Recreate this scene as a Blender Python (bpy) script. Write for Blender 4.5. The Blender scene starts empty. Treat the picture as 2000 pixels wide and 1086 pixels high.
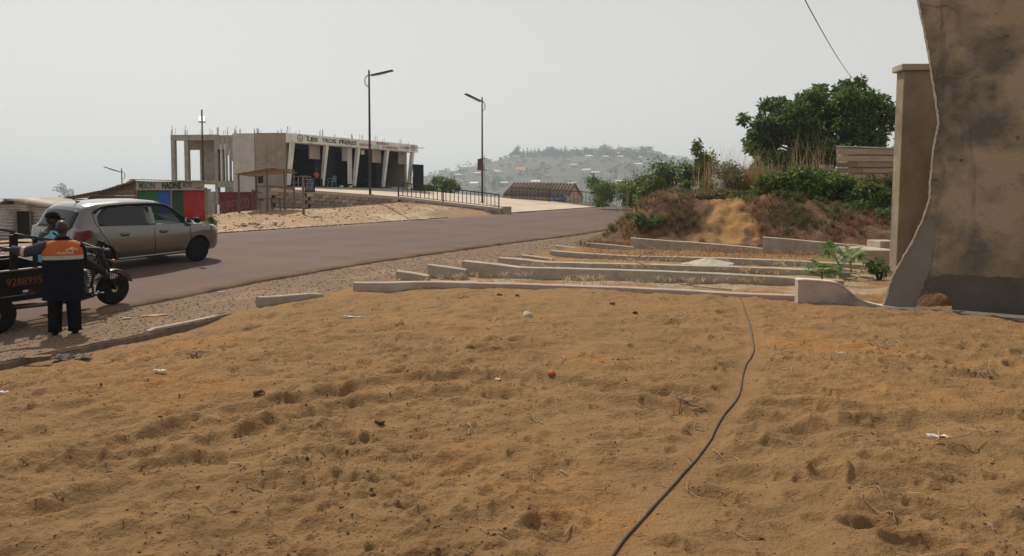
import bpy, math, random
import numpy as np
from mathutils import Vector, Matrix
random.seed(7); RNG = np.random.default_rng(11)
SC = bpy.context.scene; COL = SC.collection
R_ = math.radians

# ---------------------------------------------------------------- camera
F = 1380.0; CX = 1000.0; CY = 455.0; TH = math.atan((455-388)/1380.0); CAMZ = 1.6
cam = bpy.data.cameras.new('camera'); camo = bpy.data.objects.new('camera', cam); COL.objects.link(camo)
cam.sensor_fit = 'HORIZONTAL'; cam.sensor_width = 36.0; cam.lens = F/2000*36.0
cam.shift_y = -88/2000.0; cam.clip_start = 0.05; cam.clip_end = 30000
camo.location = (0, 0, CAMZ); camo.rotation_euler = (math.pi/2-TH, 0, 0)
SC.camera = camo

# ---------------------------------------------------------------- sky, sun, exposure
SUN_EL = R_(50); SUN_DIR = Vector((-0.50, 0.866, 0)).normalized()
sun_az = math.atan2(SUN_DIR.x, SUN_DIR.y)
world = bpy.data.worlds.new('World'); SC.world = world; world.use_nodes = True
nt = world.node_tree; nt.nodes.clear()
sky = nt.nodes.new('ShaderNodeTexSky'); sky.sky_type = 'NISHITA'; sky.sun_disc = False
sky.sun_elevation = SUN_EL; sky.sun_rotation = sun_az
sky.air_density = 1.0; sky.dust_density = 6.0; sky.ozone_density = 1.0; sky.altitude = 200
hs = nt.nodes.new('ShaderNodeHueSaturation'); hs.inputs['Saturation'].default_value = 0.16
mixs = nt.nodes.new('ShaderNodeMix'); mixs.data_type = 'RGBA'; mixs.inputs[0].default_value = 0.80
# dry-season haze veil, palest low down and dimming steadily towards the zenith, the same all round
tcw = nt.nodes.new('ShaderNodeTexCoord'); spw = nt.nodes.new('ShaderNodeSeparateXYZ'); rpw = nt.nodes.new('ShaderNodeValToRGB')
nt.links.new(tcw.outputs['Generated'], spw.inputs[0]); nt.links.new(spw.outputs['Z'], rpw.inputs[0])
rpw.color_ramp.elements[0].position = 0.0; rpw.color_ramp.elements[0].color = (.90, .885, .835, 1)
rpw.color_ramp.elements[1].position = 1.0; rpw.color_ramp.elements[1].color = (.33, .35, .38, 1)
e_ = rpw.color_ramp.elements.new(.30); e_.color = (.715, .71, .695, 1)
scw = nt.nodes.new('ShaderNodeVectorMath'); scw.operation = 'SCALE'; scw.inputs[3].default_value = 11.2; nt.links.new(rpw.outputs[0], scw.inputs[0]); nt.links.new(scw.outputs[0], mixs.inputs[7])
bg = nt.nodes.new('ShaderNodeBackground'); bg.inputs['Strength'].default_value = 0.10
wo = nt.nodes.new('ShaderNodeOutputWorld')
nt.links.new(sky.outputs[0], hs.inputs['Color']); nt.links.new(hs.outputs[0], mixs.inputs[6])
nt.links.new(mixs.outputs[2], bg.inputs['Color']); nt.links.new(bg.outputs[0], wo.inputs[0])
sl = bpy.data.lights.new('sun', 'SUN'); sl.energy = 5.0; sl.angle = R_(0.7); sl.color = (1.0, 0.92, 0.77)
so = bpy.data.objects.new('sun', sl); COL.objects.link(so)
sdir = Vector((SUN_DIR.x*math.cos(SUN_EL), SUN_DIR.y*math.cos(SUN_EL), math.sin(SUN_EL)))
so.rotation_euler = sdir.to_track_quat('Z', 'Y').to_euler(); so.location = sdir*60
SC.view_settings.view_transform = 'Standard'; SC.view_settings.look = 'None'
SC.view_settings.exposure = -0.16; SC.view_settings.gamma = 1.0
SC.view_settings.use_curve_mapping = False
SC.render.engine = 'CYCLES'; SC.cycles.use_denoising = True
SC.cycles.max_bounces = 6; SC.cycles.transparent_max_bounces = 12; SC.cycles.volume_bounces = 0

# ---------------------------------------------------------------- geometry helpers
def P(px, py, Y):
    u = (px-CX)/F; v = (py-CY)/F
    dy = math.cos(TH)-v*math.sin(TH); dz = -math.sin(TH)-v*math.cos(TH); t = Y/dy
    return Vector((u*t, Y, CAMZ+dz*t))
def G(px, py, z):
    u = (px-CX)/F; v = (py-CY)/F
    dy = math.cos(TH)-v*math.sin(TH); dz = -math.sin(TH)-v*math.cos(TH); t = (z-CAMZ)/dz
    return Vector((u*t, dy*t, z))

class MB:
    def __init__(s): s.v = []; s.f = []; s.mi = []; s.M = None; s.cur = 0
    def _add(s, vs, fs):
        b = len(s.v)
        if s.M is not None: vs = [s.M @ Vector(p) for p in vs]
        s.v += [tuple(p) for p in vs]
        for f in fs: s.f.append(tuple(b+i for i in f)); s.mi.append(s.cur)
        return s
    def hexa(s, a, b):          # two quads of 4 points (bottom, top)
        return s._add(list(a)+list(b), [(3,2,1,0),(4,5,6,7),(0,1,5,4),(1,2,6,5),(2,3,7,6),(3,0,4,7)])
    def box(s, c, d, rz=0.0):
        cx, cy, cz = c; hx, hy, hz = d[0]/2, d[1]/2, d[2]/2; cs, sn = math.cos(rz), math.sin(rz)
        q = [(cx+x*cs-y*sn, cy+x*sn+y*cs) for x, y in ((-hx,-hy),(hx,-hy),(hx,hy),(-hx,hy))]
        return s.hexa([(x,y,cz-hz) for x,y in q], [(x,y,cz+hz) for x,y in q])
    def beam(s, a, b, w, h, up=(0,0,1)):   # rectangular bar a->b
        a = Vector(a); b = Vector(b); d = (b-a).normalized(); up = Vector(up)
        r = d.cross(up)
        if r.length < 1e-4: r = d.cross(Vector((1,0,0)))
        r.normalize(); u = r.cross(d).normalized(); r *= w/2; u *= h/2
        return s.hexa([a-r-u, a+r-u, b+r-u, b-r-u], [a-r+u, a+r+u, b+r+u, b-r+u])
    def tube(s, pts, r, seg=8, cap=True):
        pts = [Vector(p) for p in pts]; n = len(pts)
        rs = r if hasattr(r, '__len__') else [r]*n
        vs = []; fs = []; prev = None
        for i, p in enumerate(pts):
            d = (pts[min(i+1,n-1)]-pts[max(i-1,0)]).normalized()
            if prev is None:
                a = Vector((0,0,1)) if abs(d.z) < .9 else Vector((1,0,0)); x = d.cross(a).normalized()
            else:
                x = prev-d*prev.dot(d)
                x = x.normalized() if x.length > 1e-6 else d.orthogonal().normalized()
            prev = x; y = d.cross(x)
            for k in range(seg):
                t = 2*math.pi*k/seg; vs.append(p+(x*math.cos(t)+y*math.sin(t))*rs[i])
        for i in range(n-1):
            for k in range(seg):
                k2 = (k+1) % seg; fs.append((i*seg+k, i*seg+k2, (i+1)*seg+k2, (i+1)*seg+k))
        if cap:
            fs.append(tuple(range(seg))[::-1]); fs.append(tuple((n-1)*seg+k for k in range(seg)))
        return s._add(vs, fs)
    def lathe(s, prof, seg=24, M=None, close=False):   # profile (r,z) round z, transformed by M
        vs = []; fs = []; n = len(prof)
        for r, z in prof:
            for k in range(seg):
                t = 2*math.pi*k/seg; p = Vector((r*math.cos(t), r*math.sin(t), z)); vs.append(M @ p if M else p)
        m = n if close else n-1
        for i in range(m):
            j = (i+1) % n
            for k in range(seg):
                k2 = (k+1) % seg; fs.append((i*seg+k, i*seg+k2, j*seg+k2, j*seg+k))
        if not close:
            if prof[0][0] > 1e-4: fs.append(tuple(range(seg))[::-1])
            if prof[-1][0] > 1e-4: fs.append(tuple((n-1)*seg+k for k in range(seg)))
        return s._add(vs, fs)
    def ball(s, c, r, seg=12, rings=8, M=None):
        rx, ry, rz = r if hasattr(r, '__len__') else (r, r, r); c = Vector(c)
        vs = []; fs = []
        for i in range(rings+1):
            ph = math.pi*i/rings-math.pi/2
            for k in range(seg):
                t = 2*math.pi*k/seg
                p = Vector((rx*math.cos(ph)*math.cos(t), ry*math.cos(ph)*math.sin(t), rz*math.sin(ph)))
                vs.append(c+(M @ p if M else p))
        for i in range(rings):
            for k in range(seg):
                k2 = (k+1) % seg; fs.append((i*seg+k, i*seg+k2, (i+1)*seg+k2, (i+1)*seg+k))
        return s._add(vs, fs)
    def prism(s, poly, O, U, V, N):   # polygon (u,v) in plane O,U,V extruded by vector N
        O = Vector(O); U = Vector(U); V = Vector(V); N = Vector(N); n = len(poly)
        a = [O+U*u+V*v for u, v in poly]; b = [p+N for p in a]
        return s._add(a+b, [tuple(range(n))[::-1], tuple(range(n, 2*n))]+[(i,(i+1)%n,n+(i+1)%n,n+i) for i in range(n)])
    def face(s, pts): return s._add(pts, [tuple(range(len(pts)))])
    def grid(s, rows):            # list of rows of points
        m = len(rows[0]); vs = [p for r in rows for p in r]
        return s._add(vs, [(i*m+k, i*m+k+1, (i+1)*m+k+1, (i+1)*m+k) for i in range(len(rows)-1) for k in range(m-1)])
    def mesh(s, name, mats, origin=None, smooth=False):
        me = bpy.data.meshes.new(name)
        vs = s.v if origin is None else [(p[0]-origin[0], p[1]-origin[1], p[2]-origin[2]) for p in s.v]
        me.from_pydata(vs, [], s.f)
        for m in (mats if isinstance(mats, (list, tuple)) else [mats]): me.materials.append(m)
        if any(s.mi): me.polygons.foreach_set('material_index', s.mi)
        if smooth: me.shade_smooth()
        me.validate(); me.update()
        return me
    def build(s, name, mats, parent=None, smooth=False, bevel=0.0, world=False, auto=None, solid=0):
        if world and parent is not None: o_ = parent.location
        elif world and parent is None: o_ = world if not isinstance(world, bool) else None
        else: o_ = None
        me = s.mesh(name, mats, o_, smooth or auto is not None)
        if auto is not None: me.set_sharp_from_angle(angle=R_(auto))
        o = bpy.data.objects.new(name, me); COL.objects.link(o)
        if parent is not None: o.parent = parent
        elif o_ is not None: o.location = o_
        if solid:
            m = o.modifiers.new('solid', 'SOLIDIFY'); m.thickness = solid
        if bevel:
            m = o.modifiers.new('bevel', 'BEVEL'); m.width = bevel; m.segments = 2; m.limit_method = 'ANGLE'; m.angle_limit = R_(40)
        return o

def tag(o, label, cat, group=None):
    o['label'] = label; o['category'] = cat
    if group: o['group'] = group
    return o
def kind(o, k): o['kind'] = k; return o
def thing(name, label, cat, loc=(0,0,0), rz=0.0, group=None):
    o = bpy.data.objects.new(name, None); COL.objects.link(o); o.location = loc; o.rotation_euler = (0,0,rz)
    o.empty_display_size = .2
    return tag(o, label, cat, group)
def copy_tree(o, parent=None):
    c = o.copy(); COL.objects.link(c); c.parent = parent
    for ch in list(o.children): copy_tree(ch, c)
    return c
def np_mesh(name, V, Q, mat, parent=None, smooth=True):
    """numpy verts (n,3), faces (m,k)"""
    me = bpy.data.meshes.new(name); V = np.asarray(V, np.float32); Q = np.asarray(Q, np.int32); k = Q.shape[1]
    me.vertices.add(len(V)); me.vertices.foreach_set('co', V.ravel())
    me.loops.add(Q.size); me.loops.foreach_set('vertex_index', Q.ravel())
    me.polygons.add(len(Q)); me.polygons.foreach_set('loop_start', np.arange(0, Q.size, k, dtype=np.int32))
    me.update(calc_edges=True); me.validate()
    if smooth: me.shade_smooth()
    for m in (mat if isinstance(mat, (list, tuple)) else [mat]): me.materials.append(m)
    o = bpy.data.objects.new(name, me); COL.objects.link(o)
    if parent is not None: o.parent = parent
    return o

# ---------------------------------------------------------------- noise (numpy)
_perm = np.random.default_rng(3).permutation(256); _perm = np.concatenate([_perm, _perm])
_ang = np.random.default_rng(5).uniform(0, 2*np.pi, 256); _gx = np.cos(_ang); _gy = np.sin(_ang)
def perlin(x, y):
    x = np.asarray(x, float); y = np.asarray(y, float)
    xi = np.floor(x).astype(int); yi = np.floor(y).astype(int); xf = x-xi; yf = y-yi; xi &= 255; yi &= 255
    u = xf*xf*xf*(xf*(xf*6-15)+10); v = yf*yf*yf*(yf*(yf*6-15)+10)
    def g(a, b, dx, dy):
        h = _perm[_perm[a & 255]+(b & 255)]; return _gx[h]*dx+_gy[h]*dy
    n00 = g(xi, yi, xf, yf); n10 = g(xi+1, yi, xf-1, yf); n01 = g(xi, yi+1, xf, yf-1); n11 = g(xi+1, yi+1, xf-1, yf-1)
    return (n00*(1-u)+n10*u)*(1-v)+(n01*(1-u)+n11*u)*v
def fbm(x, y, o=4, lac=2.03, g=.5):
    a = 1.0; s = 0
    for i in range(o): s = s+a*perlin(x+i*17.3, y-i*9.1); x = x*lac; y = y*lac; a *= g
    return s
def sstep(a, b, x):
    t = np.clip((x-a)/(b-a), 0, 1); return t*t*(3-2*t)

# ---------------------------------------------------------------- materials
MATS = {}
def pm(name, c1, c2=None, scale=3.0, rough=.85, bump=0.0, bscale=30.0, detail=6, contrast=(.35,.65), spec=.3, metal=0.0,
       c3=None, s3=.6, rnd=0.0, stretch=None, bdist=.02):
    """procedural surface: two colours mixed by noise, an optional third in large stains, fine bump"""
    if name in MATS: return MATS[name]
    m = bpy.data.materials.new(name); m.use_nodes = True; t = m.node_tree; b = t.nodes['Principled BSDF']
    b.inputs['Roughness'].default_value = rough; b.inputs['Specular IOR Level'].default_value = spec; b.inputs['Metallic'].default_value = metal
    c2 = c2 or tuple(x*.75 for x in c1)
    tc = t.nodes.new('ShaderNodeTexCoord'); co = tc.outputs['Object']
    if rnd:
        oi = t.nodes.new('ShaderNodeObjectInfo'); ad = t.nodes.new('ShaderNodeVectorMath'); ad.operation = 'MULTIPLY_ADD'
        t.links.new(oi.outputs['Random'], ad.inputs[0]); ad.inputs[1].default_value = (37, 53, 71); t.links.new(co, ad.inputs[2]); co = ad.outputs[0]
    if stretch:
        mp = t.nodes.new('ShaderNodeMapping'); mp.inputs['Scale'].default_value = stretch; t.links.new(co, mp.inputs[0]); co2 = mp.outputs[0]
    else: co2 = co
    def noise(sc, dt, vec):
        n = t.nodes.new('ShaderNodeTexNoise'); n.inputs['Scale'].default_value = sc; n.inputs['Detail'].default_value = dt
        n.inputs['Roughness'].default_value = .62; t.links.new(vec, n.inputs['Vector']); return n
    def ramp(n, a, b_):
        r = t.nodes.new('ShaderNodeMapRange'); r.inputs['From Min'].default_value = a; r.inputs['From Max'].default_value = b_
        t.links.new(n.outputs[0], r.inputs[0]); return r
    def mix(fac, A, B):
        x = t.nodes.new('ShaderNodeMix'); x.data_type = 'RGBA'; t.links.new(fac, x.inputs[0])
        for i, q in ((6, A), (7, B)):
            if isinstance(q, tuple): x.inputs[i].default_value = (*q, 1)
            else: t.links.new(q, x.inputs[i])
        return x.outputs[2]
    n1 = noise(scale, detail, co2); col = mix(ramp(n1, *contrast).outputs[0], tuple(c1), tuple(c2))
    if c3:
        n3 = noise(s3, 5, co); col = mix(ramp(n3, .52, .68).outputs[0], col, tuple(c3))
    if rnd:
        hv = t.nodes.new('ShaderNodeHueSaturation'); mr = t.nodes.new('ShaderNodeMapRange')
        mr.inputs['To Min'].default_value = 1-rnd; mr.inputs['To Max'].default_value = 1+rnd
        t.links.new(oi.outputs['Random'], mr.inputs[0]); t.links.new(mr.outputs[0], hv.inputs['Value']); t.links.new(col, hv.inputs['Color']); col = hv.outputs[0]
    t.links.new(col, b.inputs['Base Color'])
    if bump:
        n2 = noise(bscale, 6, co2); bp = t.nodes.new('ShaderNodeBump'); bp.inputs['Strength'].default_value = bump; bp.inputs['Distance'].default_value = bdist
        t.links.new(n2.outputs[0], bp.inputs['Height']); t.links.new(bp.outputs[0], b.inputs['Normal'])
    MATS[name] = m; return m
def leafmat(name, c1, c2, trans=.35, rough=.55):
    if name in MATS: return MATS[name]
    m = bpy.data.materials.new(name); m.use_nodes = True; t = m.node_tree; b = t.nodes['Principled BSDF']
    g = t.nodes.new('ShaderNodeNewGeometry')
    x = t.nodes.new('ShaderNodeMix'); x.data_type = 'RGBA'; x.inputs[6].default_value = (*c1, 1); x.inputs[7].default_value = (*c2, 1)
    t.links.new(g.outputs['Random Per Island'], x.inputs[0]); t.links.new(x.outputs[2], b.inputs['Base Color'])
    b.inputs['Roughness'].default_value = rough; b.inputs['Specular IOR Level'].default_value = .25
    tr = t.nodes.new('ShaderNodeBsdfTranslucent'); hv = t.nodes.new('ShaderNodeHueSaturation'); hv.inputs['Value'].default_value = 1.3
    t.links.new(x.outputs[2], hv.inputs['Color']); t.links.new(hv.outputs[0], tr.inputs[0])
    ms = t.nodes.new('ShaderNodeMixShader'); ms.inputs[0].default_value = trans
    t.links.new(b.outputs[0], ms.inputs[1]); t.links.new(tr.outputs[0], ms.inputs[2])
    t.links.new(ms.outputs[0], t.nodes['Material Output'].inputs[0]); MATS[name] = m; return m
def glassmat(name, tint, alpha, rough=.03):
    if name in MATS: return MATS[name]
    m = bpy.data.materials.new(name); m.use_nodes = True; t = m.node_tree; t.nodes.remove(t.nodes['Principled BSDF'])
    tr = t.nodes.new('ShaderNodeBsdfTransparent'); tr.inputs[0].default_value = (*tint, 1)
    df = t.nodes.new('ShaderNodeBsdfPrincipled'); df.inputs['Base Color'].default_value = (.012, .013, .015, 1); df.inputs['Roughness'].default_value = rough
    ms = t.nodes.new('ShaderNodeMixShader'); ms.inputs[0].default_value = alpha
    t.links.new(tr.outputs[0], ms.inputs[1]); t.links.new(df.outputs[0], ms.inputs[2]); t.links.new(ms.outputs[0], t.nodes['Material Output'].inputs[0])
    MATS[name] = m; return m

def text(body, O, Rv, Uv, w, h, mat, parent=None, name='lettering', depth=.004, thick=0.0, world=True, shear=0.0):
    """lettering as a thin solid: lower-left corner O, along Rv, up Uv, fitted to w x h"""
    cu = bpy.data.curves.new(name, 'FONT'); cu.body = body; cu.size = 1; cu.extrude = depth; cu.offset = thick; cu.resolution_u = 3; cu.shear = shear
    to = bpy.data.objects.new('tmp', cu); COL.objects.link(to)
    dg = bpy.context.evaluated_depsgraph_get(); me = bpy.data.meshes.new_from_object(to.evaluated_get(dg))
    bpy.data.objects.remove(to); bpy.data.curves.remove(cu)
    n = len(me.vertices); co = np.empty(n*3); me.vertices.foreach_get('co', co); co = co.reshape(n, 3)
    mn = co.min(0); mx = co.max(0)
    a = (co[:, 0]-mn[0])/(mx[0]-mn[0])*w; b = (co[:, 1]-mn[1])/(mx[1]-mn[1])*h; c = co[:, 2]
    Rv = np.array(Vector(Rv).normalized()); Uv = np.array(Vector(Uv).normalized()); Nv = np.cross(Rv, Uv)
    q = np.array(O)+a[:, None]*Rv+b[:, None]*Uv+c[:, None]*Nv
    if parent is not None and world:
        par = parent; off = np.zeros(3)
        while par is not None: off += np.array(par.location); par = par.parent
        q = q-off
    me.vertices.foreach_set('co', q.astype(np.float32).ravel()); me.update()
    me.materials.clear(); me.materials.append(mat); me.name = name
    o = bpy.data.objects.new(name, me); COL.objects.link(o)
    if parent is not None: o.parent = parent
    return o
# ================================================================ terrain
DX, DY = math.cos(R_(62)), math.sin(R_(62)); NX, NY = -DY, DX       # road direction, and across it (away from the yard)
D_ = Vector((DX, DY, 0)); N_ = Vector((NX, NY, 0))
def SN(x, y): return x*DX+y*DY, x*NX+y*NY
def XY(s, n): return s*DX+n*NX, s*DY+n*NY
N0, N1, NS = 11.86, 20.9, 9.2                                        # asphalt near edge, far edge, outer edge of the shoulder
_e = ([-60,-25,-10,0,4.5,6.4,8.3,11.7,20,28,60,100], [-2.6,-1.4,-.75,-.42,-.31,-.29,-.2,-.1,-.01,0,.5,0])
_r0 = ([-60,-25,-10,0,5,7.8,10.3,14.4,22.2,28.3,40,57,66,80,120], [-2.7,-1.5,-.85,-.5,-.38,-.3,-.16,-.03,.05,.06,.3,.8,.85,-.2,-5])
_r1 = ([-60,-25,-10,0,8,17,28.4,40,56.6,66,80,120], [-2.5,-1.2,-.55,-.1,.18,.39,.535,.72,.95,.95,-.1,-5])
def _sm(tab, s):
    return (np.interp(s-.8, *tab)+np.interp(s, *tab)*2+np.interp(s+.8, *tab))/4
def road_z(s, n):
    t = np.clip((n-N0)/(N1-N0), 0, 1); return _sm(_r0, s)*(1-t)+_sm(_r1, s)*t+.05*np.sin(np.pi*t)
def shoulder_z(s, n):
    t = np.clip((n-NS)/(N0-NS), 0, 1); return _sm(_e, s)*(1-t)+(_sm(_r0, s)-.055)*t
def yard_z(x, y):
    s, n = SN(x, y); return _sm(_e, s)*sstep(4.5, NS, n)-.11*sstep(8.0, 6.8, s)*sstep(6.5, 8.6, n)
# platform in front of the shops: front edge (x, y, z)
E = [(-12.9,37.95,2.12), (-11.2,38.6,2.05), (-6.4,40.6,1.69), (-.7,43.0,1.0)]
_ctl = []
for s in (-60,-40,-25,-10,0,10,20,30,40,50,60,80,100):
    for n, fn in ((N1+.3, road_z), (NS-.3, lambda s, n: np.interp(s, *_e))): _ctl.append((*XY(s, n), float(fn(s, n))))
for p, z in (((-12.65,36.0),1.03), ((-11.0,38.1),.95), ((-6.2,40.1),1.35), ((-1.0,42.4),.8), ((-14.5,36.2),.78), ((-16.7,42),.63), ((-15,31),.4), ((-12.5,28),.42),
             ((-19.5,28),-.06), ((-30,32),-.6), ((-45,20),-1.2), ((-28,60),-3.5), ((-15,75),-5), ((0,72),-3.2), ((5,85),-3.2), ((12,100),-6), ((25,90),-2),
             ((-60,60),-9), ((-60,0),-3), ((-60,100),-16), ((0,110),-8), ((-9,34.5),.86), ((-7,37.5),.95),
             ((6,31),1.3), ((10,33),1.8), ((20,30),1.9), ((20,45),1.2), ((14,50),.8), ((10,55),.9), ((40,40),.5), ((40,10),0), ((17,40),1.6), ((50,90),-2), ((40,-20),0), ((0,-20),0), ((12,10),0), ((20,15),.1), ((5,5),0)):
    _ctl.append((p[0], p[1], z))
_ctl = np.array(_ctl)
def _tps_fit(c):
    n = len(c); d = np.hypot(c[:, None, 0]-c[None, :, 0], c[:, None, 1]-c[None, :, 1])
    K = np.where(d > 0, d*d*np.log(np.maximum(d, 1e-9)), 0)+np.eye(n)*2.0
    Pm = np.c_[np.ones(n), c[:, :2]]; A = np.zeros((n+3, n+3)); A[:n, :n] = K; A[:n, n:] = Pm; A[n:, :n] = Pm.T
    return np.linalg.solve(A, np.r_[c[:, 2], 0, 0, 0])
_w = _tps_fit(_ctl)
def tps(x, y):
    x = np.asarray(x, float); y = np.asarray(y, float); z = _w[-3]+_w[-2]*x+_w[-1]*y
    for (cx, cy, _), w in zip(_ctl, _w[:-3]):
        d2 = (x-cx)**2+(y-cy)**2+1e-9; z = z+w*.5*d2*np.log(d2)
    return z
def mound_z(x, y):
    """heap of excavated earth and the bank behind the last terrace"""
    s, n = SN(x, y); toe = 24.3-.38*np.clip(x-2.5, -1, 12)
    front = sstep(0, 3.4, y-toe-.25); left = sstep(NS+1.3, NS-1.9, n)
    top = 1.45+.42*np.exp(-(((x-6.0)/2.0)**2+((y-27.2)/2.0)**2))+.25*np.exp(-(((x-9.3)/1.2)**2+((y-25.4)/1.3)**2))+.5*sstep(27, 33, y)*sstep(6, 10, x)-.25*np.exp(-(((x-12.5)/2.2)**2+((y-24.5)/2)**2))
    z = front*left*top
    z = z+(.22*fbm(x*.7, y*.7, 4)+.13*fbm(x*2.3+5, y*2.3, 4)-.10*np.abs(fbm(x*1.4+2, y*.9, 3)))*np.clip(z*2, 0, 1)
    return z+yard_z(x, y)*(1-front*left)
def ground_z(x, y):
    """height of whatever natural surface is on top here"""
    x = np.asarray(x, float); y = np.asarray(y, float); s, n = SN(x, y)
    far = tps(x, y)
    z = np.where(n > N1, far, np.where(n > N0, road_z(s, n), np.where(n > NS, shoulder_z(s, n), 0)))
    ym = np.where((y > 21) & (x > 1), np.maximum(mound_z(x, y), yard_z(x, y)), yard_z(x, y))
    return np.where(n > NS, z, np.where((y < 34) & (x < 24), ym, far))
def gz(x, y): return float(ground_z(np.array([x]), np.array([y]))[0])

# --- one ground sheet to the horizon
def _axis():
    a = np.arange(-62, 62.01, 1.0); k = np.arange(1, 60); e = 62+3.0*(np.exp(k*.1145)-1)/.1145*1.0
    return np.concatenate([-e[::-1], a, e])
ax = _axis(); ay = _axis()+42
X, Y_ = np.meshgrid(ax, ay); s_, n_ = SN(X, Y_)
near = tps(np.clip(X, -70, 70), np.clip(Y_, -30, 112)); rr = np.hypot(X-0, Y_-42)
bl = sstep(62, 330, rr)
plain = -36+3*fbm(X/900, Y_/900, 3)
Z = near*(1-bl)+plain*bl
Z = np.where(rr > 330, plain, Z)
corr = (n_ > NS-.8) & (n_ < N1+.05) & (np.abs(s_) < 118); Z = np.where(corr, np.minimum(np.where(n_ > N0, road_z(s_, n_), shoulder_z(s_, n_))-.14, Z), Z)
yardm = (n_ <= NS-.8) & (Y_ < 35) & (Y_ > -1) & (X < 25) & (X > -40); Z = np.where(yardm, np.minimum(yard_z(X, Y_)-.35, Z-.3), Z)
Z = Z+np.where((rr < 90) & (n_ > N1+.5), .05*fbm(X*.8, Y_*.8, 3), 0)
nx, ny = len(ax), len(ay); idx = np.arange(nx*ny).reshape(ny, nx)
Q = np.stack([idx[:-1, :-1], idx[:-1, 1:], idx[1:, 1:], idx[1:, :-1]], -1).reshape(-1, 4)
m_earth = pm('earth_ground', (.33,.205,.115), (.24,.14,.076), 1.3, .95, .5, 26, c3=(.17,.14,.075), s3=.045, contrast=(.3,.7))
kind(np_mesh('ground', np.c_[X.ravel(), Y_.ravel(), Z.ravel()], Q, m_earth), 'structure')

# --- sandy bank across the road, finer than the ground sheet under it
def patch(name, x0, x1, y0, y1, st, fn, mat, keep=None):
    xs = np.arange(x0, x1+st/2, st); ys = np.arange(y0, y1+st/2, st); X, Y = np.meshgrid(xs, ys); Z = fn(X, Y)
    i = np.arange(X.size).reshape(X.shape); Q = np.stack([i[:-1,:-1], i[:-1,1:], i[1:,1:], i[1:,:-1]], -1).reshape(-1, 4)
    if keep is not None: k = keep(X, Y).ravel(); Q = Q[k[Q].all(1)]
    return np_mesh(name, np.c_[X.ravel(), Y.ravel(), Z.ravel()], Q, mat)
m_bank = pm('pale_bank_sand', (.36,.235,.14), (.27,.170,.098), 1.2, .95, .8, 12, c3=(.44,.35,.25), s3=.28, contrast=(.3,.7))
def bank_fn(X, Y):
    s, n = SN(X, Y); e = sstep(N1-.1, N1+1.2, n)
    rough = np.abs(fbm(X*1.6+3, Y*1.6, 3))*.22*np.exp(-(((X+12.2)/3.4)**2+((Y-31.5)/3.5)**2))
    return tps(X, Y)*e+(road_z(s, np.minimum(n, N1))-.03)*(1-e)+.05+(rough+.06*fbm(X*.5, Y*.5, 3)+.03*fbm(X*2.7, Y*2.7, 3))*e
bank = patch('sandy_bank', -26, 2, 22, 46, .16, bank_fn, m_bank, lambda X, Y: (SN(X, Y)[1] > N1-.12))
kind(bank, 'structure')

# --- road, shoulder
ss = np.concatenate([np.arange(-60, 0, 2.0), np.arange(0, 64, .5), np.arange(64, 119, 2.0)])
def strip(name, ns, fn, mat, lip=None):
    S, N = np.meshgrid(ss, ns, indexing='ij'); wob = np.zeros_like(N)
    wob[:, 0] = .05*fbm(S[:, 0]*1.3, S[:, 0]*0+3, 3); wob[:, -1] = .12*fbm(S[:, 0]*.9, S[:, 0]*0+8, 3)
    N2 = N+wob if lip is not None else N
    Z = fn(S, N)
    if lip is not None: Z[:, 0] -= lip; Z[:, -1] -= lip*1.5; N2[:, 0] = N2[:, 1]-.03+wob[:, 0]*.6; N2[:, 1] += wob[:, 0]*.6
    x, y = XY(S, N2); i = np.arange(S.size).reshape(S.shape)
    Q = np.stack([i[:-1,:-1], i[1:,:-1], i[1:,1:], i[:-1,1:]], -1).reshape(-1, 4)[:, ::-1]
    return kind(np_mesh(name, np.c_[x.ravel(), y.ravel(), Z.ravel()], Q, mat), 'structure')
def road_material():
    m = pm('worn_red_asphalt', (.108,.070,.061), (.082,.055,.049), 60, .88, .5, 160, spec=.2, contrast=(.3,.7), bdist=.004)
    t = m.node_tree; b = t.nodes['Principled BSDF']; src = b.inputs['Base Color'].links[0].from_socket
    tc = t.nodes.new('ShaderNodeTexCoord'); mp = t.nodes.new('ShaderNodeMapping'); mp.inputs['Rotation'].default_value = (0, 0, -R_(62)); mp.inputs['Scale'].default_value = (.05, .75, 1)
    t.links.new(tc.outputs['Object'], mp.inputs[0]); n = t.nodes.new('ShaderNodeTexNoise'); n.inputs['Scale'].default_value = 1.0; n.inputs['Detail'].default_value = 5
    t.links.new(mp.outputs[0], n.inputs['Vector']); r = t.nodes.new('ShaderNodeMapRange'); r.inputs['From Min'].default_value = .38; r.inputs['From Max'].default_value = .64
    t.links.new(n.outputs[0], r.inputs[0]); x = t.nodes.new('ShaderNodeMix'); x.data_type = 'RGBA'; x.inputs[7].default_value = (.128,.076,.060, 1)
    t.links.new(r.outputs[0], x.inputs[0]); t.links.new(src, x.inputs[6]); t.links.new(x.outputs[2], b.inputs['Base Color']); return m
rns = [N0-.03, N0, N0+.4, 12.8, 13.5, 14.4, 15.2, 16.1, 17, 17.9, 18.7, 19.6, 20.3, N1-.25, N1]
rd_ = strip('road', rns, road_z, road_material(), .06)
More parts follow.
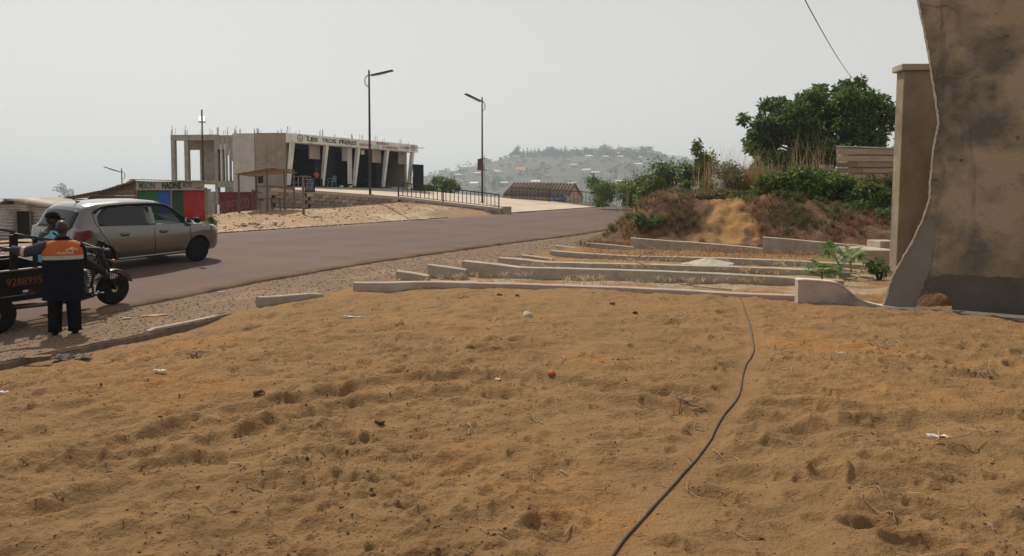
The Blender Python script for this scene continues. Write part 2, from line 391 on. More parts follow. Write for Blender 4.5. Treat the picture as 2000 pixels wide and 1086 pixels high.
def wear(rd):
    t = rd.data.materials[0].node_tree; b = t.nodes['Principled BSDF']; n = len(rd.data.vertices); nn = np.tile(np.array(rns), n//len(rns))
    for nm, val in (('edge_dust', np.maximum(sstep(N0+.55, N0, nn), sstep(N1-1.3, N1-.1, nn))), ('wheel_lane', sum(np.exp(-((nn-c)/.45)**2) for c in (13.5, 15.2, 17.9, 19.6)))):
        a = rd.data.attributes.new(nm, 'FLOAT', 'POINT'); a.data.foreach_set('value', np.clip(val, 0, 1).astype(np.float32))
    def noise(sc, dt, st=None):
        tc = t.nodes.new('ShaderNodeTexCoord'); v = tc.outputs['Object']
        if st: mp = t.nodes.new('ShaderNodeMapping'); mp.inputs['Rotation'].default_value = (0, 0, -R_(62)); mp.inputs['Scale'].default_value = st; t.links.new(v, mp.inputs[0]); v = mp.outputs[0]
        q = t.nodes.new('ShaderNodeTexNoise'); q.inputs['Scale'].default_value = sc; q.inputs['Detail'].default_value = dt; q.inputs['Roughness'].default_value = .65; t.links.new(v, q.inputs['Vector']); return q.outputs[0]
    def layer(fac, col):
        x = t.nodes.new('ShaderNodeMix'); x.data_type = 'RGBA'; x.inputs[7].default_value = (*col, 1); src = b.inputs['Base Color'].links[0].from_socket
        t.links.new(fac, x.inputs[0]); t.links.new(src, x.inputs[6]); t.links.new(x.outputs[2], b.inputs['Base Color'])
    def maths(op, a, c):
        m = t.nodes.new('ShaderNodeMath'); m.operation = op; m.use_clamp = True
        for i, q in enumerate((a, c)):
            if isinstance(q, (int, float)): m.inputs[i].default_value = q
            else: t.links.new(q, m.inputs[i])
        return m.outputs[0]
    def rng(v, lo, hi): r = t.nodes.new('ShaderNodeMapRange'); r.inputs['From Min'].default_value = lo; r.inputs['From Max'].default_value = hi; t.links.new(v, r.inputs[0]); return r.outputs[0]
    al = t.nodes.new('ShaderNodeAttribute'); al.attribute_name = 'wheel_lane'; ae = t.nodes.new('ShaderNodeAttribute'); ae.attribute_name = 'edge_dust'
    layer(maths('MULTIPLY', maths('MULTIPLY', al.outputs['Fac'], .55), rng(noise(.6, 4, (.15, 1, 1)), .3, .6)), (.135, .095, .082))
    layer(maths('MULTIPLY', rng(noise(.5, 6), .60, .72), .45), (.055, .040, .036))
    layer(maths('MULTIPLY', rng(noise(3.0, 5, (.5, 1.5, 1)), .64, .70), .5), (.06, .045, .04))
    layer(maths('MULTIPLY', maths('MULTIPLY', ae.outputs['Fac'], rng(noise(1.4, 7, (.5, 1, 1)), .36, .66)), .8), (.26, .165, .10))
wear(rd_)
m_gravel = pm('stony_old_tarmac', (.265,.168,.10), (.12,.076,.048), 34, .95, 1.0, 75, c3=(.30,.19,.105), s3=.5, contrast=(.40,.60), bdist=.02)
def sh_fn(s, n): return shoulder_z(s, n)+.016*fbm(s*2.1, n*2.1, 3)+.01*fbm(s*7, n*7, 2)
ss_keep = ss; ss = np.concatenate([np.arange(-60, 0, 2.0), np.arange(0, 32, .08), np.arange(32, 119, 1.0)])
strip('road_shoulder', list(np.arange(NS-.02, N0+.3, .09)), sh_fn, m_gravel)
S_ = np.arange(-6, 24, .12); rows_ = []
for s in S_:
    n = NS-.02; z = float(sh_fn(np.array(s), np.array(n))); j = .05*float(perlin(np.array([s*1.7]), np.array([3.3]))[0]); rows_.append([Vector((*XY(s, n+.02), z)), Vector((*XY(s, n-.03+j), z-.025)), Vector((*XY(s, n-.06+j), z-.42))])
m = MB(); m.grid(rows_); kind(m.build('shoulder_edge', pm('broken_edge', (.19,.135,.10), (.12,.085,.062), 9, .95, .8, 25), smooth=True), 'structure'); ss = ss_keep

# --- the sand yard: fan-shaped grid, finer close by
NR, NC = 560, 900
yy = 1.3*np.exp(np.linspace(0, math.log(26.5/1.3), NR)); uu = np.linspace(-1.05, .92, NC)
Yg = np.repeat(yy[:, None], NC, 1); Xg = uu[None, :]*(Yg+1.2)
sg, ng = SN(Xg, Yg)
def dents(x, y, cell, r, depth, seed, aspect=1.8, prob=.6):
    rg = np.random.default_rng(seed); J = rg.random((64, 64, 5)); cx = np.floor(x/cell).astype(int); cy = np.floor(y/cell).astype(int); z = np.zeros_like(x)
    for a in (-1, 0, 1):
        for b in (-1, 0, 1):
            j = J[(cx+a) & 63, (cy+b) & 63]; px = (cx+a+j[..., 0])*cell; py = (cy+b+j[..., 1])*cell; an = j[..., 2]*math.pi
            dx = x-px; dy = y-py; u = dx*np.cos(an)+dy*np.sin(an); v = (-dx*np.sin(an)+dy*np.cos(an))*aspect
            rad = r*(.6+.8*j[..., 3]); q = np.sqrt(u*u+v*v)/rad
            z += np.where(j[..., 4] < prob, -depth*np.exp(-q**4*.9)+depth*.55*np.exp(-((q-1.35)/.28)**2), 0)
    return z
def polydist(x, y, pts):
    best = np.full(x.shape, 1e9); side = np.zeros(x.shape)
    for (a, b), (c, d) in zip(pts[:-1], pts[1:]):
        L = math.hypot(c-a, d-b); tx, ty = (c-a)/L, (d-b)/L; t = np.clip((x-a)*tx+(y-b)*ty, 0, L)
        dd = np.hypot(x-a-t*tx, y-b-t*ty); sd = (x-a)*-ty+(y-b)*tx; m = dd < best; best = np.where(m, dd, best); side = np.where(m, sd, side)
    return side, best
TRK = [[tuple(G(px, py, 0).xy) for px, py in q] for q in (((180,905),(300,858),(450,818),(600,786),(760,754),(900,746),(1050,751),(1250,772),(1450,800),(1640,812)), ((150,985),(280,930),(430,868),(600,824),(760,790),(900,779),(1050,783),(1250,802),(1430,832)))]
CBL = [tuple(G(px, py, .02).xy) for px, py in ((1175,1110),(1225,1050),(1285,985),(1335,930),(1358,905),(1382,873),(1400,838),(1418,810),(1438,785),(1446,762),(1450,735),(1456,712),(1468,693),(1472,680),(1468,655),(1462,630),(1454,605),(1448,588),(1441,575))]
def sand_relief(x, y):
    s, n = SN(x, y); dist = np.hypot(x, y); nearf = sstep(16, 7, y)
    wx = x+.25*fbm(x*.8, y*.8, 2); wy = y+.25*fbm(x*.8+9, y*.8, 2)
    z = .045*fbm(x*.35, y*.35, 3)+.04*fbm(wx*.95, wy*2.0, 3)+.016*fbm(wx*2.6, wy*3.4, 4)*sstep(20, 9, y)
    an = .30; u = wx*math.cos(an)+wy*math.sin(an); v = -wx*math.sin(an)+wy*math.cos(an); left = sstep(2.5, -2.5, x)
    rip = 1-np.abs(fbm(u*.9, v*3.4, 3))*2.2
    fine = (1-np.abs(perlin(u*2.2+11, v*8.5))*2)**2+.6*(1-np.abs(perlin(u*4.5, v*15+5))*2)**2; finr = (1-np.abs(perlin(wx*2.0+3, wy*7.5+1))*2)**2+.6*(1-np.abs(perlin(wx*4.6+7, wy*13))*2)**2
    amt = sstep(-.35, .25, fbm(x*.7+50, y*.7, 2))*sstep(14, 6.5, y)
    z = z+(.024*fine*left+.018*finr*(1-left))*amt
    r2_ = 1-np.abs(fbm(u*1.5+8, v*3.4+2, 2))*2.2; r3_ = 1-np.abs(fbm(wx*1.3+18, wy*2.7+2, 2))*2.2
    z += (.026*rip+.032*np.clip(r2_, -1, 1))*left*nearf+(.020*(1-np.abs(fbm(wx*.8+4, wy*2.8+7, 3))*2.2)+.032*np.clip(r3_, -1, 1))*(1-left)*nearf
    z += dents(x, y, .46, .13, .028, 21, 2.0, .75)*sstep(18, 9, y)*(.4+.9*sstep(-.2, .3, fbm(x*.5+3, y*.5, 2)))
    z += dents(x+3, y+5, .19, .045, .015, 22, 1.6, .6)*sstep(12, 7, y)
    rough = sstep(.02, .32, fbm(x*.55+31, y*.8-8, 3)+.22*left-.05)
    z += rough*(.030*np.abs(fbm(x*5.5, y*5.5, 3))+.020*np.abs(fbm(x*13, y*13, 2)))*sstep(13, 7, y)+.010*fbm(x*9, y*9, 3)
    for pts, w, h in ((TRK[0], .11, .040), (TRK[1], .10, .036), (((1.3,4.2),(2.6,4.9),(4.2,5.0),(6.5,4.6)), .15, .04), (((-4,4.0),(-2,4.25),(.4,4.0),(2.6,3.7)), .14, .03)):
        sd, dd = polydist(x, y, pts); msk = sstep(.5, .0, dd-np.abs(sd)); sd = sd+.06*fbm(x*2, y*2, 2)
        z += h*(np.exp(-((sd-.14)/(w*.55))**2)-.9*np.exp(-(sd/w)**2)*.8)*msk*(.6+.8*sstep(-.3, .3, fbm(x*1.1, y*1.1, 2)))
    drag = sstep(.22, .04, polydist(x, y, CBL)[1])      # sand smoothed where the cable has dragged
    return z*(1-drag)+drag*(.045*fbm(x*.35, y*.35, 3)+.02*fbm(x*.95, y*1.6, 2)+.02)
def w1y(x): return np.interp(x, [-3.2,0,4.8,6], [13.45,12.95,11.75,11.6])
def bed(x, y): return -.10*sstep(-.05, .25, y-w1y(x))*sstep(NS+.1, NS-1.2, SN(x, y)[1])*sstep(7.2, 5.6, x-(y-12)*.8)
Zg = bed(Xg, Yg)+yard_z(Xg, Yg)+sand_relief(Xg, Yg)*(.35+.65*sstep(NS, NS-1.0, ng))*np.where(Yg > 14.5, .55, 1)
# the terrace beds lie a little lower than the yard sand and are rougher
Zg += np.where(Yg > 14.2, .03*fbm(Xg*1.5, Yg*1.5, 4), 0)
def sand_z(x, y):
    x = np.asarray(x, float); y = np.asarray(y, float); n = SN(x, y)[1]
    return bed(x, y)+yard_z(x, y)+sand_relief(x, y)*(.35+.65*sstep(NS, NS-1.0, n))*np.where(y > 14.5, .55, 1)+np.where(y > 14.2, .03*fbm(x*1.5, y*1.5, 4), 0)
i = np.arange(NR*NC).reshape(NR, NC); Q = np.stack([i[:-1,:-1], i[:-1,1:], i[1:,1:], i[1:,:-1]], -1).reshape(-1, 4)
k = (ng < NS+.05).ravel(); Q = Q[k[Q].all(1)]
def sand_material():
    m = pm('yard_sand', (.292,.172,.079), (.212,.123,.056), 2.2, .95, 1.0, 42, c3=(.335,.168,.063), s3=.42, contrast=(.3,.7), bdist=.022, spec=.12, detail=9)
    t = m.node_tree; b = t.nodes['Principled BSDF']; src = b.inputs['Base Color'].links[0].from_socket
    tc = t.nodes.new('ShaderNodeTexCoord'); v = t.nodes.new('ShaderNodeTexNoise'); v.inputs['Scale'].default_value = 38; v.inputs['Detail'].default_value = 3
    t.links.new(tc.outputs['Object'], v.inputs['Vector']); r = t.nodes.new('ShaderNodeMapRange'); r.inputs['From Min'].default_value = .66; r.inputs['From Max'].default_value = .72
    t.links.new(v.outputs[0], r.inputs[0]); x = t.nodes.new('ShaderNodeMix'); x.data_type = 'RGBA'; x.inputs[7].default_value = (.10,.06,.033, 1)
    t.links.new(r.outputs[0], x.inputs[0]); t.links.new(src, x.inputs[6])
    pa = t.nodes.new('ShaderNodeAttribute'); pa.attribute_name = 'pale_dust'; xp = t.nodes.new('ShaderNodeMix'); xp.data_type = 'RGBA'; xp.inputs[7].default_value = (.36, .275, .185, 1); t.links.new(pa.outputs['Fac'], xp.inputs[0]); t.links.new(x.outputs[2], xp.inputs[6]); t.links.new(xp.outputs[2], b.inputs['Base Color'])
    n2 = t.nodes.new('ShaderNodeTexNoise'); n2.inputs['Scale'].default_value = 13; n2.inputs['Detail'].default_value = 8; n2.inputs['Roughness'].default_value = .7; mp = t.nodes.new('ShaderNodeMapping'); mp.inputs['Scale'].default_value = (.7, 1.5, 1); t.links.new(tc.outputs['Object'], mp.inputs[0]); t.links.new(mp.outputs[0], n2.inputs['Vector'])
    bp = t.nodes.new('ShaderNodeBump'); bp.inputs['Strength'].default_value = .9; bp.inputs['Distance'].default_value = .022; t.links.new(n2.outputs[0], bp.inputs['Height']); old = b.inputs['Normal'].links[0].from_node; t.links.new(bp.outputs[0], old.inputs['Normal']); return m
sy = kind(np_mesh('sand_yard', np.c_[Xg.ravel(), Yg.ravel(), Zg.ravel()], Q, sand_material()), 'structure')
at = sy.data.attributes.new('pale_dust', 'FLOAT', 'POINT'); at.data.foreach_set('value', (np.clip(-bed(Xg, Yg)/.10, 0, 1)*sstep(-.35, .25, fbm(Xg*.9, Yg*.9, 4))*sstep(19.5, 17.5, Yg)).astype(np.float32).ravel())

# --- earth mound and bank
m_mound = pm('dug_earth', (.185,.096,.046), (.092,.049,.026), 1.6, .95, 1.0, 14, contrast=(.35,.65), bdist=.05)
def mound_colour():
    t = m_mound.node_tree; b = t.nodes['Principled BSDF']; src = b.inputs['Base Color'].links[0].from_socket
    at = t.nodes.new('ShaderNodeAttribute'); at.attribute_name = 'yellow_sand'; x = t.nodes.new('ShaderNodeMix'); x.data_type = 'RGBA'; x.inputs[7].default_value = (.40,.215,.075, 1)
    t.links.new(at.outputs['Fac'], x.inputs[0]); t.links.new(src, x.inputs[6]); t.links.new(x.outputs[2], b.inputs['Base Color'])
mound_colour()
def mound_sheet(X, Y): return mound_z(X, Y)+np.where(mound_z(X, Y) < .08, -.25, 0)
mo = patch('earth_mound', 1.5, 23, 19.5, 34.5, .085, mound_sheet, m_mound, lambda X, Y: (SN(X, Y)[1] < NS+1.25) & (Y > 24.1-.38*np.clip(X-2.5, -1, 12)))
kind(mo, 'structure')
nv = len(mo.data.vertices); co = np.empty(nv*3, np.float32); mo.data.vertices.foreach_get('co', co); co = co.reshape(-1, 3)
yel = .78*sstep(1.08, .84, np.hypot((co[:, 0]-7.5-.12*(co[:, 1]-24))/.62, (co[:, 1]-24.2)/1.9)+1.0*fbm(co[:, 0]*1.5, co[:, 1]*1.5, 5))
yel = np.maximum(yel, .5*sstep(.9, .4, np.hypot((co[:, 0]-6.4)/.9, (co[:, 1]-23.6)/1.2)+.6*fbm(co[:, 0]*2+7, co[:, 1]*2, 3)))
at = mo.data.attributes.new('yellow_sand', 'FLOAT', 'POINT'); at.data.foreach_set('value', yel.astype(np.float32))

# --- far hill with houses and trees, hazy plain to the left
HY = 1250.0
_rp = [(430,392.),(560,391),(640,384),(720,370),(800,351),(860,337),(940,320),(1000,306),(1080,303),(1180,297),(1260,301),(1330,316),(1420,326),(1550,345),(1750,372),(1900,392)]
_rx = np.array([(p-1000)/F*HY for p, _ in _rp]); _rz = np.array([(388-q)/F*HY+1.6 for _, q in _rp])
def hill_z(x, y):
    xe = x*HY/np.clip(y, 500, HY)*.35+x*.65
    rz = np.interp(xe, _rx, _rz, left=-37, right=-37); t = (y-470)/(HY-470)
    prof = np.where(t < 1, sstep(-.05, 1.25, t)/sstep(-.05, 1.25, 1.0), np.exp(-((t-1)/.7)**2))
    return -38+(rz+38)*np.clip(prof, 0, 1)+5*fbm(x/160, y/160, 4)*np.clip(prof*2, 0, 1)
m_hill = pm('hill_scrub', (.036,.050,.028), (.085,.076,.048), .018, .95, 0, detail=8, contrast=(.4,.6), c3=(.05,.062,.03), s3=.012)
hill = patch('hill', -560, 900, 460, 1700, 12.0, hill_z, m_hill); kind(hill, 'structure')
# ================================================================ leaves and plants
def leaf_cloud(n, centres, radii, size, droop=.3, seed=1, shell=.55, aspect=.5):
    """n small leaf faces spread through ellipsoids; returns verts, quads"""
    rg = np.random.default_rng(seed); centres = np.array(centres, float); radii = np.array(radii, float)
    if radii.ndim == 1: radii = np.repeat(radii[:, None], 3, 1)
    w = (radii.prod(1))**(2/3); k = rg.choice(len(centres), n, p=w/w.sum())
    d = rg.normal(size=(n, 3)); d /= np.linalg.norm(d, axis=1)[:, None]
    r = shell+(1-shell)*rg.random(n)**.6; r *= 1+.18*rg.normal(size=n)
    c = centres[k]+d*radii[k]*r[:, None]
    sz = size*(.6+.8*rg.random(n))
    t = rg.normal(size=(n, 3))*.7+d*.6; t[:, 2] -= droop; t /= np.linalg.norm(t, axis=1)[:, None]
    b = rg.normal(size=(n, 3)); b -= (b*t).sum(1)[:, None]*t; b /= np.linalg.norm(b, axis=1)[:, None]
    nn = np.cross(t, b); L = t*sz[:, None]; W = b*(sz*aspect/2)[:, None]; fold = nn*(sz*.12)[:, None]
    V = np.stack([c, c+L*.5+W+fold, c+L, c+L*.5-W+fold], 1).reshape(-1, 3)
    return V, np.arange(n*4).reshape(n, 4)
def blades(n, pts, h, w, bend, seed=1, lean=None):
    """grass blades: two-segment strips rooted at pts (m,3)"""
    rg = np.random.default_rng(seed); pts = np.asarray(pts, float); k = rg.integers(0, len(pts), n); c = pts[k]
    hh = h*(.5+.8*rg.random(n)); an = rg.random(n)*2*np.pi; bd = bend*(.3+rg.random(n))*hh
    dx = np.cos(an)*bd; dy = np.sin(an)*bd
    if lean is not None: dx += lean[0]*hh; dy += lean[1]*hh
    a2 = rg.random(n)*2*np.pi; wx = np.cos(a2)*w/2; wy = np.sin(a2)*w/2; z0 = np.zeros(n)
    W = np.c_[wx, wy, z0]; m = c+np.c_[dx*.3, dy*.3, hh*.6]; e = c+np.c_[dx, dy, hh*(1-.25*bend)]
    V = np.stack([c-W, c+W, m+W*.8, m-W*.8, e+W*.15, e-W*.15], 1).reshape(-1, 3)
    b = np.arange(n)[:, None]*6; Q = np.concatenate([b+np.array([[0,1,2,3]]), b+np.array([[3,2,4,5]])])
    return V, Q
LEAF_D = leafmat("leaf_dark", (.026,.062,.013), (.135,.195,.042)); LEAF_M = leafmat('leaf_mid', (.055,.10,.018), (.16,.20,.04)); LEAF_Y = leafmat('leaf_olive', (.085,.095,.03), (.15,.13,.05))
LEAF_L = leafmat('leaf_light', (.08,.16,.035), (.14,.22,.06), .4); DRY = leafmat('dry_straw', (.36,.25,.13), (.55,.42,.25), .2, .8); DRYR = leafmat('dry_russet', (.19,.10,.05), (.32,.20,.10), .2, .8)
LEAF_FAR = leafmat('leaf_far', (.02,.034,.016), (.04,.055,.026), .2)
BARK = pm('bark', (.075,.058,.044), (.045,.034,.028), 8, .95, .6, 30, rnd=.1)

# ---- hillside: houses one can count, ridge trees, wooded mass
HW = [pm('far_wall_pale', (.62,.58,.52), (.5,.46,.4), .3, .9), pm('far_wall_earth', (.36,.27,.2), (.3,.22,.16), .3, .9)]
HR = [pm('far_roof_tin', (.62,.63,.64), (.45,.44,.43), .3, .6), pm('far_roof_rust', (.26,.16,.11), (.2,.12,.09), .3, .9), pm('far_roof_orange', (.75,.33,.2), (.6,.26,.15), .3, .9)]
def far_house_mesh(L, W, H, rise, wall, roof):
    m = MB(); m.cur = 0; m.box((0,0,H/2-4), (L,W,H+8)); m.cur = 1; o = .5
    a = [(-L/2-o,-W/2-o,H), (L/2+o,-W/2-o,H), (L/2+o,W/2+o,H), (-L/2-o,W/2+o,H)]
    m._add(a+[(-L/2-o*.6,0,H+rise), (L/2+o*.6,0,H+rise)], [(0,1,5,4), (2,3,4,5), (1,2,5), (3,0,4), (3,2,1,0)])
    return m.mesh('far_house', [wall, roof])
hm = [far_house_mesh(12,8,3.4,2.0,HW[0],HR[0]), far_house_mesh(9,8,3.2,1.6,HW[1],HR[0]), far_house_mesh(14,9,3.4,1.8,HW[0],HR[1]), far_house_mesh(10,9,6,1.6,HW[0],HR[0]), far_house_mesh(8,7,3,1.4,HW[1],HR[1])]
rg = np.random.default_rng(42); cnt = 0
spots = []
while len(spots) < 64:
    px = rg.uniform(815, 1335); y = rg.uniform(700, 1230); x = (px-1000)/F*y
    if all(math.hypot(x-a, y-b) > 17 for a, b in spots): spots.append((x, y))
for j, (x, y) in enumerate(spots):
    me = hm[int(rg.integers(0, 5))]; o = bpy.data.objects.new('hillside_house', me); COL.objects.link(o)
    o.location = (x, y, float(hill_z(np.array([x]), np.array([y]))[0])+.4); o.rotation_euler.z = rg.uniform(-.5, .5)
    tag(o, ('pale walled house with a bright metal roof', 'small earth walled house with a metal roof', 'long pale house with a rust brown roof', 'two storey pale house', 'little earth walled house with a rust roof')[hm.index(me)]+' on the '+('left slope', 'middle', 'right slope')[0 if x/y*F < -60 else 1 if x/y*F < 150 else 2]+' of the far hill', 'house', 'houses on the far hillside')
me = far_house_mesh(13,11,3.6,5.5,HW[0],HR[2]); o = bpy.data.objects.new('hillside_house', me); COL.objects.link(o)
x, y = (1017-1000)/F*1000, 1000; o.location = (x, y, float(hill_z(np.array([x]), np.array([y]))[0])+2)
tag(o, 'far house with a pointed pink orange roof on the hazy hillside', 'house')
def slim_tree(name, px, y, h, w, label, group, seed, cyp=True):
    x = (px-1000)/F*y; z = float(hill_z(np.array([x]), np.array([y]))[0])-.5
    T = thing(name, label, 'tree', (x, y, z), 0, group); m = MB(); m.tube([(0,0,-.5), (0,0,h*.6)], [.35,.2], 6); m.build('trunk', BARK, T)
    if cyp: c = [(0,0,h*t) for t in (.25,.45,.65,.85)]; r = [(w*.5*k, w*.5*k, h*.2) for k in (1,1,.8,.5)]
    else:
        rr = np.random.default_rng(seed); c = [(rr.normal()*w*.24, rr.normal()*w*.24, h*(.12+.65*rr.random())) for _ in range(12)]; r = [(w*.22, w*.22, h*.2)]*12
    V, Q = leaf_cloud(520 if not cyp else 140, c, r, 1.6 if cyp else 2.2, .2, seed, .3, .8); np_mesh('crown', V, Q, LEAF_FAR, T, False)
for j, px in enumerate((1022,1030,1037,1044,1052,1060,1067,1078,1086,1095,1104)):
    slim_tree('cypress_tree', px, 1225, 14+3*math.sin(j*2.1), 5, 'slim dark tree in the row along the crest of the far hill', 'slim trees in a row on the hill crest', 50+j)
for j, (px, h, w, lab) in enumerate(((1009,22,14,'bushy far tree just left of the row of slim trees on the hill crest'),(1075,17,20,'broad far tree behind the row of slim trees on the hill crest'),(1148,13,14,'small rounded tree on the hill crest left of the highest trees'),(1184,19,24,'highest rounded tree on the crest of the far hill'),(1222,17,24,'rounded hill crest tree right of the highest one'),(1262,18,22,'rightmost rounded tree showing on the far hill crest'))):
    slim_tree('hilltop_tree', px, 1228, h, w, lab, None, 80+j, False)
# far trees on the plain beyond the shacks
for j, (px, y, h, w, lab) in enumerate(((127,900,22,20,'lone hazy tree on the horizon left of the plank shed'),)):
    x = (px-1000)/F*y; T = thing('lone_tree', lab, 'tree', (x, y, -20)); m = MB(); m.tube([(0,0,-18), (0,0,24)], [.9,.4], 6); m.build('trunk', BARK, T)
    rr = np.random.default_rng(9); V, Q = leaf_cloud(420, [(rr.normal()*5, rr.normal()*5, 28+rr.normal()*4) for _ in range(9)], [(4,4,3.5)]*9, 2.2, .2, 4, .3, .8); np_mesh('crown', V, Q, LEAF_FAR, T, False)
V = []; Q = []; b = 0
rg = np.random.default_rng(77)
for j in range(1250):
    px = rg.uniform(560, 1420); y = rg.uniform(560, 1320)**1.0; crest = j > 900
    if crest: px = rg.uniform(1000, 1420); y = rg.uniform(1190, 1290)
    x = (px-1000)/F*y
    if not crest and perlin(np.array([x/70]), np.array([y/70]))[0] < -.05 and rg.random() < .7: continue
    z = float(hill_z(np.array([x]), np.array([y]))[0]); h = rg.uniform(3, 8)*(1.25 if crest else 1)
    v, q = leaf_cloud(34, [(x, y, z+h*.5), (x+rg.normal()*2, y, z+h*.7)], [(h*.6, h*.6, h*.5)]*2, 2.0, .1, 1000+j, .3, .9); V.append(v); Q.append(q+b); b += len(v)
kind(tag(np_mesh('hillside_trees', np.concatenate(V), np.concatenate(Q), LEAF_FAR, None, False), 'hazy mass of trees and scrub covering the far hillside', 'trees'), 'stuff')
# far town on the plain at the left
for j, (px, y, w, h, lab) in enumerate(((8,1500,60,22,'pale hazy building on the horizon at the left edge'),(55,1600,40,18,'low pale hazy building beyond the tin shack roof'),(36,1550,34,20,'hazy roofed building on the horizon above the tin shack'))):
    m = MB(); m.box((0,0,h/2-16), (w,20,h+30)); m.cur = 1; m.box((0,0,h+2), (w+3,23,3)); o = m.build('far_building', [HW[0], HR[0]]); o.location = ((px-1000)/F*y, y, -24); tag(o, lab, 'building')

# ================================================================ terraces, walls near the yard
m_conc = pm('grey_concrete', (.40,.345,.275), (.29,.25,.195), 5, .9, .5, 40, c3=(.45,.38,.30), s3=1.3, contrast=(.3,.7))
m_rawc = pm('raw_concrete', (.39,.365,.325), (.26,.245,.22), 4, .92, .5, 35, c3=(.24,.215,.185), s3=1.1, contrast=(.3,.7), rnd=.05)
def kerb_wall(label, segs, th=.13, name='terrace_wall', mat=None, base=-.35):
    """segs: list of polylines [(x,y,ztop),...]; each segment is one cast length of the wall with a stepped end"""
    p0 = segs[0][0]; T = thing(name, label, 'wall', (p0[0], p0[1], gz(p0[0], p0[1])))
    for seg in segs:
        # resample for a slightly wavering hand-cast top
        pts = []
        for (a, b) in zip(seg[:-1], seg[1:]):
            L = math.hypot(b[0]-a[0], b[1]-a[1]); k = max(1, int(L/.25))
            for t in range(k): pts.append([a[c]+(b[c]-a[c])*t/k for c in range(3)])
        pts.append(list(seg[-1])); m = MB(); rows = []
        for i, p in enumerate(pts):
            q0 = pts[max(i-1,0)]; q1 = pts[min(i+1,len(pts)-1)]; d = Vector((q1[0]-q0[0], q1[1]-q0[1], 0)).normalized(); nrm = Vector((-d.y, d.x, 0))*(th/2)
            w = .012*float(perlin(np.array([p[0]*1.3]), np.array([p[1]*1.3+4]))[0]); c = Vector((p[0], p[1], 0))+nrm*w*4
            zt = p[2]+w; zb = base
            rows.append([c-nrm*1.05+Vector((0,0,zb)), c-nrm+Vector((0,0,zt-.012)), c-nrm*.8+Vector((0,0,zt)), c+nrm*.8+Vector((0,0,zt)), c+nrm+Vector((0,0,zt-.012)), c+nrm*1.05+Vector((0,0,zb))])
        m.grid(rows); m.face([r for r in rows[0]]); m.face([r for r in rows[-1]][::-1])
        m.build('wall_length', mat or m_conc, T, world=True, auto=35)
    return T
def pz(px, py, Y): v = P(px, py, Y); return (v.x, v.y, v.z)
def lineY(px, a, b): return a[1]+(b[1]-a[1])*(px-a[0])/(b[0]-a[0])
def wallpts(lst): return [pz(px, py, Y) for px, py, Y in lst]
m_pinkc = pm('pink_washed_concrete', (.42,.29,.24), (.36,.30,.255), 3, .9, .4, 40, c3=(.45,.40,.345), s3=1.6, contrast=(.35,.65))
kerb_wall('low kerb wall along the far edge of the yard sand, nearest of the terraces', [[tuple(G(px, py, z)) for px, py, z in ((692,551,.03),(760,551,.04),(850,549,.05),(1000,553,.06),(1150,558,.06),(1300,564,.07),(1400,569,.08),(1480,573,.09),(1560,576,.10))]], .17, mat=m_pinkc)
kerb_wall('second stepped terrace wall, with three steps at its road end', [wallpts([(776,528,15.0),(806,532,14.95),(838,538,14.9)]), wallpts([(837,516,15.55),(870,520,15.5),(911,526,15.45)]), wallpts([(906,508,16.1),(960,514,15.8),(1020,521,15.4),(1150,524,14.8),(1300,529,14.4),(1450,536,14.1),(1560,542,13.9),(1645,547,13.8)])], .22)
kerb_wall('thin third terrace wall just behind the second stepped one', [wallpts([(977,502,18.6),(1010,505,18.3),(1070,511,17.7),(1200,514,17.0),(1400,519,16.2),(1560,525,15.7),(1660,531,15.4)])], .22)
kerb_wall('fourth terrace wall, stepped once near the road', [wallpts([(1020,497,19.9),(1050,501,19.8),(1080,505,19.7)]), wallpts([(1077,489,20.9),(1130,493,20.5),(1230,499,19.7),(1400,503,18.6),(1560,509,17.7),(1690,516,17.1)])], .22)
kerb_wall('farthest terrace wall, stepped four times below the earth mound', [wallpts([(1085,479,23.4),(1115,482,23.3),(1149,487,23.2)]), wallpts([(1146,474,24.0),(1190,477,23.9),(1237,482,23.7)]), wallpts([(1233,464,24.1),(1300,469,23.6),(1400,476,22.7),(1494,485,22.0)]), wallpts([(1490,462,22.05),(1560,468,21.6),(1620,474,21.2),(1690,480,20.8)])], .24)
# short kerb pieces along the shoulder
def kerb_piece(label, pts, th=.14): kerb_wall(label, [wallpts(pts)], th, 'kerb_stone')
kerb_piece('short concrete kerb piece with a square end, between the sand and the gravel shoulder', [(503,579,11.7),(540,577,11.95),(600,573,12.4),(628,574,12.6)])
kerb_piece('tilted old kerb piece half buried in sand near the standing man', [(288,645,9.95),(300,640,10.05),(340,633,10.35),(420,616,11.0)], .10)
# low pink wall with swept end
A0 = G(1558, 597, .0); A1 = G(1726, 602, 0.0); A2 = G(2010, 632, 0.0)
T = thing('swept_wall', 'low pink and white wall whose top sweeps down into a long kerb by the plastered building', 'wall', (A0.x, A0.y, 0))
path = [A0, A0.lerp(A1, .5), A1, A1.lerp(A2, .5), A2, A2+(A2-A1)*.7]
def pathpt(px):   # point on the wall's foot line below picture column px
    for a, b in zip(path[:-1], path[1:]):
        pa = a.x/a.y*F+CX; pb = b.x/b.y*F+CX
        if px <= pb: t = (px-pa)/(pb-pa)/( (px-pa)/(pb-pa)+(1-(px-pa)/(pb-pa))*b.y/a.y ) if px > pa else 0; return a.lerp(b, t)
    return path[-1]
prof = [(1558,548),(1575,547.5),(1600,549),(1625,551),(1640,553.5),(1650,558),(1662,568),(1680,583),(1700,592),(1726,598.5),(1760,603),(1820,607),(1900,613),(2010,622),(2080,627)]
rows = []; cap = []
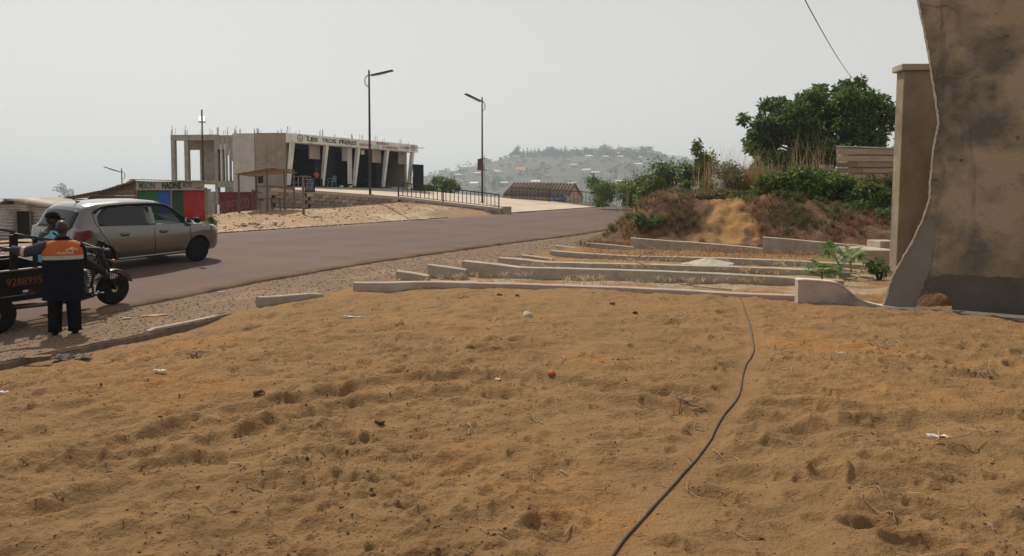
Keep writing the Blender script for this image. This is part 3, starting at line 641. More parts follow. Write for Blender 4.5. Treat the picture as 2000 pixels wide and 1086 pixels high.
for px, py in prof:
    f = pathpt(px); q = P(px, py, f.y); th = Vector((0.02, .17, 0)); z = q.z
    rows.append([f+Vector((0,0,-.3)), Vector((f.x,f.y,z)), Vector((f.x,f.y,z))+th, f+th+Vector((0,0,-.3))])
    cap.append([Vector((f.x-.012,f.y-.014,z-.004)), Vector((f.x-.012,f.y-.014,z+.016)), Vector((f.x,f.y+.014,z+.016))+th, Vector((f.x,f.y+.014,z-.004))+th])
m = MB(); m.grid(rows); m.face(rows[0]); m.face(rows[-1][::-1]); m.build('wall_body', pm('pink_plaster', (.47,.34,.30), (.40,.335,.29), 4, .9, .5, 30, c3=(.26,.22,.185), s3=2.1, contrast=(.42,.58)), T, world=True, auto=35)
m = MB(); m.grid(cap); m.face(cap[0]); m.face(cap[-1][::-1]); m.build('coping', pm('white_coping', (.60,.55,.49), (.44,.39,.33), 6, .9, .4, 40, contrast=(.4,.7)), T, world=True, auto=35)
# concrete steps
for lab, (x0, x1, yt, yb, Yd, dp) in (('lower and wider of two concrete steps beside the tall plastered wall', (1686,1752,489,514,17.2,1.5)), ('upper concrete step block against the tall plastered wall', (1719,1752,471,492,18.0,.7))):
    a = P(x0, yb, Yd); b = P(x1+6, yb, Yd); top = P(x0, yt, Yd).z; m = MB()
    m.box(((a.x+b.x)/2, Yd+dp/2, (top-.4)/2), (b.x-a.x, dp, top+.4)); o = m.build('concrete_step', m_conc, bevel=.02, world=Vector(((a.x+b.x)/2, Yd, 0))); tag(o, lab, 'step')

# ---- the plastered building at the right: near wall with its ragged edge, and the pier behind
m_plast = pm('stained_plaster', (.34,.275,.185), (.125,.112,.09), .9, .92, 1.0, 11, c3=(.31,.235,.145), s3=.6, contrast=(.44,.57), detail=9, bdist=.03)
m_plast2 = pm('brown_plaster', (.295,.238,.165), (.19,.155,.108), 1.1, .92, .8, 14, c3=(.145,.12,.096), s3=.7, contrast=(.4,.62), detail=9)
m_edge = pm('sunlit_mortar', (.60,.53,.44), (.42,.36,.29), 12, .9, .5, 60)
UPZ = Vector((0,0,1)); W0 = G(1722, 601, 0.0); W1 = G(2000, 622, 0.0); wd = (W1-W0).normalized(); wn = Vector((wd.y, -wd.x, 0))       # toward the camera
if wn.y > 0: wn = -wn
def onwall(px, py):      # point of the wall plane in picture direction
    q = P(px, py, 10.0)-Vector((0,0,CAMZ)); t = wn.dot(W0-Vector((0,0,CAMZ)))/wn.dot(q); p = q*t+Vector((0,0,CAMZ)); return ((p-W0).dot(wd), p.z)
edge = [(1722,604),(1726,592),(1732,575),(1740,548),(1752,523),(1770,491),(1788,458),(1801,431),(1810,404),(1815,388),(1817,350),(1820,316),(1823,290),(1828,262),(1833,240),(1831,222),(1824,180),(1816,130),(1810,92),(1803,52),(1796,20),(1790,-8),(1783,-40)]
el = [onwall(*e) for e in edge]; arch = [onwall(x, y) for x, y in ((1786,616),(1787,600),(1791,588),(1800,578),(1814,573),(1830,571),(1845,575),(1855,585),(1859,600),(1859,616))]
zt = el[-1][1]; wid = 4.6
T = thing('plastered_wall', 'near stained grey plaster end wall with ragged flared edge and arched hole at its foot', 'wall', (W0.x, W0.y, 0))
import bmesh
def tri_poly(outer, hole, O, U, V, N, name, mat, parent):
    bm = bmesh.new(); e = []
    for ring in (outer, hole):
        if not ring: continue
        vs = [bm.verts.new(O+U*a+V*b) for a, b in ring]; e += [bm.edges.new((vs[i], vs[(i+1) % len(vs)])) for i in range(len(vs))]
    bmesh.ops.triangle_fill(bm, use_beauty=True, use_dissolve=False, edges=e)
    r = bmesh.ops.extrude_face_region(bm, geom=bm.faces[:]); bmesh.ops.translate(bm, verts=[v for v in r['geom'] if isinstance(v, bmesh.types.BMVert)], vec=N)
    bmesh.ops.recalc_face_normals(bm, faces=bm.faces[:]); bmesh.ops.translate(bm, verts=bm.verts[:], vec=-Vector(parent.location))
    me = bpy.data.meshes.new(name); bm.to_mesh(me); bm.free(); me.materials.append(mat); o = bpy.data.objects.new(name, me); COL.objects.link(o); o.parent = parent; return o
botl = [(el[0][0], -.25)]; 
outer = botl+el+[(wid, zt), (wid, -.25)]
# the arch cuts the foot of the wall
outer += [(arch[-1][0], -.25)]+arch[::-1]+[(arch[0][0], -.25)]
tri_poly(outer, None, W0, wd, Vector((0,0,1)), -wn*.2, 'wall_face', m_plast, T)
# ragged mortar lip along the edge, its sunlit brightness put into the pale colour
m = MB(); rg = np.random.default_rng(8); lip = []
fine = []
for (a, b) in zip(el[:-1], el[1:]):
    for t in np.linspace(0, 1, 8, endpoint=False): fine.append((a[0]+(b[0]-a[0])*t, a[1]+(b[1]-a[1])*t))
pts = [W0+wd*(a-.006+.012*float(perlin(np.array([b*2.3]), np.array([.7]))[0])+.004*rg.normal()*.6)+Vector((0,0,1))*b+wn*(.006-.1) for a, b in fine]
rows = []
for i, p in enumerate(pts):
    w = .006+.006*abs(rg.normal()); rows.append([p+wn*.112-wd*.004, p+wn*.118+wd*w, p+wn*.112+wd*(w+.012)])
m.grid(rows); rows2 = [[p+wn*.112-wd*.004, p-wn*.1-wd*.006] for p in pts]; m.grid(rows2); m.build('sunlit_mortar_edge', m_edge, T, world=True)
# darker skim coat flare low on the left of the wall and dark plinth
m_skim = pm('grey_skim_coat', (.215,.195,.168), (.15,.137,.118), 1.8, .9, .4, 30, contrast=(.3,.7)); m_plinth = pm('dark_damp_plinth', (.13,.112,.094), (.075,.066,.057), 2.2, .88, .5, 25, contrast=(.3,.7))
def ragged(pts, i0, amp):
    out = []
    for i, (a, b) in enumerate(zip(pts[:-1], pts[1:])):
        k = 1 if i < i0 else 6
        for t in np.linspace(0, 1, k, endpoint=False): x = a[0]+(b[0]-a[0])*t; z = a[1]+(b[1]-a[1])*t; w = 0 if i < i0 else amp; out.append((x+w*2*float(perlin(np.array([z*9]), np.array([x*9+3]))[0]), z+w*2*float(perlin(np.array([z*9+7]), np.array([x*9]))[0])))
    return out+[pts[-1]]
sk = [onwall(*q) for q in ((1726,598),(1733,576),(1742,548),(1754,523),(1772,491),(1790,458),(1803,432),(1815,424),(1828,440),(1824,470),(1822,500),(1815,530),(1806,552),(1797,575),(1789,592),(1785,603))]
sk = ragged(sk, 7, .02); sk[-1] = (sk[-1][0], .005); sk[0] = (sk[0][0]+.01, .005)
tri_poly(sk, None, W0+wn*.012, wd, Vector((0,0,1)), -wn*.016, 'skim_coat', m_skim, T)
pl = [onwall(*q) for q in ((1808,553),(1815,541),(1850,536),(1900,538),(1950,541),(2000,543),(2080,548))]; pl = ragged(pl, 0, .02); plz = [(wid-.01, pl[-1][1]), (wid-.01, .01), (arch[-1][0]+.005, .01)]+[(a+.004*(1 if i < 5 else -1), b+.006) for i, (a, b) in enumerate(arch[::-1][1:-4])]
tri_poly(pl+plz, None, W0+wn*.009, wd, Vector((0,0,1)), -wn*.012, 'plinth', m_plinth, T)
m = MB(); q = onwall(1988, 270); c = W0+wd*q[0]+Vector((0,0,q[1]))+wn*.004; m.prism([(.022*math.cos(t)*(1+.3*math.sin(3*t)), .035*math.sin(t)) for t in np.linspace(0, 2*math.pi, 14, endpoint=False)], c, wd, Vector((0,0,1)), wn*.002); m.build('rust_mark', pm('rust_mark', (.26,.10,.05), (.18,.07,.04), 30), T, world=True)
for pts_ in (((1838,-5),(1841,40),(1836,80),(1840,130),(1834,150)), ((1800,8),(1830,14),(1852,10),(1872,24),(1868,60)), ((1826,152),(1850,146),(1880,150),(1906,140)), ((1834,300),(1845,330),(1838,372),(1830,402))):
    q_ = [onwall(*e) for e in pts_]; fine_ = []
    for a, b in zip(q_[:-1], q_[1:]):
        for t in np.linspace(0, 1, 9, endpoint=False): x = a[0]+(b[0]-a[0])*t; z = a[1]+(b[1]-a[1])*t; fine_.append(W0+wd*(x+.02*float(perlin(np.array([z*8]), np.array([x*5]))[0])+.005*rg.normal())+UPZ*(z+.005*rg.normal())+wn*.002)
    m = MB(); m.tube(fine_, [.006+.006*abs(rg.normal()) for _ in fine_], 5); m.build('mortar_ridge', m_plast2, T, world=True)
for k in range(34):      # chips knocked out of the render
    a, z = rg.uniform(.5, 3.0), rg.uniform(.9, 4.3); m = MB(); r = rg.uniform(.008,.03); m.prism([(r*(1.6 if k % 3 else .8)*math.cos(t)*(1+.3*rg.normal()*.5), r*.7*math.sin(t)) for t in np.linspace(0, 2*math.pi, 9, endpoint=False)], W0+wd*a+UPZ*z+wn*.001, wd, UPZ, wn*.003); m.build('render_chip', m_plinth if k % 2 else m_plast2, T, world=True)
def drips(m):
    t = m.node_tree; b = t.nodes['Principled BSDF']; src = b.inputs['Base Color'].links[0].from_socket; tc = t.nodes.new('ShaderNodeTexCoord'); mp = t.nodes.new('ShaderNodeMapping'); mp.inputs['Scale'].default_value = (3.2, 3.2, .45); t.links.new(tc.outputs['Object'], mp.inputs[0])
    n = t.nodes.new('ShaderNodeTexNoise'); n.inputs['Scale'].default_value = 1.0; n.inputs['Detail'].default_value = 7; n.inputs['Roughness'].default_value = .68; t.links.new(mp.outputs[0], n.inputs['Vector']); r = t.nodes.new('ShaderNodeMapRange'); r.inputs['From Min'].default_value = .55; r.inputs['From Max'].default_value = .66; r.inputs['To Max'].default_value = .6
    t.links.new(n.outputs[0], r.inputs[0]); x = t.nodes.new('ShaderNodeMix'); x.data_type = 'RGBA'; x.inputs[7].default_value = (.085, .078, .068, 1); t.links.new(r.outputs[0], x.inputs[0]); t.links.new(src, x.inputs[6]); t.links.new(x.outputs[2], b.inputs['Base Color'])
drips(m_plast); drips(m_plast2)
# rear pier
Yp = 15.2; a = P(1752, 520, Yp); m = MB(); xl = P(1762, 300, Yp).x
T = thing('plastered_pier', 'tall brown plastered wall with a grey cap behind the ragged end wall', 'wall', (xl, Yp, 0))
zc = P(1762, 138, Yp).z; w = 3.2; xb = P(1750, 520, Yp).x
m.hexa([(xb,Yp,-.3),(xl+w,Yp,-.3),(xl+w,Yp+.3,-.3),(xb,Yp+.3,-.3)], [(xl,Yp,zc),(xl+w,Yp,zc),(xl+w,Yp+.3,zc),(xl,Yp+.3,zc)]); m.build('wall_face', m_plast2, T, world=True, bevel=.015)
m = MB(); m.box((xl+w/2-.03, Yp+.15, zc+.07), (w+.1, .42, .14)); m.build('cap', m_conc, T, world=True, bevel=.02)
T = thing('side_wall', 'brown plastered side wall joining the two tall walls at the right edge', 'wall', (W0.x+4.2, W0.y, 0)); m = MB(); m.box((W0.x+4.35, 12.4, 2.6), (.25, 5.2, 5.4)); m.build('wall_face', m_plast2, T, world=True)

# ---- plank shack among the trees
m_plank = pm('brown_grey_planks', (.46,.345,.235), (.27,.195,.13), 3, .9, .6, 20, stretch=(.25,1,6), rnd=.38, contrast=(.3,.7))
Ys = 30.0; x0 = P(1634,300,Ys).x; x1 = P(1775,300,Ys).x; T = thing('plank_shack', 'small shack of horizontal weathered planks under a tin lean-to roof behind the bushes', 'shack', (x0, Ys, gz(x0, Ys)))
ys = [288,303,316,327,338,349,360,372,384,398,415]
for i, (a, b) in enumerate(zip(ys[:-1], ys[1:])):
    zt = P(1634,a,Ys).z-.02; zb = P(1634,b,Ys).z; xs = [x0, x0+(x1-x0)*random.uniform(.25,.8), x1]
    for c in range(2):
        q0 = random.uniform(-.03,.03); m = MB(); m.box(((xs[c]+xs[c+1])/2, Ys+random.uniform(-.02,.02), (zt+zb)/2), (xs[c+1]-xs[c]-.02+(.05 if c else 0), .03, (zt-zb)*(.94 if i else .85))); m.build('plank', m_plank, T, world=True)
m = MB(); m.box(((x0+x1)/2+.3, Ys+.6, 2.0), (x1-x0-.5, 1.0, 3.4)); m.build('inner_wall', m_plank, T, world=True)
m = MB(); za = P(1630,286,Ys-.3).z; m.hexa([(x0-.06,Ys-.06,za),(x1+.2,Ys-.06,za-.1),(x1+1.4,Ys+2.8,za-.3),(x0+1.4,Ys+2.8,za-.2)], [(x0-.06,Ys-.06,za+.05),(x1+.2,Ys-.06,za-.05),(x1+1.4,Ys+2.8,za-.25),(x0+1.4,Ys+2.8,za-.15)]); m.build('roof', pm('tin_sheet', (.55,.56,.58), (.40,.39,.38), 3, .45, .2, 20, metal=.4), T, world=True)
for k in range(3):
    xa = P(1601+k*10,340,Ys-.2).x; m = MB(); m.box((xa+.1, Ys-.12, (P(1601,322,Ys).z+1)/2), (.19,.03,P(1601,322,Ys).z-1)); m.build('upright_plank', m_plank, T, world=True)
# utility pole and wire in the tree
Tp = thing('utility_pole', 'thin wooden pole rising through the tree crown and holding the overhead wire', 'pole', (*P(1690,300,38).xy, 1.6)); m = MB(); c = P(1690,160,38); m.tube([(c.x,c.y,1.4),(c.x,c.y,c.z+.1)], [.09,.06], 8); m.build('pole', BARK, Tp, world=True)
m = MB(); e = P(1668,156,38); m.tube([(c.x,c.y,c.z-.05), (e.x,e.y,e.z)], .025, 6); m.build('insulator_arm', m_conc, Tp, world=True)
top = P(1568,-8,16); far = P(1500,-140,9); pts = []
for t in np.linspace(0, 1, 24):
    p = e.lerp(top, t); p.z -= .16*4*t*(1-t); pts.append(p)
pts += [top.lerp(far, t) for t in (.5, 1)]
m = MB(); m.tube(pts, .012, 5); tag(m.build('overhead_wire', pm('black_cable', (.02,.02,.02), (.03,.03,.03), 5, .6)), 'thin dark overhead wire slanting down the sky to the tree top', 'wire')
# ================================================================ platform before the shops
m_pave = pm('pale_paving', (.52,.44,.345), (.44,.365,.285), 1.2, .92, .3, 30, c3=(.40,.31,.22), s3=.3, contrast=(.3,.7))
re = [(*XY(s, N1-.02), float(road_z(s, N1))+.03) for s in (39, 43, 47, 51, 55, 58)]
front = [Vector(p) for p in E]+[Vector((-.2,43.3,.86))]+[Vector(p) for p in re]
back = [Vector(p) for p in ((-15.7,48.4,2.42),(-15.4,48.8,2.42),(-12,53.9,2.40),(-8.6,59,2.36),(-4,60,1.95),(0,60.2,1.60),(3.5,58.9,1.35),(6.94,57.3,1.12))]
def resample(ch, n):
    L = [0]
    for a, b in zip(ch[:-1], ch[1:]): L.append(L[-1]+(b-a).length)
    out = []
    for t in np.linspace(0, L[-1], n):
        j = min(max(int(np.searchsorted(L, t, side='right'))-1, 0), len(ch)-2); out.append(ch[j].lerp(ch[j+1], (t-L[j])/(L[j+1]-L[j])))
    return out
fr = resample(front, 60); bk = resample(back, 60); m = MB(); m.grid([[a.lerp(b, t) for a, b in zip(fr, bk)] for t in np.linspace(0, 1, 16)])
kind(m.build('paved_platform', m_pave, smooth=True), 'structure')
# back skirt so the platform is a solid from the side
m = MB(); m.grid([[b for b in bk], [b-Vector((0,0,2.6)) for b in bk]]); m.grid([[fr[0], bk[0]], [fr[0]-Vector((0,0,2)), bk[0]-Vector((0,0,2))]]); kind(m.build('platform_back_wall', m_rawc), 'structure')
def plat_z(x, y):
    best = None
    for i in range(60):
        for t in np.linspace(0, 1, 16):
            p = fr[i].lerp(bk[i], t); d = (p.x-x)**2+(p.y-y)**2
            if best is None or d < best[0]: best = (d, p.z)
    return best[1]
# retaining wall under its front edge, of rough blocks with a paved lip
m_block = pm('sandcrete_block', (.36,.28,.215), (.27,.205,.16), 5, .95, .6, 30, rnd=.22, contrast=(.3,.7), c3=(.47,.44,.40), s3=.7)
T = thing('block_wall', 'rough block retaining wall holding up the paved platform before the shops', 'wall', E[0])
edge_pts = [Vector(p) for p in E]
bm_ = MB(); bm_.box((0,0,0), (.40,.16,.185)); blk = bm_.mesh('block', m_block)
m = MB(); m.grid([[p+Vector((.06,.16,-.13)) for p in edge_pts], [p+Vector((.06,.16,-1.9)) for p in edge_pts]]); m.build('mortar_core', pm('old_mortar', (.25,.20,.155), (.18,.14,.11), 6, .95, .5, 30), T, world=True)
m = MB()
for a, b in zip(edge_pts[:-1], edge_pts[1:]):
    d = (b-a); n = Vector((d.y,-d.x,0)).normalized(); m.hexa([a+n*.09+Vector((0,0,-.14)), b+n*.09+Vector((0,0,-.14)), b-n*.45+Vector((0,0,-.14)), a-n*.45+Vector((0,0,-.14))], [a+n*.09+Vector((0,0,.02)), b+n*.09+Vector((0,0,.02)), b-n*.45+Vector((0,0,.02)), a-n*.45+Vector((0,0,.02))])
m.build('edge_beam', m_pave, T, world=True)
for a, b in zip(edge_pts[:-1], edge_pts[1:]):
    d = Vector((b.x-a.x, b.y-a.y, 0)); L = d.length; d.normalize(); n = Vector((d.y,-d.x,0)); rz = math.atan2(d.y, d.x)
    for r in range(7):
        u = .2*(r % 2)+.2
        while u < L:
            p = a.lerp(b, u/L); z = p.z-.24-.205*r; g = float(bank_fn(np.array([p.x]), np.array([p.y]))[0])
            if z > g-.15:
                o = bpy.data.objects.new('block', blk); COL.objects.link(o); o.parent = T; o.rotation_euler = (0,0,rz+random.uniform(-.02,.02)); o.location = Vector((p.x,p.y,z))+n*random.uniform(-.005,.03)-T.location
            u += .42
# concrete end block of the platform by the road
m = MB(); m.box((-.35,43.15,.85), (.5,.5,.55), .4); tag(m.build('end_block', m_conc, bevel=.03, world=Vector((-.35,43.15,.6))), 'concrete end block where the railing meets the road', 'block')

# ================================================================ the shop building
FD = Vector((.557,.8305,0)).normalized(); FO = Vector((FD.y,-FD.x,0)); A = Vector((-15.5,48.7,0)); Z0, Z1 = 2.41, 6.05; LF = 12.4
UP = Vector((0,0,1)); LD = Vector((-.9955,.0957,0)).normalized(); LN = Vector((-LD.y,LD.x,0))
if LN.y > 0: LN = -LN
B = thing('shop_building', 'unfinished concrete building with four dark shop bays, slanting white fins and a lettered fascia', 'building', (A.x, A.y, 1.2))
m_white = pm('dirty_white_paint', (.74,.72,.67), (.63,.60,.55), 1.5, .85, .2, 20, c3=(.42,.38,.32), s3=.7, contrast=(.35,.7))
m_brown = pm('brown_render', (.35,.295,.245), (.24,.20,.165), 1.2, .92, .4, 20, c3=(.31,.275,.235), s3=.5, contrast=(.35,.65))
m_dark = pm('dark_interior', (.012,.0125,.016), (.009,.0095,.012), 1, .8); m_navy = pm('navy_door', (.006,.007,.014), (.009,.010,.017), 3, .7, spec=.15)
def fpt(t, o, z): return A+FD*t+FO*o+UP*z
def fbox(name, t0, t1, o0, o1, z0, z1, mat, par=B, bevel=0.0):
    m = MB(); q = [(t0,o1),(t1,o1),(t1,o0),(t0,o0)]; m.hexa([fpt(t,o,z0) for t,o in q], [fpt(t,o,z1) for t,o in q]); return m.build(name, mat, par, world=True, bevel=bevel)
fbox('fascia', -.05, LF+.35, -.2, .72, Z1-.62, Z1, m_white, bevel=.02)
fbox('roof_slab', .02, LF-.02, -5.2, -.22, Z1-.30, Z1-.02, m_rawc)
fbox('shop_floor', -.02, LF, -5.0, .55, Z0-.5, Z0+.02, m_rawc)
fbox('step', -.3, LF+.8, .56, 1.25, Z0-.6, Z0-.16, m_rawc)
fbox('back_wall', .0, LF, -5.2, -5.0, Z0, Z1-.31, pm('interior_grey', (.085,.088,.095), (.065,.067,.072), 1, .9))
bays = [0, 3.1, 6.2, 9.3, 12.4]; th = .22
for i, t in enumerate(bays):
    t0 = min(max(t-th/2, 0), LF-th); m = MB()
    m.prism([(.34, Z1-.621), (.68, Z1-.621), (.16, Z0+.12), (-.06, Z0+.12)], fpt(t0,0,0), FO, UP, FD*th); m.build('fin', m_white, B, world=True, bevel=.012)
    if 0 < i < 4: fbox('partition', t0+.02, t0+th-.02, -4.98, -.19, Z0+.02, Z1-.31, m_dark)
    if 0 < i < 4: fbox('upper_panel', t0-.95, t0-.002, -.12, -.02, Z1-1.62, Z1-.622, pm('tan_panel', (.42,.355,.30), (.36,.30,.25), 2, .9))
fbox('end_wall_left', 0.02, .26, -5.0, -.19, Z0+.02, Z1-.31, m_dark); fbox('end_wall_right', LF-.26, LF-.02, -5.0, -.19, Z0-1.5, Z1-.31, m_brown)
fbox('upper_panel', LF-1.2, LF-.27, -.12, -.02, Z1-1.62, Z1-.622, m_brown)
for i in range(4):      # roller housings and the folding doors standing open
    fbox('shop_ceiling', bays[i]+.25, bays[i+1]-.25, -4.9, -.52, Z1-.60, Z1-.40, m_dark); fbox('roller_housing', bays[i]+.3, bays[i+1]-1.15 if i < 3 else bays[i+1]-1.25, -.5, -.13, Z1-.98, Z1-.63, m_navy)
    if i in (0, 2): fbox('door_leaf', bays[i+1]-.72, bays[i+1]-.20, .02, .07, Z0+.03, Z1-1.63, m_navy)
fbox('door_leaf', bays[1]+.32, bays[1]+1.5, -.35, -.30, Z0+.03, Z1-.99, m_navy)
fbox('door_leaf', LF-.34, LF+.95, .74, .80, Z0-.35, Z0+2.02, m_navy)
fbox('curtain', bays[2]-.62, bays[2]-.50, .0, .05, Z0+.3, Z1-.63, m_white); fbox('curtain', bays[2]-.42, bays[2]-.14, -.05, .0, Z0+.3, Z1-.63, m_white)
fbox('lamp_box', bays[2]+.75, bays[2]+1.05, .02, .10, Z1-1.05, Z1-.72, m_white)
# the raw left face
def ltx(px): return (560-px)/223*8.34
def lz(py): return (388-py)/1380*49.0+1.6
def lpt(t, o, z): return A+LD*t+LN*o+UP*z
def lbox(name, px0, px1, py0, py1, o0, o1, mat, bevel=0.0):
    t0, t1 = ltx(px1), ltx(px0); z0, z1 = lz(py1), lz(py0); m = MB(); q = [(t0,o0),(t1,o0),(t1,o1),(t0,o1)]
    m.hexa([lpt(t,o,z0) for t,o in q], [lpt(t,o,z1) for t,o in q]); return m.build(name, mat, B, world=True, bevel=bevel)
lbox('beam', 337, 429, 263, 274, -.3, .0, m_rawc, .01); lbox('beam', 337, 428, 352, 358, -.35, .03, m_rawc, .01); lbox('floor_slab', 337, 545, 352.5, 357.5, -5.0, -.36, m_rawc)
lbox('roof_slab', 337, 556, 264, 268, -5.0, -.31, m_rawc)
for a, b, bot in ((337,344,352), (363,370.5,352), (422,428,400)): lbox('pillar', a, b, 274.2 if a < 420 else 274.2, bot, -.32, -.01, m_rawc, .01)
lbox('rear_pillar', 358, 364, 268.2, 352.4, -5.0, -4.7, m_rawc); lbox('rear_lintel', 344, 374, 268.2, 290, -1.5, -1.3, m_rawc); lbox('rear_wall', 374.3, 424, 268.2, 352.4, -1.5, -1.3, m_rawc); lbox('side_wall', 424, 427, 268.2, 352.4, -1.29, -.33, m_rawc)
for a, b, c in ((428.2,434,292),(436,442,292),(444,450,303),(452,459,315)): lbox('slot_head', a-(.0 if a < 430 else .3), b+1.0, 264.5, c, -.22, .02, m_rawc)
for a, b, c in ((434.2,436.2,292),(442.2,444.2,292),(450.2,452.0,303)): lbox('slot_mullion', a, b, c-10, 354, -.26, .035, m_white)
lbox('slot_sill', 428, 460, 354.2, 366, -.28, .06, m_rawc)
lbox('wall_panel', 459.2, 501, 261.5, 414, -.25, .14, pm('grey_render', (.54,.515,.475), (.41,.39,.355), 1.6, .92, .3, 25, c3=(.47,.44,.40), s3=.5, contrast=(.3,.7)), .02)
lbox('wall_panel', 501.2, 545, 261, 414, -.25, .08, m_brown, .02); lbox('wall_panel', 545.2, 560, 261.3, 378, -.25, .10, m_brown, .01)
lbox('blind_window', 508.5, 523, 276, 320, .05, .115, m_brown, .012); lbox('blind_window', 528, 541, 276, 320, .05, .115, m_brown, .012)
lbox('window', 506.5, 517, 340, 358, .05, .105, m_dark); lbox('window_frame', 505.3, 506.3, 339, 359, .05, .12, m_rawc); lbox('window_frame', 517.2, 518.2, 339, 359, .05, .12, m_rawc)
lbox('lower_pillar', 404, 421, 374, 424, -.3, .0, m_rawc); lbox('lower_wall', 441, 459, 366.2, 414, -.3, -.02, m_rawc)
# reinforcing bars left standing on the roof
m_bar = pm('rusty_bar', (.12,.085,.07), (.08,.055,.045), 9, .8)
def bars(base, n, h, spread=.14):
    m = MB()
    for k in range(n):
        x = base+Vector((random.uniform(-spread,spread), random.uniform(-spread,spread), -.05)); hh = h*random.uniform(.45,1.0)
        m.tube([x, x+Vector((random.uniform(-.05,.05), random.uniform(-.05,.05), hh))], .013, 5)
    kind(m.build('rebar_bundle', m_bar, B, world=True), 'stuff')
for px, n, h in ((340,4,.75),(366,5,.72),(393,1,.4),(417,2,.5),(426,5,.75),(437,2,.6),(449,2,.7),(457,2,.5),(463,4,.65),(473,3,.5),(502,6,.65),(507,4,.5),(546,5,.5),(556,0,0)):
    if n: bars(lpt(ltx(px), -.15, Z1), n, h)
for t, n, h in ((.15,4,.75),(.9,2,.4),(3.1,5,.7),(4.3,3,.4),(6.0,4,.6),(6.9,4,.55),(8.6,3,.6),(9.3,2,.4),(11.3,3,.6),(12.1,1,.3)): bars(fpt(t, .1, Z1), n, h)
m = MB(); m.tube([fpt(LF-1.0,.77,Z1-.28), fpt(LF+1.1,.77,Z1-.22)], .03, 6); m.build('spout_pipe', m_conc, B, world=True)
# lettering on the fascia
ink = pm('black_paint', (.025,.025,.028), (.05,.05,.05), 4, .7); redp = pm('red_paint', (.30,.045,.045), (.22,.04,.04), 4, .7); bluep = pm('blue_paint', (.05,.16,.32), (.06,.2,.38), 4, .7)
fo = .722
def ftext(s, t0, t1, z0, z1, mat, thick=0.0): text(s, fpt(t0, fo, z0), FD, UP, t1-t0, z1-z0, mat, B, thick=thick, depth=.006)
ftext('Ets', 1.08, 1.42, Z1-.20, Z1-.06, ink); ftext('LES', 1.22, 2.18, Z1-.46, Z1-.16, ink, .03); ftext('TROIS', 2.55, 3.85, Z1-.46, Z1-.16, ink, .03); ftext('FRERES', 4.15, 5.85, Z1-.46, Z1-.16, ink, .03)
ftext('VENTE', 6.1, 7.15, Z1-.50, Z1-.28, redp, .02); ftext('de', 7.25, 7.5, Z1-.40, Z1-.28, ink)
ftext('MATERIAUX', 7.95, 9.3, Z1-.26, Z1-.06, redp, .02); ftext('DES CONSTRUCTION', 8.55, 10.3, Z1-.54, Z1-.32, redp, .02)
ftext('et', 10.55, 10.8, Z1-.42, Z1-.25, bluep); ftext('DIVERS', 10.9, 11.65, Z1-.46, Z1-.23, bluep, .025)
def roundel(tc):
    m = MB(); c = fpt(tc, fo, Z1-.30)
    for r0, r1 in ((.23,.255), (.165,.18)):
        for k in range(28):
            a0, a1 = 2*math.pi*k/28, 2*math.pi*(k+1)/28
            m.prism([(r0*math.cos(a0),r0*math.sin(a0)),(r1*math.cos(a0),r1*math.sin(a0)),(r1*math.cos(a1),r1*math.sin(a1)),(r0*math.cos(a1),r0*math.sin(a1))], c, FD, UP, FO*.004)
    for k in range(16):
        a0 = 2*math.pi*k/16; m.prism([(.19*math.cos(a0),.19*math.sin(a0)),(.225*math.cos(a0+.05),.225*math.sin(a0+.05)),(.225*math.cos(a0+.2),.225*math.sin(a0+.2)),(.19*math.cos(a0+.2),.19*math.sin(a0+.2))], c, FD, UP, FO*.004)
    m.prism([(0,.12),(.03,.03),(.10,-.10),(.045,-.09),(0,-.02),(-.045,-.09),(-.10,-.10),(-.03,.03)], c, FD, UP, FO*.004); m.build('roundel', ink, B, world=True)
roundel(.62); roundel(12.15)

# ---- things before and inside the shops
def chair(label, loc, rz, mat):
    T = thing('plastic_chair', label, 'chair', loc, rz)
    m = MB(); m.box((0,0,.42), (.44,.42,.035)); m.build('seat', mat, T, bevel=.01)
    m = MB(); m.hexa([(-.21,-.2,.43),(.21,-.2,.43),(.21,-.17,.43),(-.21,-.17,.43)], [(-.19,-.29,.84),(.19,-.29,.84),(.19,-.26,.84),(-.19,-.26,.84)]); m.build('backrest', mat, T, bevel=.01)
    for sx in (-1,1):
        for sy in (-1,1): m = MB(); m.tube([(sx*.18,sy*.17,.41),(sx*.23,sy*.22,0)], [.03,.022], 6); m.build('leg', mat, T)
        m = MB(); m.beam((sx*.23,-.24,.64), (sx*.23,.2,.62), .05, .03); m.tube([(sx*.23,.18,.62),(sx*.21,.19,.42)], .02, 6); m.build('armrest', mat, T)
bluegrey = pm('blue_plastic', (.16,.26,.34), (.13,.22,.29), 3, .5); c = fpt(3.75, .35, Z0+.02); chair('pale blue plastic chair outside the second shop bay', c, R_(150), bluegrey)
c = fpt(8.0, -.5, Z0+.02); chair('dark plastic chair in the third shop bay', c, R_(200), m_navy)
for lab, t in (('left one of two small white bundles on the shop floor edge', 4.6), ('right one of two small white bundles on the shop floor edge', 5.5)):
    m = MB(); m.ball((0,0,.07), (.16,.11,.09), 10, 6); o = m.build('white_bundle', m_white, smooth=True); o.location = fpt(t, .4, Z0+.02); tag(o, lab, 'bundle')
for lab, t, w in (('flat pile of grey sheets at the mouth of the last shop bay', 10.7, .9), ('smaller flat pile of sheets right of the other in the last bay', 11.4, .5)):
    m = MB(); m.box((0,0,.05), (w,.5,.1)); m.box((.05,.03,.12), (w*.8,.4,.05), .2); o = m.build('sheet_pile', m_rawc); o.location = fpt(t, -.1, Z0+.02); o.rotation_euler.z = math.atan2(FD.y, FD.x); tag(o, lab, 'pile')
T = thing('market_table', 'small grey table with crates beside the seated shopkeeper', 'table', fpt(1.5, -.2, Z0+.02), .9)
m = MB(); m.box((0,0,.72), (1.1,.6,.05)); m.build('top', m_rawc, T)
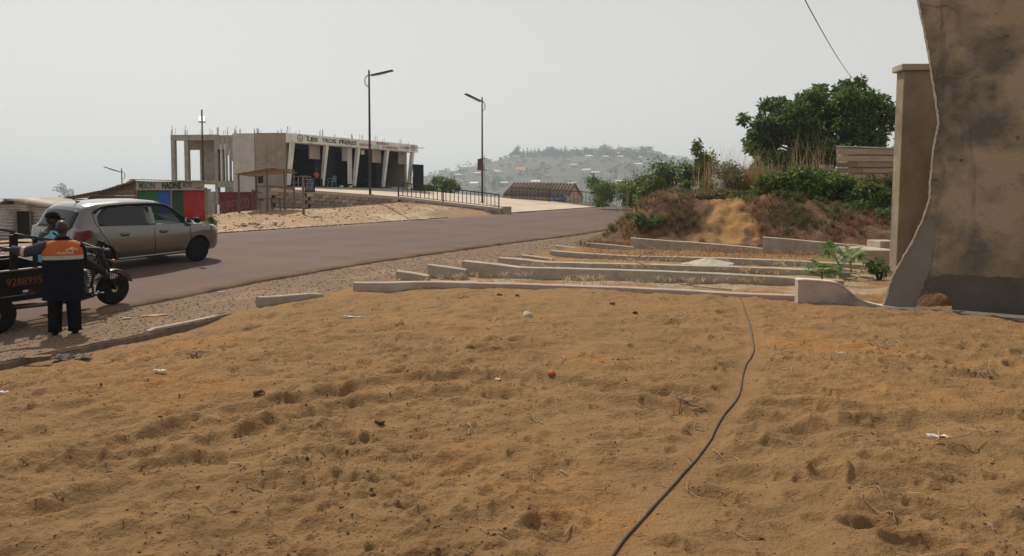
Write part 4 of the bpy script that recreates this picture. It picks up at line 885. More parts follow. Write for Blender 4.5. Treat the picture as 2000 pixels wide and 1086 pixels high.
for sx in (-1,1):
    for sy in (-1,1): m = MB(); m.box((sx*.5,sy*.26,.35), (.05,.05,.7)); m.build('leg', m_rawc, T)

# ---- railings on the platform
m_rail = pm('black_railing', (.02,.019,.02), (.035,.03,.028), 8, .55)
def railing(label, a, b, h, nb, posts):
    a = Vector(a); b = Vector(b); T = thing('railing', label, 'railing', a); m = MB(); m.beam(a+UP*h, b+UP*h, .065, .06); m.build('top_rail', m_rail, T, world=True)
    m = MB(); m.beam(a+UP*.08, b+UP*.08, .035, .035); m.build('bottom_rail', m_rail, T, world=True)
    for k in range(1, nb):
        p = a.lerp(b, k/nb); m = MB(); m.beam(p+UP*.097, p+UP*(h-.023), .042, .042, (1,0,0)); m.build('bar', m_rail, T, world=True)
    for t in posts: p = a.lerp(b, t); m = MB(); m.beam(p-UP*.15, p+UP*(h+.02), .075, .075, (1,0,0)); m.build('post', m_rail, T, world=True)
e2 = Vector(E[2]); e3 = Vector(E[3]); e2b = Vector(E[1]).lerp(e2, .97); railing('long black railing sloping along the edge of the paved platform', (e2b.x+.02,e2b.y+.12,e2b.z+.01), (e3.x-.1,e3.y+.08,e3.z+.02), .82, 24, (0,.43,1))
ra = P(1000,388,59.8); rb = P(1168,400,57.3); railing('black railing before the brown roofed house beyond the platform', (ra.x,ra.y,1.60), (rb.x,rb.y,1.12), .95, 22, (0,.44,1))

# ---- solar street lamps
m_pole = pm('rust_brown_pole', (.055,.032,.03), (.04,.026,.026), 5, .6); m_panel = pm('dark_panel', (.025,.02,.03), (.03,.024,.03), 5, .4); m_galv = pm('galvanised', (.36,.38,.36), (.28,.3,.29), 6, .5, metal=.5)
def lamp(label, loc, h, side, box=False, s=1.0, drop=0.0):
    T = thing('street_lamp', label, 'street lamp', loc); m = MB(); m.tube([(0,0,-.05),(0,0,h*.25),(0,0,h)], [.075*s,.07*s,.05*s], 10); m.build('pole', m_pole, T, smooth=False)
    m = MB(); m.box((0,0,.02), (.34,.34,.03)); m.build('base_plate', m_pole, T)
    h -= drop
    m = MB(); sg = -side[0] if side[0] else 1
    dx = Vector((side[0], side[1], 0)).normalized()
    for r in (.36, .30): m.tube([Vector((0,0,h-.62))-dx*(r*.62*math.sin(t)/.62*.75)+UP*(-r*math.cos(t)) for t in np.linspace(0, math.pi, 12)], .016, 6)
    for t in np.linspace(.3, math.pi-.3, 7): m.tube([Vector((0,0,h-.62))-dx*(r_*.75*math.sin(t))-UP*(r_*math.cos(t)) for r_ in (.36,.30)], .012, 5)
    m.build('arched_bracket', m_galv, T)
    m = MB(); m.tube([Vector((0,0,h-.32)), dx*.55+UP*(h-.18)], .022, 6); m.build('arm', m_pole, T)
    m = MB(); a = dx*.12+UP*(h-.30); b = dx*1.38+UP*(h-.12+(.1 if not side[1] else .25)); m.beam(a, b, .36, .07); m.build('solar_head', m_panel, T, bevel=.015)
    m = MB(); dn = Vector((0,0,-.05)); m.beam(a.lerp(b,.25)+dn, a.lerp(b,.7)+dn, .2, .04); m.build('light_lens', m_galv, T)
    if box:
        m = MB(); m.box((-.12,-.12,h*.36), (.42,.24,.8)); m.build('control_box', pm('brown_box', (.10,.055,.045), (.08,.045,.04), 5, .6), T, bevel=.01)
        for z in (.30,.41): m = MB(); m.box((.1,-.02,h*z+.05), (.5,.05,.05)); m.build('box_clamp', m_pole, T)
        m = MB(); m.tube([(.14,0,0),(.14,0,h*.45)], .03, 6); m.build('conduit', m_galv, T)
l = P(723,378,41.0); lamp('tall solar street lamp in front of the shop bays, its head pointing right', (l.x,l.y,plat_z(l.x,l.y)), P(723,137,41.0).z-plat_z(l.x,l.y), (1,0))
l = P(942,383,51); z = plat_z(l.x,l.y); lamp('solar street lamp with a brown control box on its pole, before the hazy hill', (l.x,l.y,z), P(942,190,51).z-z, (-.9,-.6), True)
l = P(397,352,38); z = gz(l.x,l.y); lamp('thin solar lamp pole seen end on before the open concrete frame', (l.x,l.y,z), P(397,214,38).z-z, (-.437,1), s=.8, drop=.35)
l = P(238,352,62); z = gz(l.x,l.y); lamp('small distant solar lamp above the plank shed roof', (l.x,l.y,z-.3), P(238,329,62).z-z+.3, (-1,-.2), s=.8)

# ================================================================ kiosks and sheds across the road
m_wood = pm('weathered_wood', (.22,.17,.13), (.13,.10,.078), 4, .92, .6, 22, stretch=(1,1,.25), rnd=.2, contrast=(.3,.7)); m_tin = pm('rusty_tin', (.34,.29,.25), (.22,.15,.11), 2.5, .6, .2, 20, metal=.25, contrast=(.35,.65))
Yk = 31.0; zk = gz(-15, Yk)
def kx(px): return P(px, 400, Yk).x
def kz(py): return P(330, py, Yk).z
T = thing('painted_kiosk', 'kiosk with green, blue and red painted tin panels under a hand lettered sign board', 'kiosk', (kx(265), Yk, zk))
def corr(name, x0, x1, y, z0, z1, mat, par, amp=.012, pitch=.09, horiz=False, th=.01):
    m = MB(); rows = []
    if not horiz:
        n = max(4, int((x1-x0)/pitch*6)); xs = np.linspace(x0, x1, n); rows = [[Vector((x, y+amp*math.sin((x-x0)/pitch*2*math.pi), z)) for x in xs] for z in (z0, z1)]
    else:
        n = max(4, int((z1-z0)/pitch*6)); zs = np.linspace(z0, z1, n); rows = [[Vector((x, y+amp*math.sin((z-z0)/pitch*2*math.pi), z)) for x in (x0, x1)] for z in zs]
    m.grid(rows); return m.build(name, mat, par, smooth=True, world=True, solid=th)
paint = lambda n, c: pm(n, c, tuple(v*.75 for v in c), 3, .75, .15, 15, contrast=(.3,.7), c3=tuple(v*1.25+.005 for v in c), s3=1.2)
for a, b, mt, lab in ((270,310,paint('green_paint',(.026,.15,.034)),'bright green panel'), (310,335,paint('blue_panel',(.022,.095,.40)),'blue panel'), (337,357.5,paint('dark_green_paint',(.018,.075,.025)),'dark green panel'), (358,400,paint('red_panel',(.36,.026,.022)),'red panel')):
    o = corr('panel', kx(a), kx(b)-.005, Yk, zk-.2, kz(372.5), mt, T, .006, .12); o['label'] = lab
for a in (268.5, 336): m = MB(); m.box((kx(a), Yk-.02, (zk+kz(360))/2), (.07,.09,kz(360)-zk+.2)); m.build('post', m_wood, T, world=True)
m_board = pm('pale_board', (.40,.35,.31), (.33,.285,.25), 4, .9, .3, 25)
m = MB(); m.box(((kx(268)+kx(400))/2, Yk-.06, (kz(354.5)+kz(371.5))/2), (kx(400)-kx(268), .03, kz(354.5)-kz(371.5))); sb = m.build('sign_board', m_board, T, world=True)
teal = pm('teal_paint', (.02,.12,.10), (.03,.15,.12), 4, .7); dteal = pm('black_teal_paint', (.008,.035,.035), (.01,.05,.045), 4, .7)
for s_, a, b, t0, t1, mt, th in (('MSON',274,305,369,355.5,teal,.03), ('NADINE',319,356,369,355.5,dteal,.05), ('BOIS',360,377.5,366.5,356,ink,.015)):
    text(s_, (kx(a), Yk-.079, kz(t0)), (1,0,0), UP, kx(b)-kx(a), kz(t1)-kz(t0), mt, T, thick=th, depth=.003)
m = MB()
for k in range(14): m.box((kx(382+k*1.25), Yk-.077, kz(365.8+(k%3)*.5)), (.018,.004,.03+.02*(k%2)), 0)
for k in range(7): m.box((kx(388+k*1.2), Yk-.077, kz(368.6)), (.015,.004,.022), 0)
m.build('small_strokes', ink, T, world=True)
def tin_roof(par, quad, mat, n=40, amp=.015, name='roof'):     # quad a,b (low edge) c,d (high edge); corrugations run a->d
    a, b, c, d = [Vector(q) for q in quad]; m = MB(); m.grid([[ (a.lerp(b,t)).lerp(d.lerp(c,t), r)+UP*amp*math.sin(t*n*math.pi) for t in np.linspace(0,1,n*3)] for r in (0,.5,1)]); return m.build(name, mat, par, smooth=True, world=True, solid=.012)
tin_roof(T, [(kx(262),Yk-.28,kz(350.5)), (kx(408),Yk-.28,kz(354)), (kx(404),Yk+.8,kz(356)), (kx(262),Yk+.8,kz(348))], m_tin, 44)
m = MB(); m.box((kx(335), Yk+.3, (zk+kz(362))/2-.1), (kx(396)-kx(274), .4, kz(362)-zk)); m.build('inner_wall', m_wood, T, world=True)
# plank shed behind it on the left
T = thing('plank_shed', 'long shed of rough grey boards with sagging tin roof left of the painted kiosk', 'shed', (kx(180), Yk+1, zk))
for i in range(9):
    z0 = kz(448-i*11); L0 = kx(130+max(0,(i-4))*26); m = MB(); x1 = kx(266)-.06; 
    if L0 < x1-.2: m.hexa([(L0,Yk+.35,z0),(x1,Yk+.05,z0),(x1,Yk+.09,z0),(L0,Yk+.39,z0)], [(L0+.3,Yk+.35,z0+.235),(x1,Yk+.05,z0+.235),(x1,Yk+.09,z0+.235),(L0+.3,Yk+.39,z0+.235)]); m.build('board', m_wood, T, world=True)
tin_roof(T, [(kx(112),Yk-.1,kz(389)), (kx(200),Yk-.15,kz(372)), (kx(205),Yk+3.4,kz(370)), (kx(112),Yk+3.4,kz(385))], m_tin, 26); tin_roof(T, [(kx(198),Yk-.2,kz(373.5)), (kx(267),Yk-.25,kz(353)), (kx(267),Yk+3.4,kz(352)), (kx(198),Yk+3.4,kz(371))], m_tin, 20)
# tin shack at the far left
Yt = 28.0; zt_ = gz(P(40,470,Yt).x, Yt)
def sx(px): return P(px, 430, Yt).x
def sz(py): return P(40, py, Yt).z
T = thing('tin_shack', 'patched corrugated tin shack with a dark doorway at the left edge', 'shack', (sx(40), Yt, zt_))
m_tinb = pm('bare_tin', (.52,.52,.50), (.34,.31,.28), 3, .5, .15, 15, metal=.35, contrast=(.35,.65), c3=(.20,.12,.09), s3=.9)
for a, b, t0, t1 in ((-40,32,476,398), (62,96,476,402), (28,62,412,395)): corr('tin_sheet', sx(a), sx(b), Yt, sz(t0), sz(t1), m_tinb, T, .035, .13, True)
m = MB(); m.box((sx(47), Yt+1.2, sz(440)), (sx(98)-sx(-40), 2.2, sz(402)-sz(480))); m.build('inner_wall', pm('doorway_shade', (.012,.011,.01), (.016,.014,.013), 3, .95), T, world=True)  # near-black block, the shade inside the doorway put into its colour
for a in (32.5, 61.5): m = MB(); m.box((sx(a), Yt-.03, (sz(412)+sz(474))/2), (.07,.07,sz(412)-sz(474))); m.build('door_post', m_wood, T, world=True)
tin_roof(T, [(sx(14),Yt-.25,sz(388.5)), (sx(100),Yt-.3,sz(404)), (sx(115),Yt+3.2,sz(394)), (sx(20),Yt+3.2,sz(385))], m_tin, 26); tin_roof(T, [(sx(-50),Yt-.25,sz(425)), (sx(22),Yt-.25,sz(389)), (sx(22),Yt+3.2,sz(386)), (sx(-50),Yt+3.2,sz(415))], m_tin, 26, name='roof')
# concrete posts between kiosk and gate, red gate
Yg_ = 38.0
def gx(px): return P(px, 400, Yg_).x
def gzz(py): return P(460, py, Yg_).z
T = thing('red_gate', 'dull red sheet metal gate with faded pink hand lettering', 'gate', (gx(429), Yg_, gz(gx(429), Yg_)))
m = MB(); m.box(((gx(429)+gx(500))/2, Yg_, (gzz(377)+.2)/2), (gx(500)-gx(429), .05, gzz(377)-.2)); m.build('sheet', paint('dull_red', (.155,.03,.03)), T, world=True)
text("SUPEY'S'D", (gx(430), Yg_-.027, gzz(417)), (1,0,.18), (0,0,1), gx(488)-gx(430), .62, pm('faded_pink', (.28,.11,.11), (.24,.09,.09), 4, .8), T, depth=.002, thick=.012)
m = MB(); m.box(((gx(429)+gx(500))/2, Yg_-.02, gzz(376)), (gx(500)-gx(429)+.06, .09, .06)); m.build('top_frame', paint('dull_red', (.155,.03,.03)), T, world=True)
for lab, a, b, t in (('broad grey concrete post left of the red gate', 411, 428, 372), ('lower rough concrete post right of the red kiosk panel', 398.5, 410, 392)):
    m = MB(); m.box(((gx(a)+gx(b))/2, Yg_-1.2, (gzz(t)+0)/2), (gx(b)-gx(a), .35, gzz(t))); m.box(((gx(a)+gx(b))/2, Yg_-1.2, gzz(t)+.03), (gx(b)-gx(a)+.08, .42, .07)); o = m.build('concrete_post', m_rawc, bevel=.02, world=Vector(((gx(a)+gx(b))/2, Yg_-1.2, 0))); tag(o, lab, 'post')
m = MB(); m.box((gx(404), Yg_-1.3, (gzz(363)+gzz(392))/2), (gx(408)-gx(400.5), .04, gzz(363)-gzz(392))); tag(m.build('white_board', pm('white_board', (.66,.68,.68), (.55,.57,.58), 2, .6), world=Vector((gx(404), Yg_-1.3, gzz(392)))), 'small white board standing on the rough concrete post by the kiosk', 'board')
# wooden market stall
Yw = 34.6; zw = gz(P(515,410,Yw).x, Yw)
T = thing('market_stall', 'open wooden stall of thin poles with a sagging roof and bench on the sandy bank', 'stall', (P(515,410,Yw).x, Yw, zw))
def wp(px, py, dy=0): return P(px, py, Yw+dy)
for px, t, dy in ((465.5,341,0), (500,337,1.5), (520.5,329,-.3), (555,332,.2), (573,331,1.2)):
    a = wp(px, t, dy); m = MB(); b = gz(a.x, a.y)-.15; m.tube([(a.x,a.y,b),(a.x+.02,a.y,(a.z+b)/2),(a.x,a.y,a.z)], [.055,.05,.045], 7); m.build('pole', m_wood, T, world=True)
m = MB(); tin_roof(T, [wp(457,339.5,-.4), wp(536,327,-.5), wp(580,337,1.6), wp(490,345,1.8)], m_tin, 18, .02)
for (a, b, t) in (((466,341,0),(521,330,-.3),.07), ((521,330,-.3),(573,332,1.2),.07), ((500,364,1.5),(573,366,1.2),.06), ((521,364,-.3),(573,368,1.2),.14), ((500,388,0),(549,388,0),.05)):
    m = MB(); m.beam(wp(*a), wp(*b), .05, t); m.build('crossbar', m_wood, T, world=True)
T = thing('wooden_bench', 'rough wooden bench and trestle inside the pole stall', 'bench', (wp(525,410).x, Yw+.4, zw))
m = MB(); m.beam(wp(505,388,.3), wp(549,387.5,.3), .35, .05); m.build('seat', m_wood, T, world=True)
for px in (507,530,546):
    a = wp(px, 388.5, .3); m = MB(); m.beam(a, Vector((a.x+.05,a.y,gz(a.x,a.y)-.05)), .07, .07, (1,0,0)); m.build('leg', m_wood, T, world=True)
m = MB(); m.beam(wp(493,372,.5), wp(512,378,.5), .06,.06); m.beam(wp(493,370,.5), wp(495,409,.5), .06,.06,(1,0,0)); m.beam(wp(493,388,.5), wp(515,391,.5), .05,.06); m.build('trestle', m_wood, T, world=True)
# black price board on a post
Yb = 33.0; a = P(593,418,Yb); T = thing('chalk_sign', 'black hand lettered board hanging on a wooden post at the road edge', 'sign', (a.x, Yb, gz(a.x,Yb)))
m = MB(); m.box((a.x,Yb,(P(593,345,Yb).z+gz(a.x,Yb))/2-.1), (.11,.09,P(593,345,Yb).z-gz(a.x,Yb)+.2)); m.build('post', m_wood, T, world=True)
m = MB(); m.box((P(593,345,Yb).x-.03,Yb,P(593,345,Yb).z+.02), (.34,.1,.06)); m.build('crosspiece', m_wood, T, world=True)
b0 = P(596,375.5,Yb-.06); b1 = P(615,347,Yb-.06); m = MB(); m.box(((b0.x+b1.x)/2,Yb-.06,(b0.z+b1.z)/2), (b1.x-b0.x,.025,b1.z-b0.z)); m.build('board', pm('black_board', (.008,.008,.012), (.012,.012,.016), 4, .5), T, world=True)
wp_ = pm('white_chalk', (.7,.72,.75), (.5,.52,.55), 9, .8); W_ = b1.x-b0.x; H_ = b1.z-b0.z
m = MB(); rs = random.Random(3)          # rows of small unreadable chalk strokes
for i in range(7):
    u = rs.uniform(.06,.2); z = b1.z-H_*(.08+.135*i)
    while u < rs.uniform(.75,.92):
        w = rs.uniform(.04,.11); h = H_*(rs.uniform(.05,.085) if i < 6 else .03); x = b0.x+W_*u
        m.prism([(0,0),(w*W_*.45,0),(w*W_*.9,h*.9),(w*W_*.5,h)], (x, Yb-.074, z-h*.9), (1,0,0), UP, (0,-.003,0)); 
        if rs.random() < .5: m.prism([(0,0),(w*W_*1.1,0),(w*W_*1.1,h*.28),(0,h*.28)], (x, Yb-.0745, z-h*rs.uniform(.2,.8)), (1,0,0), UP, (0,-.003,0))
        u += w+rs.uniform(.03,.09)
m.build('chalk_strokes', wp_, T, world=True)
# ---- brown roofed house beyond the platform
Yh = 74.0
def hx(px, d=0): return P(px, 370, Yh+d).x
def hz(py, d=0): return P(1060, py, Yh+d).z
T = thing('tiled_house', 'low house with a ribbed brown roof and pink gable beyond the railing', 'house', (hx(1060), Yh, hz(405)))
m_rt = pm('brown_roof', (.215,.158,.125), (.155,.11,.085), 2, .85, .2, 10, contrast=(.35,.65)); m_ph = pm('pink_wall', (.45,.285,.215), (.38,.24,.18), 1.5, .9)
a = Vector((hx(981),Yh,hz(383))); b = Vector((hx(1108),Yh,hz(387))); d = Vector((hx(1002,5),Yh+5,hz(358,5))); c = Vector((hx(1125,5),Yh+5,hz(359.5,5)))
tin_roof(T, [a, b, c, d], m_rt, 38, .22); tin_roof(T, [Vector((hx(1138,10),Yh+10,hz(384,10))), Vector((hx(1020,10),Yh+10,hz(384,10))), d, c], m_rt, 46, .08)
m = MB(); e = Vector((hx(1138,10),Yh+10,hz(384,10))); m._add([b+Vector((-.25,.3,.02)), e+Vector((-.25,-.3,0)), c+Vector((-.25,0,-.1)), b+Vector((-.25,.3,-4)), e+Vector((-.25,-.3,-4))], [(0,1,2),(3,4,1,0)]); m.build('gable_wall', m_ph, T, world=True)
m = MB(); m._add([a+Vector((.4,.4,.1)), b+Vector((-.25,.3,.05)), b+Vector((-.25,.3,-4)), a+Vector((.4,.4,-4))], [(0,3,2,1)]); m.build('front_wall', m_brown, T, world=True)
m = MB(); m.beam(d, c, .3, .14); m.build('ridge_cap', m_rt, T, world=True); m = MB(); m.beam(a+Vector((0,-.02,-.12)), b+Vector((0,-.02,-.12)), .06, .28); m.build('fascia_board', m_brown, T, world=True)
m = MB(); m.ball(c+Vector((0,0,.1)), .16, 8, 6); m.build('ridge_knob', m_white, T, world=True, smooth=True)
for lab, p0, p1, mt in (('bright blue tarpaulin slung behind the second railing', (1079,385), (1105,394), paint('tarp_blue', (.06,.19,.55))), ('pale grey tarpaulin sagging behind the second railing', (1103,383), (1140,394), pm('tarp_grey', (.42,.48,.52), (.30,.36,.40), 2, .7))):
    Ya = 66.0; q = [P(p0[0],p0[1]-3,Ya), P(p1[0],p0[1]-2,Ya)]; m = MB(); rows = []
    for r in np.linspace(0, 1, 5): rows.append([q[0].lerp(q[1], t)+Vector((0, .8*r+.12*math.sin(t*9+r*3), -.55*r-(.32*math.sin(t*math.pi))*(1-r*.3)+.05*math.sin(t*13+r*5))) for t in np.linspace(0, 1, 14)])
    m.grid(rows); o = m.build('tarpaulin', mt, smooth=True, world=Vector((q[0].x, Ya, q[0].z-.8)), solid=.01); tag(o, lab, 'tarpaulin')
# ================================================================ vehicles
def frame_on(s, n, ahead=1.2, side=.7, zf=None):
    """origin and axes of a vehicle standing on the road at (s, n), heading up the road"""
    zf = zf or (lambda s, n: road_z(s, n) if n > N0 else shoulder_z(s, n))
    q = lambda a, b: Vector((*XY(s+a, n+b), float(zf(s+a, n+b))))
    fw = (q(ahead,0)-q(-ahead,0)).normalized(); lf = (q(0,side)-q(0,-side)).normalized(); up = fw.cross(lf).normalized(); lf = up.cross(fw)
    M = Matrix((fw, lf, up)).transposed().to_4x4(); M.translation = (q(ahead,0)+q(-ahead,0))/2; return M
def bool_cut(me, cutters):
    o = bpy.data.objects.new('tmp_body', me); COL.objects.link(o); tmp = [o]
    for c in cutters:
        co = bpy.data.objects.new('tmp_cut', c); COL.objects.link(co); tmp.append(co); md = o.modifiers.new('b', 'BOOLEAN'); md.operation = 'DIFFERENCE'; md.object = co; md.solver = 'EXACT'
    dg = bpy.context.evaluated_depsgraph_get(); out = bpy.data.meshes.new_from_object(o.evaluated_get(dg))
    for t in tmp: bpy.data.objects.remove(t)
    return out
def carpaint():
    m = pm('grey_gold_paint', (.172,.156,.142), (.158,.144,.130), 300, .22, spec=.5, metal=.75); b = m.node_tree.nodes['Principled BSDF']; b.inputs['Coat Weight'].default_value = 1.0; b.inputs['Coat Roughness'].default_value = .05; return m
PAINT = carpaint(); BLACKP = pm('black_plastic', (.009,.009,.010), (.014,.014,.014), 20, .65, spec=.2); RUBBER = pm('tyre_rubber', (.008,.008,.008), (.016,.014,.013), 12, .95, spec=.15); STEEL = pm('dark_steel_rim', (.05,.05,.052), (.03,.03,.03), 9, .5, metal=.5); CHROME = pm('chrome', (.6,.6,.6), (.5,.5,.5), 9, .18, metal=1.0)
TINT = pm('tinted_glass', (.010,.011,.013), (.012,.013,.016), 3, .06, spec=.5); CLEAR = glassmat('side_glass', (.78,.84,.82), .16); REDL = pm('red_lens', (.14,.006,.008), (.10,.006,.008), 8, .15, spec=.5)
_cx = [-1.80,-1.79,-1.775,-1.75,-1.70,-1.60,-1.50,-1.38,-1.2,-.6,0,.3,.6,.9,1.05,1.2,1.5,1.65,1.74,1.79,1.805]
_ct = [.60,.72,.87,.97,1.07,1.25,1.385,1.435,1.468,1.50,1.492,1.455,1.33,1.125,1.01,.965,.875,.81,.73,.62,.52]
_cw = [.68,.72,.755,.775,.79,.805,.815,.822,.828,.83,.83,.83,.83,.83,.828,.82,.79,.745,.69,.63,.58]
_cb = [.40,.33,.29,.265,.25,.235,.225,.215,.205,.20,.20,.20,.20,.20,.20,.20,.21,.225,.26,.31,.36]
_cq = [.60,.60,.60,.60,.605,.605,.60,.60,.60,.605,.60,.595,.60,.64,.66,.64,.60,.56,.50,.42,.36]
def cring(x):
    zt, w, zb, q = (float(np.interp(x, _cx, t)) for t in (_ct, _cw, _cb, _cq)); belt = min(.965-.022*(x+1.8), zt-.025)
    h = lambda z: min(z, belt-.01)
    p = [(0,zb), (.70*w,zb), (.93*w,zb+.05), (.985*w,h(max(zb+.10,.40))), (1.0*w,h(.56)), (.995*w,h(.70)), (.975*w,h(.84)), (.95*w,belt)]
    rs = max(zt-.085, belt+.004); qq = q if zt > belt+.12 else max(q, .78*w)
    p += [(.95*w+(qq-.95*w)*.38, belt+(rs-belt)*.40), (.95*w+(qq-.95*w)*.72, belt+(rs-belt)*.75), (qq, rs), (qq*.87, rs+(zt-rs)*.62), (qq*.5, rs+(zt-rs)*.93), (0, zt)]
    return p
def cside(x, z):         # half width of the car's side at height z
    r = cring(x)[1:11]
    return float(np.interp(z, [a[1]+i*1e-6 for i, a in enumerate(r)], [a[0] for a in r]))
def make_car():
    s, n = SN(-8.98, 16.72); M = frame_on(s, n); T = thing('car', 'silver grey hatchback with tinted rear windows driving up the road', 'car'); M = M @ Matrix.Scale(1.035, 4); T.matrix_world = M
    xs = sorted(set(_cx+list(np.linspace(-1.7, 1.74, 60)))); m = MB(); rings = []
    for x in xs:
        r = cring(x); rings.append([Vector((x,-y,z)) for y, z in r]+[Vector((x,y,z)) for y, z in r[::-1][1:-1]])
    k = len(rings[0]); vs = [p for r in rings for p in r]; fs = [(i*k+j, (i+1)*k+j, (i+1)*k+(j+1) % k, i*k+(j+1) % k) for i in range(len(xs)-1) for j in range(k)]
    fs += [tuple(range(k)), tuple((len(xs)-1)*k+j for j in range(k))[::-1]]; m._add(vs, fs); body = m.mesh('body', [PAINT, BLACKP])
    cut = []
    for x in (1.11, -1.26):
        for sg in (-1, 1): c = MB(); c.lathe([(.335,-.22),(.335,.22)], 32, Matrix.Translation((x, sg*.80, .30)) @ Matrix.Rotation(math.pi/2, 4, 'X')); cut.append(c.mesh('c', BLACKP))
    win = [(.03,.945),(.03,1.375),(.30,1.345),(.45,1.28),(.62,1.165),(.80,1.01),(.845,.945)]; c = MB(); c.prism(win, (0,-1.2,0), (1,0,0), (0,0,1), (0,2.4,0)); cut.append(c.mesh('c', BLACKP)); c = MB(); c.prism([(-.45,.90),(-.45,1.38),(.24,1.395),(.42,1.50),(1.02,1.12),(.90,.93)], (0,-.50,0), (1,0,0), (0,0,1), (0,1.0,0)); cut.append(c.mesh('c', BLACKP))
    me = bool_cut(body, cut); me.name = 'body'; me.materials.clear(); me.materials.append(PAINT); me.materials.append(BLACKP)
    for p in me.polygons:
        c = p.center; inside = abs(c.y) < cside(c.x, c.z)-.03 and (c.z < .62 or (abs(p.normal.z) > .1 or abs(p.normal.x) > .1) and -.5 < c.x < .95 and .88 < c.z < 1.42)
        p.material_index = 1 if inside and c.z < 1.41 or c.z < .21 else 0
    me.shade_smooth(); me.set_sharp_from_angle(angle=R_(38)); bo = bpy.data.objects.new('body', me); COL.objects.link(bo); bo.parent = T
    def sidepatch(name, poly, mat, sg, off=.006, nz=10):   # panel lying on the flank, polygon in (x, z): left and right bounds per height
        zs = np.linspace(min(p[1] for p in poly), max(p[1] for p in poly), nz); rows = []
        for z in zs:
            xs_ = []
            for (a, b) in zip(poly, poly[1:]+poly[:1]):
                if (a[1]-z)*(b[1]-z) <= 0 and abs(a[1]-b[1]) > 1e-9: xs_.append(a[0]+(b[0]-a[0])*(z-a[1])/(b[1]-a[1]))
            if len(xs_) < 2: xs_ = [p[0] for p in poly if abs(p[1]-z) < 1e-6]
            x0, x1 = min(xs_), max(xs_); rows.append([Vector((x, sg*(cside(x, z)+off), z)) for x in np.linspace(x0, x1, 9)])
        m = MB(); m.grid(rows if sg < 0 else [r[::-1] for r in rows]); return m.build(name, mat, T, smooth=True, solid=.004)
    rear = [(-1.26,1.02),(-1.22,.975),(-1.1,.96),(-.09,.945),(-.07,1.375),(-.5,1.39),(-1.05,1.365),(-1.24,1.20)]
    for sg in (-1, 1):
        sidepatch('rear_side_window', rear, TINT, sg); sidepatch('front_side_window', [(a*1.0+(-.012 if a < .1 else .014), b) for a, b in win], CLEAR, sg, .004)
        sidepatch('door_pillar', [(-.065,.95),(.02,.95),(.02,1.375),(-.065,1.375)], PAINT if sg < 0 else BLACKP, sg, .006)
        pts = []
        for x in np.linspace(-1.28, .82, 30):
            z = float(np.interp(x, [-1.28,-1.18,-1.0,-.5,.0,.32,.5,.82], [1.27,1.36,1.395,1.41,1.405,1.37,1.29,1.03])); pts.append((x, sg*(cside(x, z)+.02), z))
        m = MB(); m.tube(pts, .028, 6); m.build('window_visor', BLACKP, T, smooth=True)
        for seam in ([(-.02,.26),(-.03,.6),(-.03,.94)], [(.87,.27),(.89,.6),(.88,.94)], [(-.78,.26),(-.95,.45),(-1.08,.62),(-1.22,.86),(-1.31,1.05),(-1.33,1.25),(-1.25,1.36)]):
            m = MB(); pts = []
            for a, b in zip(seam[:-1], seam[1:]):
                for t in np.linspace(0, 1, 5, endpoint=False): x, z = a[0]+(b[0]-a[0])*t, a[1]+(b[1]-a[1])*t; pts.append((x, sg*(cside(x, z)+.0015), z))
            m.tube(pts, .006, 5); m.build('door_seam', BLACKP, T)
        for x in (-.72, .20): m = MB(); m.box((x, sg*(cside(x,.80)+.014), .80), (.2,.035,.055)); m.build('door_handle', PAINT, T, bevel=.012); m = MB(); m.box((x, sg*(cside(x,.775)+.004), .768), (.16,.01,.035)); m.build('handle_recess', BLACKP, T)
        m = MB(); pts = [(x, sg*(cside(x,.275)+.004), .275) for x in np.linspace(-.86, .76, 12)]; m.tube(pts, .016, 6); m.build('sill_strip', pm('pale_sill', (.42,.41,.40), (.36,.35,.34), 20, .4, metal=.3), T, smooth=True)
        sidepatch('tail_light', [(-1.76,.70),(-1.60,.70),(-1.44,.80),(-1.40,.90),(-1.48,.93),(-1.74,.905),(-1.775,.80)], REDL, sg, .012)
        m = MB(); m.ball((.98, sg*.93, 1.0), (.07,.10,.075), 12, 8); m.build('mirror', BLACKP if sg < 0 else PAINT, T, smooth=True); m = MB(); m._add([(.80,sg*.84,.955),(.96,sg*.835,.945),(.80,sg*.80,1.05)], [(0,1,2)] if sg < 0 else [(2,1,0)]); m.build('mirror_base', BLACKP, T, solid=.02)
        m = MB(); m.ball((1.27, sg*(cside(1.27,.86)+.0), .85), (.035,.012,.016), 8, 6); m.build('side_repeater', CHROME, T)
        m = MB(); m.ball((1.60, sg*.60, .76), (.15,.13,.085), 14, 8, Matrix.Rotation(sg*-.6, 3, 'Z')); m.build('headlight', pm('headlight_glass', (.5,.52,.5), (.4,.42,.4), 20, .1, spec=.6), T, smooth=True)
        for x in (1.11, -1.26):      # wheel > tyre, rim
            m = MB(); Mw = Matrix.Translation((x, sg*.735, .285)) @ Matrix.Rotation(math.pi/2, 4, 'X'); m.lathe([(.19,-.08),(.25,-.085),(.283,-.06),(.286,0),(.283,.06),(.25,.085),(.19,.08)], 36, Mw); wo_ = m.build('wheel', RUBBER, T, smooth=True)
            m = MB(); m.lathe([(.02,.0),(.07,.045),(.10,.05),(.15,.02),(.185,.07),(.2,.078)] if sg < 0 else [(.02,-.0),(.07,-.045),(.10,-.05),(.15,-.02),(.185,-.07),(.2,-.078)], 24, Mw); m.build('rim', STEEL, wo_, smooth=True)
